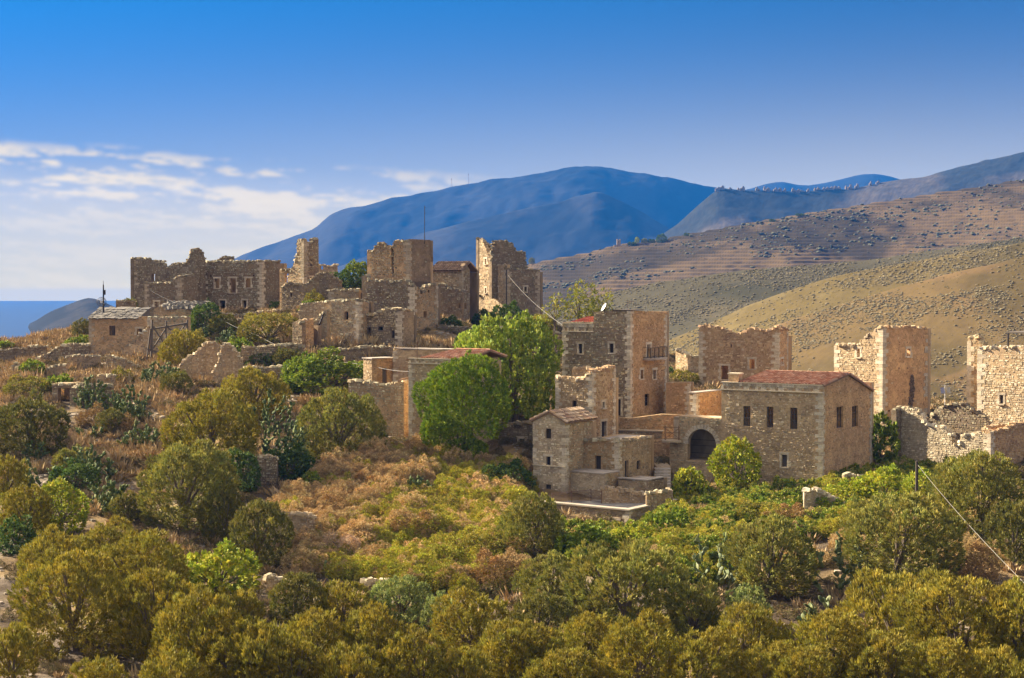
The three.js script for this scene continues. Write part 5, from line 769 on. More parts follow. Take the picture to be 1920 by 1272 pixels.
// ---------------------------------------------------------------- plants
const GRASS = [[0.42, 0.30, 0.15], [0.48, 0.36, 0.19], [0.36, 0.25, 0.12], [0.44, 0.33, 0.19]];
const KINDS = {
  thorn: { leaf: 0.085, wid: 0.022, tuft: 0.105, per: 6, up: 0.45, cols: [[0.4739, 0.3365, 0.1555], [0.3990, 0.2847, 0.1348], [0.5362, 0.4140, 0.1971], [0.3492, 0.2394, 0.1140], [0.4988, 0.3882, 0.2179]], lobe: 0.40, K: 24 },
  gorse: { leaf: 0.085, wid: 0.032, tuft: 0.105, per: 6, up: 0.45, cols: [[0.4008, 0.3726, 0.0543], [0.3301, 0.3459, 0.0489], [0.4716, 0.4125, 0.0652], [0.4244, 0.3326, 0.0869], [0.2830, 0.3194, 0.0435]], lobe: 0.40, K: 24 },
  creeper: { leaf: 0.15, wid: 0.10, tuft: 0.16, per: 5, up: 0.35, cols: [[0.20, 0.25, 0.03], [0.26, 0.28, 0.035], [0.15, 0.20, 0.026], [0.32, 0.28, 0.05]], lobe: 0.42, K: 22 },
  herb: { leaf: 0.09, wid: 0.03, tuft: 0.12, per: 5, up: 0.6, cols: [[0.17, 0.15, 0.06], [0.23, 0.17, 0.085], [0.13, 0.135, 0.05], [0.27, 0.20, 0.115]], lobe: 0.42, K: 16 },
  olive: { leaf: 0.25, wid: 0.062, tuft: 0.27, per: 8, up: 1.3, cols: [[0.2921, 0.2445, 0.0294], [0.3478, 0.2832, 0.0336], [0.2364, 0.2124, 0.0294], [0.2643, 0.2445, 0.0378]], lobe: 0.25, K: 46 },
  oliveDark: { leaf: 0.24, wid: 0.062, tuft: 0.27, per: 8, up: 1.2, cols: [[0.1653, 0.1587, 0.0336], [0.2067, 0.1831, 0.0378], [0.1378, 0.1405, 0.0302]], lobe: 0.26, K: 44 },
  wild: { leaf: 0.24, wid: 0.066, tuft: 0.27, per: 8, up: 1.0, cols: [[0.2318, 0.2288, 0.0504], [0.2753, 0.2606, 0.0546], [0.1884, 0.1971, 0.0420], [0.3042, 0.2669, 0.0504]], lobe: 0.25, K: 46 },
  sage: { leaf: 0.200, wid: 0.090, tuft: 0.224, per: 5, up: 0.9, cols: [[0.2822, 0.3146, 0.0893], [0.3267, 0.3432, 0.0945], [0.2228, 0.2646, 0.0840]], lobe: 0.27, K: 34 },
  bright: { leaf: 0.284, wid: 0.202, tuft: 0.336, per: 4, up: 0.5, cols: [[0.3025, 0.3489, 0.0300], [0.3713, 0.3892, 0.0350], [0.2338, 0.2885, 0.0280], [0.4263, 0.3892, 0.0400]], lobe: 0.34, K: 18 },
  fig: { leaf: 0.315, wid: 0.269, tuft: 0.358, per: 4, up: 0.3, cols: [[0.1650, 0.2281, 0.0220], [0.2063, 0.2684, 0.0250], [0.1375, 0.1812, 0.0200], [0.2750, 0.3087, 0.0300]], lobe: 0.36, K: 16 },
  shade: { leaf: 0.252, wid: 0.179, tuft: 0.291, per: 4, up: 0.4, cols: [[0.0990, 0.1540, 0.0290], [0.1243, 0.1793, 0.0350], [0.0869, 0.1320, 0.0290]], lobe: 0.38, K: 16 },
  yellow: { leaf: 0.210, wid: 0.101, tuft: 0.246, per: 5, up: 0.6, cols: [[0.28, 0.24, 0.035], [0.32, 0.27, 0.04], [0.23, 0.215, 0.035], [0.22, 0.22, 0.04]], lobe: 0.36, K: 16 },
  mulberry: { leaf: 0.315, wid: 0.224, tuft: 0.403, per: 4, up: 1.3, cols: [[0.2762, 0.3476, 0.0450], [0.3315, 0.3920, 0.0500], [0.2141, 0.2811, 0.0400], [0.3730, 0.3994, 0.0550]], lobe: 0.2, K: 54, tall: 1.7 },
  gum: { leaf: 0.378, wid: 0.134, tuft: 0.470, per: 4, up: -0.1, cols: [[0.2500, 0.2684, 0.0300], [0.3125, 0.3050, 0.0350], [0.1625, 0.1891, 0.0300], [0.3625, 0.3172, 0.0350]], lobe: 0.27, K: 15, airy: true },
  pine: { leaf: 0.273, wid: 0.056, tuft: 0.246, per: 8, up: 0.5, cols: [[0.1729, 0.2528, 0.0151], [0.2261, 0.3034, 0.0173], [0.1330, 0.2023, 0.0140], [0.2926, 0.3395, 0.0216]], lobe: 0.16, K: 90 },
  twig: { leaf: 0.4, wid: 0.025, tuft: 0.28, per: 5, up: 0.8, cols: [[0.490, 0.362, 0.246], [0.603, 0.453, 0.304], [0.377, 0.281, 0.189]], lobe: 0.5, K: 6, bare: true },
  rust: { leaf: 0.210, wid: 0.056, tuft: 0.224, per: 5, up: 0.6, cols: [[0.3600, 0.2310, 0.0960], [0.3000, 0.1995, 0.0880], [0.4200, 0.2940, 0.1200], [0.2600, 0.1785, 0.0800]], lobe: 0.42, K: 10, bare: true },
};
// a crown of leaf sprays round a few dozen lobes; its base is at y = 0, its half-width R
function crownGeo(kind, R, Hc, seed) {
  const k = KINDS[kind], rng = rngOf(seed), bag = new Bag(), sc = clamp(R / 2.6, 0.62, 1.25) * 0.5 + 0.5, lobes = [], K = Math.round(k.K * clamp(R / 2.4, 0.5, 1.25)), n = (a) => (rng() - 0.5) * 2 * a;
  for (let i = 0; i < K; i++) {
    const f = (i + 0.5) / K, y = 1 - (k.airy || k.tall ? 1.6 : 1.85) * f, ph = i * 2.39996 + n(0.4), q = Math.sqrt(Math.max(0, 1 - y * y * (y < 0 ? 0.55 : 1))), r = R * k.lobe * (0.75 + rng() * 0.5), in_ = (1 - k.lobe * 0.75) * (0.88 + rng() * 0.2);
    const rm = 0.80 + 0.34 * vnoise(Math.cos(ph) * 1.6 + seed, y * 1.6 + Math.sin(ph) * 2.3);
    lobes.push({ x: Math.cos(ph) * q * R * in_ * rm, y: Hc * 0.5 + y * Hc * 0.5 * in_ * (y > 0 ? rm : 1), z: Math.sin(ph) * q * R * in_ * rm, r: r * (0.8 + rng() * 0.4), sy: Math.min(1.3, Hc / (2 * R)) * (k.tall ?? 1.2), tint: 0.82 + rng() * 0.36, w: n(0.07) });
    if (y > -0.35 && !k.airy && rng() < 0.5) lobes.push({ x: Math.cos(ph) * q * R * in_ * (rm + 0.1) + n(R * 0.08), y: Hc * 0.5 + y * Hc * 0.5 * in_ * rm + r * (0.6 + rng() * 0.3), z: Math.sin(ph) * q * R * in_ * (rm + 0.1) + n(R * 0.08), r: r * (0.4 + rng() * 0.25), sy: 1.45, tint: 0.9 + rng() * 0.35, w: n(0.07) });
  }
  if (!k.airy) lobes.push({ x: 0, y: Hc * 0.46, z: 0, r: R * 0.62, sy: Math.min(1.3, Hc / (2 * R)), tint: 1, w: 0 });
  const inside = (x, y, z, me, f) => lobes.some((l) => l !== me && ((x - l.x) / l.r) ** 2 + ((y - l.y) / (l.r * l.sy)) ** 2 + ((z - l.z) / l.r) ** 2 < f * f);
  const L = k.leaf * sc, W = k.wid * sc, T = k.tuft * sc;
  for (const l of lobes) {
    const cnt = Math.round(1.05 * 4 * Math.PI * l.r * l.r * Math.max(0.8, l.sy) * (k.bare ? 1.4 : 1.15) / (T * T) * (l.r < R * k.lobe * 0.5 ? 1.5 : 1) * (k.airy ? 0.8 : 1));
    for (let i = 0; i < cnt; i++) {
      const yy = n(1), ph = rng() * 6.283, q = Math.sqrt(1 - yy * yy), dx = Math.cos(ph) * q, dz = Math.sin(ph) * q, rr = l.r * (k.bare ? Math.cbrt(rng()) : 0.8 + 0.28 * rng() ** 1.5);
      const x = l.x + dx * rr, y = l.y + yy * rr * l.sy, z = l.z + dz * rr;
      if (y < -0.1 || inside(x, y, z, l, 0.92)) continue;
      const out = V3(x, (y - Hc * 0.4) * 1.1, z).normalize(); if (!k.airy && out.dot(V3(dx, yy, dz)) < -0.35) continue;
      const ax = V3(dx, yy, dz).multiplyScalar(0.8).addScaledVector(out, 0.4).add(V3(n(0.35), k.up + n(0.3), n(0.35))).normalize(), base = k.cols[(rng() * k.cols.length) | 0], tf = l.tint * (0.78 + rng() * 0.44);
      for (let j = 0; j < k.per; j++) {
        const sp = k.per > 7 ? 0.38 : 0.65, d = ax.clone().add(V3(n(sp), n(sp), n(sp))).normalize(), s = d.clone().cross(V3(n(1), n(1), n(1))).normalize().multiplyScalar(W * (0.35 + rng() * 0.3)), ln = L * (0.7 + rng() * 0.6), o = V3(x + n(T * 0.3), y + n(T * 0.3), z + n(T * 0.3)), m = o.clone().addScaledVector(d, ln * 0.5), e = o.clone().addScaledVector(d, ln), cf = tf * (0.85 + rng() * 0.3), col = [base[0] * cf * (1 + l.w), base[1] * cf, base[2] * cf];
        const A = [o.x, o.y, o.z], Bq = [m.x + s.x, m.y + s.y, m.z + s.z], Cq = [e.x, e.y, e.z], D = [m.x - s.x, m.y - s.y, m.z - s.z];
        bag.tri(A, Bq, Cq, col); bag.tri(A, Cq, D, col);
      }
    }
  }
  const rr = [], P = bag.p; let yTop = 0; for (let i = 0; i < P.length; i += 18) { rr.push(Math.hypot(P[i], P[i + 2])); } rr.sort((a, b) => a - b); const ys = []; for (let i = 1; i < P.length; i += 18) ys.push(P[i]); ys.sort((a, b) => a - b); yTop = ys[Math.floor(ys.length * 0.992)];
  const fx = R / rr[Math.floor(rr.length * 0.97)], fy = Hc / yTop; for (let i = 0; i < P.length; i += 3) { P[i] *= fx; P[i + 1] *= fy; P[i + 2] *= fx; } for (const l of lobes) { l.x *= fx; l.y *= fy; l.z *= fx; }
  const g = bag.geo(); g.deleteAttribute('uv'); g.userData.lobes = lobes; return g;
}
function trunkGeo(R, Hc, lobes, seed, up = 0) { const rng = rngOf(seed), gs = [], n = Math.min(lobes.length, 7), r = clamp(R * 0.045, 0.05, 0.28), fork = V3((rng() - 0.5) * R * 0.2, Hc * 0.22 + up, (rng() - 0.5) * R * 0.2); for (const k of [0, 1, 2]) gs.push(barGeo(V3((rng() - 0.5) * R * 0.3, -1.2, (rng() - 0.5) * R * 0.3), fork.clone().add(V3((rng() - 0.5) * R * 0.2, 0, (rng() - 0.5) * R * 0.2)), r * 1.5, 7, r)); for (let i = 0; i < n; i++) { const l = lobes[(i * 3) % lobes.length]; gs.push(barGeo(fork, V3(l.x * 0.85, l.y * 0.95 + up, l.z * 0.85), r, 5, r * 0.35)); } return mergeGeometries(gs.map((g) => g.toNonIndexed())); }
const crownCache = new Map();
function crownFor(kind, R, asp, variant) { const b = R < 0.9 ? 0.7 : R < 1.8 ? 1.3 : R < 3 ? 2.2 : R < 4.2 ? 3.4 : 4.8, a = asp < 0.8 ? 0.66 : asp < 1.2 ? 0.95 : 1.4, v = kind === 'olive' ? variant % 2 : 0, key = [kind, b, a, v].join(); if (!crownCache.has(key)) { const Hc = 2 * b * a, g = crownGeo(kind, b, Hc, 7000 + crownCache.size * 31); crownCache.set(key, { g, t: trunkGeo(b, Hc, g.userData.lobes, 9000 + crownCache.size), b, Hc }); } return crownCache.get(key); }
const CAT = { olive: ['bush', 'bush'], oliveDark: ['bush', 'bush'], wild: ['olive_tree', 'tree'], sage: ['bush', 'bush'], bright: ['shrub', 'shrub'], fig: ['fig_tree', 'tree'], shade: ['shrub', 'shrub'], yellow: ['shrub', 'shrub'], mulberry: ['tree', 'tree'], gum: ['tree', 'tree'], pine: ['pine_tree', 'tree'], twig: ['dry_bush', 'bush'], rust: ['dry_bush', 'bush'] };
let vN = 0;
// a plant by the outline it has in the photograph: centre x, top y, foot y, width; it stands where its foot meets the ground
function plant(kind, x, yt, yb, w, label, o = {}) {
  const g = o.d ? at(x, yb, o.d) : ground(x, yb) ?? at(x, yb, 90), d = -g.z, R = w / 2 / F * d, tp = at(x, yt, d).y, y0 = o.d ? g.y : Math.min(g.y, H(g.x, g.z)), Hc = Math.max(0.5, tp - y0), rng = rngOf(3000 + ++vN * 13);
  const c = crownFor(kind, R, Hc / (2 * R), vN), [nm, cat] = CAT[kind], t = thing(nm, label, cat, V3(g.x, y0, g.z - R * 0.5), o.group), sx = R / c.b, sy = Hc / c.Hc;
  t.rotation.y = rng() * 6.28; t.scale.set(sx, sy, sx);
  put('trunk', c.t, M.bark, t); put('crown', c.g, KINDS[kind].bare ? M.dry : M.leaf, t);
  return t;
}
const PLANTS = [
  // the front row along the bottom edge and the bushes just above it
  ['olive', 15, 1188, 1300, 95, 'olive green bush in the bottom left corner'],
  ['olive', 100, 1003, 1110, 145, 'olive bush at the upper left of the large clump on the lower left slope'],
  ['olive', 205, 983, 1085, 115, 'olive bush topmost in the large clump on the lower left slope'],
  ['olive', 250, 1015, 1165, 160, 'broad olive bush on the right side of the large clump on the lower left slope'],
  ['olive', 118, 1055, 1240, 185, 'biggest olive bush, at the front left of the large clump on the lower left slope'],
  ['olive', 285, 1085, 1250, 140, 'olive bush leaning beside the bare stony path at the lower left'],
  ['bright', 402, 1030, 1135, 155, 'bright yellow green leafy shrub standing between the olive bushes at the lower left'],
  ['olive', 362, 1128, 1300, 150, 'olive bush directly below the bright yellow green leafy shrub'],
  ['olive', 445, 1168, 1320, 150, 'olive bush at the bottom edge, below the pale dry stone wall end'],
  ['olive', 440, 1118, 1190, 90, 'small olive bush tucked behind two larger ones left of the pale wall end'],
  ['oliveDark', 552, 1084, 1190, 108, 'dark green bush just right of the pale dry stone wall end'],
  ['olive', 636, 1108, 1195, 95, 'dull olive bush below the low terrace edge of the brush slope'],
  ['sage', 745, 1092, 1180, 130, 'pale sage green bush under the low terrace edge of the brush slope'],
  ['sage', 832, 1118, 1205, 88, 'small grey green bush right of the pale sage green bush'],
  ['olive', 585, 1160, 1310, 140, 'bottom edge olive bush below the dark green bush beside the wall end'],
  ['olive', 545, 1220, 1340, 120, 'low olive bush cut by the bottom edge, left of the centre'],
  ['olive', 690, 1150, 1310, 130, 'tall olive bush at the bottom below the pale sage green bush'],
  ['olive', 775, 1200, 1340, 120, 'olive bush at the bottom edge below the small grey green bush'],
  ['olive', 890, 1125, 1260, 145, 'dense upright olive bush in the bottom centre'],
  ['olive', 960, 1185, 1320, 145, 'olive bush on the bottom edge, right of the dense upright one'],
  ['olive', 868, 1235, 1350, 105, 'olive bush peeping over the bottom edge below the dense upright one'],
  ['oliveDark', 1018, 1125, 1235, 130, 'dark olive bush left of the biggest rounded bush below the terrace'],
  ['wild', 1035, 1048, 1160, 130, 'olive tree at the upper left of the rounded mass below the paved terrace'],
  ['wild', 1180, 1033, 1200, 225, 'biggest rounded olive tree, below the paved terrace in the lower centre'],
  ['olive', 1105, 1165, 1290, 120, 'small olive bush in the dark gap below the biggest rounded olive tree'],
  ['wild', 1302, 1103, 1215, 110, 'olive tree under the prickly pear right of the biggest rounded tree'],
  ['olive', 1205, 1172, 1330, 150, 'yellow olive bush at the bottom, below the biggest rounded olive tree'],
  ['olive', 1060, 1235, 1350, 130, 'low yellow olive bush on the bottom edge, centre'],
  ['olive', 1318, 1200, 1340, 130, 'yellow olive bush on the bottom edge below the prickly pear'],
  ['olive', 1412, 1150, 1290, 130, 'olive bush at the bottom with a bare tangle at its right'],
  ['wild', 1455, 983, 1125, 168, 'round olive tree standing alone below the long stone house'],
  ['sage', 1408, 1105, 1190, 85, 'thin pale shrub at the foot of the round lone olive tree'],
  ['wild', 1700, 940, 1120, 212, 'large round olive tree below the telegraph pole'],
  ['wild', 1852, 858, 1020, 175, 'olive tree in front of the ruin with the broken window gap'],
  ['oliveDark', 1908, 950, 1075, 90, 'feathery green tree cut by the right edge under the white cable'],
  ['olive', 1690, 1095, 1250, 200, 'broad olive bush below the large round olive tree'],
  ['olive', 1812, 1105, 1290, 200, 'broad olive bush at the lower right, below the white cable'],
  ['olive', 1912, 1110, 1300, 130, 'olive bush cut by the right edge near the bottom'],
  ['olive', 1565, 1165, 1320, 170, 'olive bush at the bottom, below the lower prickly pear'],
  ['olive', 1665, 1205, 1340, 150, 'olive bush at the bottom edge, left of the lower right corner'],
  ['olive', 1775, 1215, 1350, 150, 'olive bush on the bottom edge near the right corner'],
  ['olive', 1880, 1235, 1350, 140, 'olive bush in the bottom right corner'],
  ['olive', 1450, 1225, 1340, 120, 'olive bush on the bottom edge, below the bare tangle'],
  ['olive', 180, 1250, 1340, 90, 'low olive bush peeping over the bottom edge below the stony path'],
  ['olive', 318, 1240, 1350, 110, 'olive bush cut by the bottom edge right of the stony path'],
  ['olive', 655, 1232, 1350, 110, 'olive bush cut by the bottom edge, left of centre'],
  // left slope
  ['oliveDark', 38, 748, 862, 150, 'dark round olive bush at the left edge below the skyline wall'],
  ['olive', 390, 740, 890, 168, 'large olive bush below the two broken gables'],
  ['olive', 470, 696, 790, 125, 'yellowish olive bush behind the tall prickly pear thicket'],
  ['wild', 342, 842, 1005, 175, 'broad grey green olive tree in the middle of the left slope'],
  ['oliveDark', 415, 922, 1022, 88, 'dark grey green bush right of the broad grey green olive tree'],
  ['oliveDark', 480, 948, 1075, 115, 'olive bush left of the dry stone wall facing the brush slope'],
  ['olive', 8, 862, 950, 70, 'olive bush at the left edge, halfway down the slope'],
  ['olive', 40, 918, 1020, 95, 'yellow olive bush near the left edge beside a bright leafy shrub'],
  ['bright', 105, 908, 1005, 100, 'bright leafy shrub on the left slope among prickly pears'],
  ['wild', 632, 738, 872, 168, 'broad round olive tree below the walls in the middle of the picture'],
  ['fig', 622, 660, 745, 165, 'bright green fig thicket under the great ruined tower'],
  ['fig', 560, 668, 735, 80, 'darker green fig shrub at the left end of the bright green thicket'],
  ['yellow', 500, 590, 650, 110, 'yellow green shrub on the slope below the square house'],
  ['olive', 338, 622, 692, 92, 'olive bush beside the grey timber frame'],
  ['shade', 382, 572, 640, 62, 'dark bush in front of the left dark door of the square house'],
  ['yellow', 588, 546, 580, 42, 'small yellow bush on the wall left of the blocky stone house'],
  ['fig', 578, 566, 600, 40, 'green creeper below the small yellow bush'],
  ['shade', 520, 563, 588, 40, 'low dark bush at the right corner of the square house'],
  ['shade', 636, 508, 546, 60, 'dark shrub left of the great ruined tower'],
  ['fig', 668, 492, 546, 55, 'green leafy tree against the left side of the great ruined tower'],
  ['shade', 388, 558, 580, 26, 'small dark bush at the left corner of the square house'],
  ['oliveDark', 240, 561, 585, 34, 'grey bush on the wall stub left of the jagged roofless ruin', { d: 220 }],
  ['oliveDark', 152, 600, 636, 36, 'thin olive bush left of the slab-roofed cottage'],
  ['fig', 138, 632, 668, 55, 'bright green creeper on the wall left of the cottage'],
  ['fig', 4, 640, 660, 34, 'green shrub on the skyline at the left edge'],
  ['fig', 55, 678, 712, 46, 'yellow green shrub over the low ruins at the far left'],
  ['yellow', 45, 706, 745, 90, 'yellow flowering weeds at the far left below the low ruins'],
  ['fig', 582, 888, 925, 38, 'small round bright green bush on the brush slope'],
  ['twig', 100, 790, 850, 80, 'leafless grey bush beside the dark round olive bush'],
  ['rust', 170, 760, 800, 60, 'rust brown dead bush under the small roofless chamber'],
  ['rust', 225, 778, 815, 50, 'reddish dead bush on the path below the small roofless chamber'],
  ['shade', 130, 868, 925, 95, 'dark green shrub behind the bright leafy shrub on the left slope'],
  ['oliveDark', 236, 928, 990, 62, 'dark olive shrub beside the pale prickly pear standing alone'],
  ['shade', 25, 975, 1040, 70, 'dark shrub at the left edge below the yellow olive bush'],
  ['oliveDark', 300, 855, 905, 60, 'dark shrub at the upper left of the broad grey green olive tree'],
  ['shade', 545, 838, 905, 95, 'dark shrub in the shade between the prickly pear thicket and the brush slope'],
  ['shade', 445, 850, 930, 80, 'dark shrub in the shade below the large olive bush'],
  ['oliveDark', 205, 770, 815, 50, 'low dark shrub among the rust brown dead bushes'],
  ['wild', 130, 842, 888, 70, 'grey green shrub under the leafless grey bush'],
  ['fig', 1092, 1000, 1062, 120, 'dark green vine mass at the right foot of the grey green olive tree'],
  ['bright', 1185, 985, 1040, 90, 'bright green vine mass below the doorway under the paved terrace'],
  ['fig', 1250, 960, 1020, 90, 'green vine mass right of the doorway under the paved terrace'],
  ['yellow', 1420, 945, 990, 110, 'yellow brown bush on the slope below the bright yellow green tree'],
  ['rust', 1480, 950, 1000, 90, 'rust brown dead bush below the long stone house'],
  ['yellow', 905, 1005, 1060, 100, 'yellow green bush on the brush slope left of the grey green olive tree'],
  ['rust', 930, 1040, 1110, 110, 'dark brown dead bush at the lower right of the brush slope'],
  ['rust', 690, 890, 935, 80, 'pinkish brown dead bush at the top of the brush slope'],
  ['rust', 775, 965, 1010, 90, 'brown dead bush below the dark prickly pear on the brush slope'],
  ['yellow', 840, 930, 975, 80, 'yellow bush in the middle of the brush slope'],
  ['rust', 605, 935, 985, 85, 'reddish brown dead bush above the dry stone wall on the brush slope'],
  ['twig', 640, 1005, 1055, 90, 'grey brown leafless bush at the lower left of the brush slope'],
  ['rust', 1830, 1030, 1100, 110, 'dark brown dead tangle under the white cable at the right'],
  ['twig', 1385, 1165, 1225, 70, 'bare grey tangle between two round olive bushes at the lower right'],
  ['olive', 1000, 1190, 1320, 120, 'olive bush at the bottom between two others, just right of the centre'],
  ['olive', 490, 1190, 1330, 110, 'olive bush at the bottom, second right of the bright leafy shrub'],
  ['olive', 1520, 1230, 1350, 120, 'olive bush on the bottom edge under the lower prickly pear'],
  ['shade', 482, 655, 692, 62, 'dark shrub against the terrace wall with dry grass on the upper slope'],
  ['fig', 442, 636, 680, 52, 'green leafy shrub left of the terrace wall with dry grass'],
  ['wild', 418, 592, 634, 52, 'grey green shrub below the left dark door of the square house'],
  ['oliveDark', 538, 656, 694, 50, 'dark olive shrub at the left end of the bright green fig thicket'],
  ['fig', 100, 706, 738, 56, 'low green shrub left of the small roofless chamber'],
  ['shade', 262, 632, 668, 40, 'dark shrub in the broken slope left of the grey timber frame'],
  ['yellow', 225, 690, 722, 46, 'low yellow green shrub below the broken wall pier'],
  ['oliveDark', 325, 700, 742, 56, 'dark olive shrub left of the two broken gables'],
  // round the houses
  ['shade', 845, 594, 618, 48, 'dark shrub at the foot of the skyline house with the tiled roof'],
  ['shade', 908, 582, 618, 50, 'dark shrub at the left corner of the broken skyline tower'],
  ['shade', 955, 568, 620, 62, 'dark evergreen bush in front of the broken skyline tower'],
  ['shade', 880, 622, 660, 62, 'dark bush in front of the shaded terrace wall'],
  ['olive', 1010, 592, 626, 70, 'olive shrub right of the broken skyline tower'],
  ['wild', 1000, 935, 1048, 118, 'grey green olive tree in front of the paved terrace'],
  ['bright', 1385, 828, 930, 92, 'bright yellow green tree in front of the long stone house'],
  ['bright', 1296, 882, 950, 62, 'slim bright shrub at the left corner of the long stone house'],
  ['shade', 955, 868, 925, 95, 'dark tangled shrub left of the little gabled house'],
  ['fig', 1656, 780, 880, 56, 'dark green fig tree between the orange gable and the pale ruin'],
  ['bright', 1600, 905, 960, 95, 'bright green fig bush right of the broken dry stone wall end'],
  ['bright', 1668, 880, 950, 110, 'bright green fig bush below the pale ruin, left of the telegraph pole'],
  ['bright', 1745, 885, 950, 95, 'bright green fig bush right of the telegraph pole'],
  ['fig', 1575, 958, 985, 60, 'low bright green vine in front of the broken dry stone wall'],
  ['yellow', 1284, 695, 722, 56, 'yellow green shrub behind the yard wall'],
  ['shade', 1254, 690, 712, 22, 'small dark tree behind the yard wall'],
  ['oliveDark', 1300, 680, 700, 22, 'dark shrub under the small sunlit ruin corner'],
  ['shade', 1288, 895, 935, 50, 'dark shrub left of the arched wing'],
];
for (const [k, x, a, b, w, l, o] of PLANTS) { const front = k === 'olive' && b > 1150; plant(k, x, a - (front ? 4 : 0), b, w * (front ? 1.16 : 1.06), l, o); }
// the round pine: a ball of needle tufts on several stems
{
  const base = at(870, 852, 144.5), R = 83 / F * 144.5, yT = at(870, 673, 144.5).y, yB = at(870, 824, 144.5).y, t = thing('pine_tree', 'dense round umbrella pine, bright green on its left, before the tiled house', 'tree', V3(base.x, H(base.x, base.z), base.z));
  const g = crownGeo('pine', R, yT - yB, 4242); g.translate(0, yB - t.position.y, 0); put('crown', g, M.needles, t);
  const low = crownGeo('pine', 1.7, 3.0, 4243); low.translate(-2.3, yB - t.position.y - 0.7, 1.0); put('crown', low, M.needles, t); const low2 = crownGeo('pine', 1.6, 2.0, 4244); low2.translate(0.6, 0.1, 1.0); put('crown', low2, M.needles, t);
  const st = []; for (const [x0, x1, z] of [[-0.3, -0.7, 0], [0, 0.1, 0.2], [0.25, 0.8, -0.2], [0.1, 0.5, 0.4], [-0.15, -0.2, -0.3]]) st.push(barGeo(V3(x0, -0.6, z), V3(x1, yB - t.position.y + 1.6, z * 2), 0.15, 7, 0.09)); put('trunk', mergeGeometries(st), M.bark, t);
}
// the tall bright tree behind it, and the loose gum trees on the skyline
plant('mulberry', 962, 600, 812, 185, 'tall bright yellow green tree with upright shoots right of the round pine', { d: 156 });
plant('mulberry', 905, 628, 700, 110, 'leafy yellow green tree leaning out behind the tiled roof of the half hidden house', { d: 163 });
for (const [x, a, b, w, l] of [[1042, 553, 612, 46, 'slim drooping tree, leftmost of the loose trees behind the balcony tower house'], [1088, 529, 618, 62, 'tallest of the loose trees behind the balcony tower house'], [1131, 544, 600, 44, 'rightmost of the loose trees behind the balcony tower house, next to the dish'], [1112, 575, 610, 62, 'low yellow green tree below the satellite dish']]) plant('gum', x, a, b, w, l, { d: 205 });

// prickly pears: trunks of flat oval pads growing out of one another
const padGeo = (() => { const g = new THREE.SphereGeometry(1, 9, 6); g.scale(0.15, 0.22, 0.035); g.translate(0, 0.2, 0); return g; })();
const padMats = [[0.095, 0.13, 0.04], [0.115, 0.15, 0.045], [0.08, 0.105, 0.036], [0.15, 0.165, 0.05]].map(([r, g, b]) => new THREE.MeshStandardMaterial({ color: C(r, g, b), roughness: 0.7 }));
function cactus(x, yt, yb, w, label, single, d0) {
  const g = d0 ? at(x, yb, d0) : ground(x, yb) ?? at(x, yb, 120), d = -g.z, R = w / 2 / F * d, Hc = at(x, yt, d).y - g.y, rng = rngOf(5000 + ++vN * 7), t = thing('prickly_pear', label, 'cactus', V3(g.x, Math.min(g.y, H(g.x, g.z)), g.z - R * 0.4)), mats = [], nStem = Math.max(6, Math.round(R * R * 7)), n = (a) => (rng() - 0.5) * 2 * a;
  const grow = (p, dir, s, left) => { if (left <= 0 || mats.length > (single ? 150 : 520)) return; const up = dir.clone().normalize(), fl = V3(n(1), n(0.25), n(1)).cross(up).normalize(), m = new THREE.Matrix4().makeBasis(up.clone().cross(fl).normalize(), up, fl).scale(V3(s, s * (0.85 + rng() * 0.3), s)).setPosition(p); mats.push(m); const k = rng() < 0.45 ? 3 : 2; for (let i = 0; i < k; i++) { const d2 = up.clone().add(V3(n(0.9), 0.25 + n(0.4), n(0.9))).normalize(); grow(p.clone().addScaledVector(up, 0.36 * s).addScaledVector(d2, 0.02), d2, s * (0.86 + rng() * 0.18), left - (rng() < 0.25 ? 2 : 1)); } };
  const tall = Math.max(2, Math.round(Hc / 0.42)); for (let i = 0; i < nStem; i++) { const a = rng() * 6.28, q = Math.sqrt(rng()) * R * 0.92, hm = Hc * (1 - 0.75 * (q / R) ** 2) - 0.55; for (let lv = rng() * 0.6; lv < hm; lv += 0.8) grow(V3(Math.cos(a) * q, lv - 0.1, Math.sin(a) * q * 0.8), V3(Math.cos(a) * 0.5 + n(0.5), 0.75, Math.sin(a) * 0.5 + n(0.5)), 1.05, 3); }
  if (single) { for (const m of mats) { const q = put('pad', padGeo, padMats[(rng() * 4) | 0], t); q.applyMatrix4(m); } return; }
  const g0 = new THREE.SphereGeometry(1, 7, 4); g0.scale(0.15, 0.22, 0.035); g0.translate(0, 0.2, 0); const gs = mats.map((m) => { const q = g0.clone().applyMatrix4(m), c = shade([[0.095, 0.13, 0.04], [0.115, 0.15, 0.045], [0.08, 0.105, 0.036], [0.15, 0.165, 0.05]][(rng() * 4) | 0], rng, 0.15), a = new Float32Array(q.attributes.position.count * 3); for (let i = 0; i < a.length; i += 3) a.set(c, i); q.setAttribute('color', new THREE.BufferAttribute(a, 3)); return q; });
  if (gs.length) tag(put('pads', mergeGeometries(gs), M.pad, t), null, null, null, 'stuff');
}
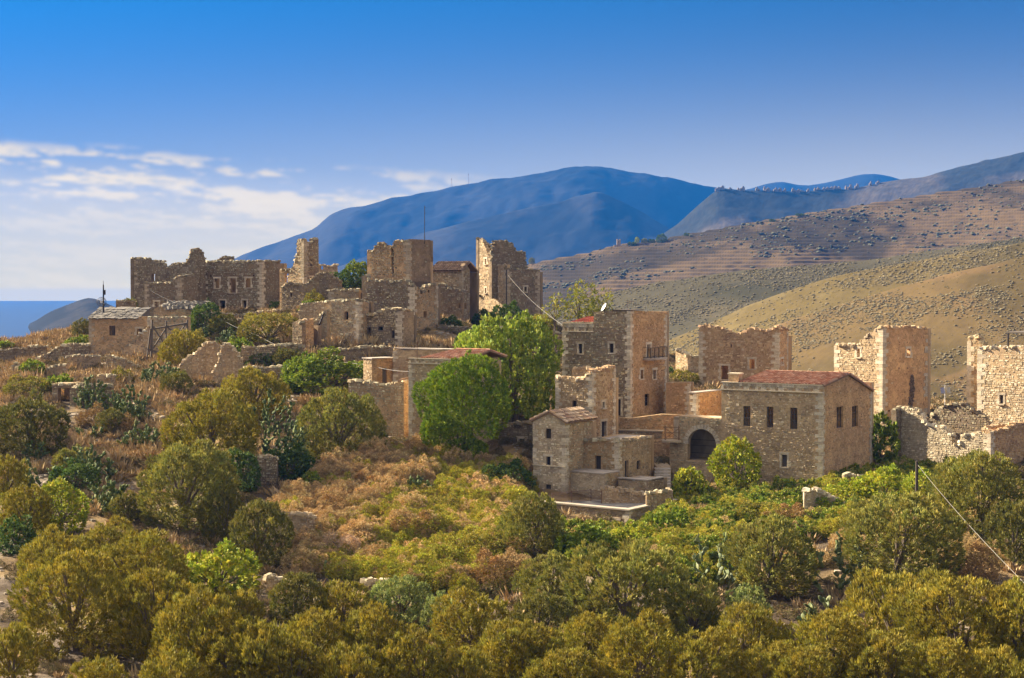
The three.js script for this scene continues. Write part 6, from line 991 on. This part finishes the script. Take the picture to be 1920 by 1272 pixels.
for (const a of [
  [1340, 1008, 1112, 125, 'tall pale prickly pear right of the biggest rounded olive tree', true], [1578, 998, 1125, 110, 'tall prickly pear between two round olive trees at the right', true], [1545, 1128, 1195, 78, 'sunlit prickly pear below the lone round olive tree', true], [1370, 1005, 1060, 70, 'dark prickly pear growing behind the tall pale one'],
  [505, 735, 880, 130, 'tall thicket of prickly pear right of the large olive bush'], [555, 800, 900, 60, 'prickly pear hanging beside the broad round olive tree'], [165, 700, 770, 52, 'tall prickly pear beside the small roofless chamber'], [205, 730, 775, 50, 'prickly pear on the right of the small roofless chamber'],
  [248, 720, 790, 60, 'prickly pear standing on the path below the broken gables'], [262, 792, 842, 68, 'prickly pear in the middle of the upper left slope'], [300, 682, 726, 90, 'row of prickly pear along the wall under the olive bush by the timber frame'], [165, 835, 905, 85, 'prickly pear on the slope left of the reddish path'],
  [180, 905, 960, 70, 'prickly pear right of the bright leafy shrub'], [212, 895, 975, 58, 'pale prickly pear standing alone left of the grey green olive tree'], [70, 862, 920, 80, 'shaded prickly pear below the dark round olive bush'], [60, 830, 870, 60, 'small shaded prickly pear under the leafless grey bush'], [165, 790, 825, 44, 'small prickly pear below the rust brown dead bush'],
  [445, 612, 652, 80, 'prickly pear clump on the slope left of the yellow green shrub'], [515, 648, 690, 90, 'prickly pear hanging over the terrace wall with dry grass'], [785, 896, 940, 66, 'dark prickly pear on the brush slope'], [617, 1056, 1082, 46, 'low prickly pear at the lower edge of the brush slope'], [330, 1030, 1075, 34, 'small prickly pear right of the large clump of olive bushes'], [112, 985, 1020, 50, 'prickly pear above the large clump of olive bushes'], [40, 1010, 1050, 40, 'shaded prickly pear at the left edge above the large clump'],
]) cactus(...a);

// ---------------------------------------------------------------- what nobody could count: brush, vines, grass, stones and the scrub of the far slopes
function tuftGeo(seed, { n, len, wid, spread, up, cols, R = 0.5, dome = 0.5, bend = 0.2 }) { const rng = rngOf(seed), bag = new Bag(), q = (a) => (rng() - 0.5) * 2 * a; for (let i = 0; i < n; i++) { const a = rng() * 6.283, r = Math.sqrt(rng()) * R, h = dome * Math.sqrt(Math.max(0, 1 - (r / R) ** 2)) * rng(), o = V3(Math.cos(a) * r, h, Math.sin(a) * r), d = V3(Math.cos(a) * spread + q(0.5), up + q(0.35), Math.sin(a) * spread + q(0.5)).normalize(), s = d.clone().cross(V3(q(1), q(1), q(1))).normalize().multiplyScalar(wid * (0.6 + rng() * 0.7)), l = len * (0.6 + rng() * 0.8), m = o.clone().addScaledVector(d, l * 0.5).add(V3(q(bend) * l, 0, q(bend) * l)), e = o.clone().addScaledVector(d, l), c = shade(cols[(rng() * cols.length) | 0], rng, 0.2); bag.tri([o.x - s.x * 0.5, o.y, o.z - s.z * 0.5], [m.x + s.x, m.y + s.y, m.z + s.z], [e.x, e.y, e.z], c); bag.tri([o.x - s.x * 0.5, o.y, o.z - s.z * 0.5], [e.x, e.y, e.z], [m.x - s.x, m.y - s.y, m.z - s.z], c); } const g = bag.geo(); g.deleteAttribute('uv'); return g; }
function scatter(name, label, cat, geo, mat, count, accept, seed, size, sink = 0.05) {
  const rng = rngOf(seed), ms = [], m = new THREE.Matrix4(), q = new THREE.Quaternion(), e = new THREE.Euler(), cs = [];
  for (let tries = 0; tries < count * 60 && ms.length < count; tries++) { const z = -lerp(70, 250, Math.sqrt(rng())), x = (rng() - 0.5) * 0.72 * -z, y = H(x, z), [px, py] = toPixel(V3(x, y, z)); if (px < -60 || px > 1980 || py > 1400 || onBuilding(x, z)) continue; const w = accept(px, py, x, z, rng); if (!w || rng() > w) continue; const s = size * (0.55 + rng() * rng() * 1.5); e.set((rng() - 0.5) * 0.3, rng() * 6.28, (rng() - 0.5) * 0.3); ms.push(new THREE.Matrix4().compose(V3(x, y - sink * s, z), q.setFromEuler(e), V3(s, s * (0.8 + rng() * 0.5), s))); const f = 0.8 + rng() * 0.4; cs.push(new THREE.Color(f * (0.96 + rng() * 0.08), f, f)); }
  const im = new THREE.InstancedMesh(geo, mat, ms.length); ms.forEach((k, i) => { im.setMatrixAt(i, k); im.setColorAt(i, cs[i]); }); im.name = numbered(name); im.castShadow = im.receiveShadow = true; tag(im, label, cat, null, 'stuff'); scene.add(im);
}
const patch = (x, z, k, s, a, b) => sstep(a, b, fbm(x * k + s, z * k + s * 2, 4));
const yel = (px, py) => clamp((px - 620) / 240 + (py - 965) / 260 + 0.12, 0.06, 0.94);   // the brush turns from reddish on the left to yellow on the right
scatter('dry_brush', 'reddish brown dry thorny brush covering the slope in the middle', 'brush', crownGeo('thorn', 0.8, 0.95, 801), M.dry, 2600, (px, py, x, z) => (inPoly(px, py, BRUSH) ? (1 - 0.8 * yel(px, py)) * (0.25 + 0.75 * patch(x, z, 0.35, 3, 0.3, 0.55)) : 0), 101, 1.0, 0.15);
scatter('yellow_brush', 'yellow green low brush covering the right half of the middle slope', 'brush', crownGeo('gorse', 0.8, 0.9, 802), M.dry, 2900, (px, py, x, z) => (inPoly(px, py, BRUSH) ? (0.12 + yel(px, py)) * (0.3 + 0.7 * patch(x, z, 0.3, 8, 0.35, 0.55)) : inPoly(px, py, VINES) ? 0.35 * patch(x, z, 0.3, 8, 0.4, 0.55) : 0), 102, 0.95, 0.15);
scatter('vines', 'bright yellow green vines sprawling below the terrace and the long house', 'vines', crownGeo('creeper', 0.8, 0.8, 803), M.leaf, 2400, (px, py, x, z) => (inPoly(px, py, VINES) ? 0.15 + 0.85 * patch(x, z, 0.22, 21, 0.38, 0.55) : 0), 103, 1.0, 0.15);
scatter('dry_brush', 'brown dead brush among the vines on the right slope', 'brush', crownGeo('thorn', 0.8, 0.8, 804), M.dry, 1300, (px, py, x, z) => (inPoly(px, py, VINES) || (px > 1300 && py > 930 && py < 1060) ? patch(x, z, 0.25, 33, 0.45, 0.6) : 0), 104, 0.9, 0.15);
scatter('dry_grass', 'golden dry grass on the village hillside', 'grass', tuftGeo(5, { n: 46, len: 0.42, wid: 0.014, spread: 0.45, up: 1, cols: GRASS, R: 0.35, dome: 0.05 }), M.dry, 13000, (px, py, x, z) => (inPoly(px, py, BRUSH) ? 0 : 0.8) * (0.03 + 0.97 * patch(x, z, 0.2, 55, 0.48, 0.62)), 105, 1.0);
scatter('weeds', 'low brown and grey green weeds on the open ground of the hillside', 'weeds', crownGeo('herb', 0.55, 0.5, 805), M.dry, 8000, (px, py, x, z) => (inPoly(px, py, BRUSH) ? 0.1 : 0.15 + 0.85 * patch(x, z, 0.25, 70, 0.4, 0.6)), 106, 1.0);
{ const r = rngOf(8), bag = new Bag(); rubble(bag, r, 0, 0, 0, 1, [0.33, 0.285, 0.22]); scatter('stones', 'pale loose stones strewn over the bare ground of the hillside', 'stones', bag.geo(), M.stone, 9000, (px, py, x, z) => 0.06 + 0.94 * patch(x, z, 0.3, 90, 0.52, 0.68), 107, 0.3, 0.1); }
{ const r = rngOf(9), bag = new Bag(); rubble(bag, r, 0, 0, 0, 1, [0.30, 0.25, 0.18]); scatter('rubble', 'fallen building stones lying round the ruins of the left slope', 'rubble', bag.geo(), M.stone, 5000, (px, py, x, z) => (px < 620 && py > 580 && py < 790 ? patch(x, z, 0.22, 41, 0.42, 0.62) : 0), 109, 0.42, 0.1); }
// dry grass on walls' tops and flat roofs by the upper houses is part of the same growth
scatter('dry_grass', 'tall golden grass round the ruins of the upper village', 'grass', tuftGeo(7, { n: 60, len: 0.6, wid: 0.018, spread: 0.4, up: 1, cols: GRASS, R: 0.45, dome: 0.05 }), M.dry, 3200, (px, py, x, z) => (py < 760 && px < 760 ? 0.05 + 0.7 * patch(x, z, 0.16, 12, 0.4, 0.58) : inPoly(px, py, GRASSY) ? 0.8 * patch(x, z, 0.2, 15, 0.35, 0.55) : 0), 108, 1.0);

// scrub on the far slopes
function lumpGeo(seed) { const g = new THREE.IcosahedronGeometry(0.5, 1), p = g.attributes.position, s = 3.1; for (let i = 0; i < p.count; i++) { const v = V3().fromBufferAttribute(p, i), f = 0.7 + 0.6 * vnoise(v.x * s + seed, v.y * s + v.z * s * 1.7 + 9); p.setXYZ(i, v.x * f, v.y * f * 0.75 + 0.2, v.z * f); } g.deleteAttribute('uv'); g.computeVertexNormals(); return g; }
const scrubMat = new THREE.MeshStandardMaterial({ color: 0xffffff, roughness: 1 });
function hillScrub(key, label, count, seed, size, cols, accept) {
  const rng = rngOf(seed), surf = hillOf[key], ms = [], cs = [], q = new THREE.Quaternion(), up = V3(0, 1, 0);
  for (let tries = 0; tries < count * 20 && ms.length < count; tries++) { const px = lerp(880, 1960, rng()), t = Math.sqrt(rng()), v = surf(px, t); if (rng() > accept(px, t, v)) continue; const s = size * (0.45 + 2.2 * rng() ** 4); q.setFromAxisAngle(up, rng() * 6.28); ms.push(new THREE.Matrix4().compose(v, q, V3(s * (0.8 + rng() * 0.6), s * 0.8, s))); const c = cols[(rng() * cols.length) | 0], f = 0.8 + rng() * 0.4; cs.push(C(c[0] * f, c[1] * f, c[2] * f)); }
  const im = new THREE.InstancedMesh(lumpGeo(seed), scrubMat, ms.length); ms.forEach((k, i) => { im.setMatrixAt(i, k); im.setColorAt(i, cs[i]); }); im.name = numbered('scrub'); im.castShadow = im.receiveShadow = true; scene.add(tag(im, label, 'scrub', null, 'stuff'));
}
const SC = [[0.15, 0.125, 0.062], [0.17, 0.14, 0.07], [0.125, 0.108, 0.056], [0.19, 0.155, 0.08]];
hillScrub('near slope', 'low scrub dotted over the tawny near slope', 30000, 201, 0.30, SC, (px, t, v) => 0.06 + 0.94 * patch(v.x, v.z, 0.05, 3, 0.42, 0.62));
hillScrub('middle slope', 'low scrub dotted over the khaki middle slope', 26000, 202, 0.34, SC, (px, t, v) => 0.1 + 0.9 * patch(v.x, v.z, 0.05, 5, 0.42, 0.62));
hillScrub('far slope', 'dense low scrub over the olive brown slope beyond the towers', 28000, 203, 0.38, SC.map((c) => c.map((x) => x * 0.8)), (px, t, v) => 0.15 + 0.85 * patch(v.x, v.z, 0.04, 7, 0.4, 0.6));
hillScrub('terraces', 'dark bushes scattered over the far terraced hillside', 5000, 204, 1.25, [[0.075, 0.075, 0.036], [0.09, 0.088, 0.04], [0.06, 0.062, 0.032]], (px, t, v) => sstep(0.62, 0.98, t) * 0.35 * (0.2 + patch(v.x, v.z, 0.012, 9, 0.42, 0.6)) + 0.9 * patch(v.x, v.z, 0.02, 19, 0.56, 0.66) + 0.02);
// ---------------------------------------------------------------- far buildings and trees, poles, cables, flags
const ridgeAt = (key, px, t = 1) => hillOf[key](px, t);
{ // tower and shelter on the terraced hill
  const p = ridgeAt('terraces', 1160, 0.985), t = thing('far_tower', 'lone square tower on the crest of the terraced hillside', 'tower', p.clone()), s = -p.z / F;
  put('wall', boxAt(-3.4 * s, 3.6 * s, -6 * s, 13 * s, -7 * s, 0), M.grey[0], t); put('annex', boxAt(-9 * s, -3.4 * s, -6 * s, 3 * s, -6 * s, 0.5 * s), M.grey[0], t); put('parapet', mergeGeometries([boxAt(-3.4 * s, -2 * s, 13 * s, 14.2 * s, -7 * s, 0), boxAt(1.6 * s, 3.6 * s, 13 * s, 14 * s, -7 * s, 0)]), M.grey[0], t); put('window', boxAt(-0.4 * s, 0.5 * s, 8 * s, 9.6 * s, -0.1, 0.12), M.wood, t);
  const q = ridgeAt('terraces', 1180, 0.985), u = thing('far_shelter', 'low flat-roofed shell of a house right of the lone square tower', 'house', q.clone()); for (const x of [-5, -2, 2, 5]) put('pillar', boxAt((x - 0.5) * s, (x + 0.5) * s, -3 * s, 5 * s, -0.8 * s, 0), M.grey[0], u); put('roof', boxAt(-5.8 * s, 5.8 * s, 5 * s, 6 * s, -5 * s, 0.4 * s), M.grey[0], u);
}
for (const [px, h, w, l, k] of [[1240, 17, 20, 'dark round tree standing alone on the crest of the terraced hillside', 'shade'], [1222, 8, 16, 'low dark tree left of the lone round tree on the far crest', 'shade'], [1194, 12, 10, 'slim pale tree beside the far shelter', 'bright'], [1208, 9, 14, 'pale tree between the far shelter and the lone round tree', 'wild'], [1288, 6, 14, 'small dark tree on the far crest right of the lone round tree', 'shade'], [1448, 6, 14, 'small dark tree on the far crest where the terraces begin', 'shade'], [1500, 5, 20, 'dark bush on the far crest above the first terraces', 'shade'], [997, 12, 12, 'pale far tree just right of the broken skyline tower', 'wild'], [1185, 7, 18, 'low dark bushes at the foot of the far shelter', 'shade']]) { const p = ridgeAt('terraces', px, 0.985); const c = crownFor(k, 5, h / w, 1), s = -p.z / F, t = thing('far_tree', l, 'tree', p.clone()), sx = w * s / 2 / c.b, sy = h * s / c.Hc; t.scale.set(sx, sy, sx); put('trunk', c.t, M.bark, t); put('crown', c.g, M.leaf, t); }
{ // the village on the far ridge
  const rng = rngOf(611), spots = [1345, 1353, 1368, 1382, 1392, 1418, 1430, 1437, 1452, 1461, 1468, 1486, 1495, 1501, 1512, 1527, 1531, 1541, 1548, 1556, 1563, 1571, 1584, 1592, 1604, 1628, 1642];
  const base = (() => { const p = ridgeAt('crest', 1345, 1), s = -p.z / F; const g = mergeGeometries([boxAt(-2.5, 2.5, -5, 4, -5, 0), boxAt(-1.4, 1.2, 4, 6.2, -4, -0.6), boxAt(2.5, 5, -5, 2.6, -4, 0)]); g.scale(s, s, s); const t = thing('far_house', 'small stone house silhouette in the village along the far blue ridge', 'house', p, 'houses of the village on the far ridge'); put('wall', g, M.dark[0], t); return t; })();
  spots.forEach((px, i) => { const p = ridgeAt('crest', px + rng() * 3, 1), t = i ? base.clone() : base; if (i) { t.name = numbered('far_house'); scene.add(t); } t.position.copy(p); t.scale.set(0.55 + rng() * 0.8, 0.5 + rng() * 0.75, 1); if (rng() < 0.4) t.rotation.y = Math.PI; });
}
for (const [px, h, l] of [[847, 17, 'left one of two thin masts on the shoulder of the broad blue mountain'], [878.5, 20, 'right one of two thin masts on the shoulder of the broad blue mountain']]) { const p = ridgeAt('main', px, 1), s = -p.z / F, t = thing('far_mast', l, 'mast', p.clone().setY(p.y - 3 * s)); put('pole', barGeo(V3(0, 0, 0), V3(0, (h + 3) * s, 0), 0.45 * s, 5, 0.25 * s), M.grey[0], t); put('antenna', boxAt(-0.7 * s, 0.7 * s, (h - 1) * s, (h + 1) * s, -0.5 * s, 0.5 * s), M.grey[0], t); }

function cablePts(pts, sag, label, r = 0.035) { const g = pts[0].clone(), v = []; for (let i = 0; i < pts.length - 1; i++) for (let k = 0; k <= 14; k++) { const f = k / 14; if (i && !k) continue; v.push(pts[i].clone().lerp(pts[i + 1], f).sub(g).add(V3(0, -4 * sag * f * (1 - f), 0))); } const m = top('cable', new THREE.TubeGeometry(new THREE.CatmullRomCurve3(v), 60, r, 5), M.cable, label, 'cable'); m.position.copy(g); }
{ // telegraph pole and its cable
  const g = at(1719, 953, 118), t = thing('telegraph_pole', 'plain dark wooden telegraph pole standing among bright green fig bushes', 'pole', V3(g.x, g.y - 1, g.z)), hh = at(1719, 865, 118).y - g.y + 1; put('post', barGeo(V3(0, 0, 0), V3(0, hh, 0), 0.13, 8, 0.1), M.wood, t); put('bracket', boxAt(-0.05, 0.22, hh - 0.55, hh - 0.42, -0.05, 0.05), M.iron, t);
  cablePts([at(1721, 872, 118), at(2010, 1180, 74)], 0.35, 'pale cable running down from the telegraph pole to the right edge', 0.012);
}
cablePts([at(952.5, 516, 236), at(1054, 609, 165)], 0.5, 'pale cable hanging from the broken skyline tower to the balcony tower house', 0.015);
cablePts([at(282, 545, 214), at(336, 570, 210), at(416, 600, 204), at(480, 628, 196), at(562, 665, 184), at(690, 684, 168), at(766, 697, 149)], 0.15, 'pale cable crossing the upper slope from the jagged ruin to the half hidden house', 0.016);
{ // mast with the round grid dish on the cottage roof
  const b = at(193.5, 582, 200), t = thing('aerial_mast', 'dark mast with a round wire dish on the roof of the slab-roofed cottage', 'mast', b), X = (x, y) => at(x, y, 200).sub(b); put('pole', barGeo(X(193.5, 586), X(193.3, 534), 0.13, 7, 0.08), M.iron, t); put('box', boxAt(X(189.5, 0).x, X(192.7, 0).x, X(0, 553).y, X(0, 544).y, -0.15, 0.15), M.iron, t); put('tip', barGeo(X(193.3, 534), X(193.3, 527), 0.03), M.iron, t);
  const c = X(191.5, 566.5), rings = []; for (const r of [0.16, 0.34, 0.5, 0.6]) { const q = new THREE.TorusGeometry(r, 0.022, 4, 28); q.translate(c.x, c.y, 0.25 + (r / 0.6) ** 2 * 0.18); rings.push(q); } for (let k = 0; k < 16; k++) { const a = k / 16 * 6.283; rings.push(barGeo(V3(c.x, c.y, 0.25), V3(c.x + Math.cos(a) * 0.6, c.y + Math.sin(a) * 0.6, 0.43), 0.012, 4).toNonIndexed()); } put('dish', mergeGeometries(rings.map((g) => (g.index ? g.toNonIndexed() : g))), M.iron, t); put('feed', boxAt(c.x - 0.1, c.x + 0.1, c.y - 0.1, c.y + 0.1, 0.3, 0.6), M.white, t);
}
{ // flags beyond the ruin at the right
  const b = at(1772, 762, 185), t = thing('flag_pole', 'slim pale flag pole with a short crossbar and two small hanging flags', 'flag pole', V3(b.x, b.y - 1.5, b.z)), s = 185 / F, h = 40 * s + 1.5, f0 = (x0, x1, y0, y1, mat, name, ph) => { const g = new THREE.PlaneGeometry(x1 - x0, y1 - y0, 8, 8); g.translate((x0 + x1) / 2, (y0 + y1) / 2, 0); const p = g.attributes.position; for (let i = 0; i < p.count; i++) { const y = p.getY(i), v = (y1 - y) / (y1 - y0); p.setZ(i, 0.1 * Math.sin(p.getX(i) * 9 + ph + v * 3)); p.setX(i, p.getX(i) + v * 0.12); } const q = g.clone(); q.translate(0, 0, -0.012); put(name, mergeGeometries([g, q]), mat, t); };
  put('pole', barGeo(V3(0, 0, 0), V3(0, h, 0), 0.035), M.white, t); put('crossbar', barGeo(V3(-6 * s, h - 0.05, 0), V3(7 * s, h - 0.05, 0), 0.025), M.white, t);
  const cv = document.createElement('canvas'); cv.width = 64; cv.height = 48; const cx = cv.getContext('2d'); cx.fillStyle = '#e6e9f2'; cx.fillRect(0, 0, 64, 48); cx.fillStyle = '#2a4da8'; for (let k = 0; k < 5; k++) cx.fillRect(0, k * 10.6, 64, 5.3); cx.fillRect(0, 0, 26, 26); cx.fillStyle = '#e6e9f2'; cx.fillRect(0, 10.4, 26, 5); cx.fillRect(10.4, 0, 5, 26); const tx = new THREE.CanvasTexture(cv); tx.colorSpace = THREE.SRGBColorSpace;
  f0(-9 * s, -2 * s, h - 16 * s, h - 5 * s, new THREE.MeshStandardMaterial({ map: tx, roughness: 0.8, side: THREE.DoubleSide }), 'flag', 0); f0(2.5 * s, 9 * s, h - 15 * s, h - 4 * s, new THREE.MeshStandardMaterial({ color: C(0.62, 0.60, 0.52), roughness: 0.8, side: THREE.DoubleSide }), 'flag', 2);
}
{ const p = at(1252, 705, 200), t = thing('street_pole', 'thin dark pole with a small arm behind the yard wall', 'pole', V3(p.x, p.y - 2, p.z)); const h = at(1252, 672, 200).y - p.y + 2; put('post', barGeo(V3(0, 0, 0), V3(0, h, 0), 0.05), M.iron, t); put('arm', barGeo(V3(0, h, 0), V3(-0.5, h + 0.12, 0), 0.03), M.iron, t); }
renderer.render(scene, camera);
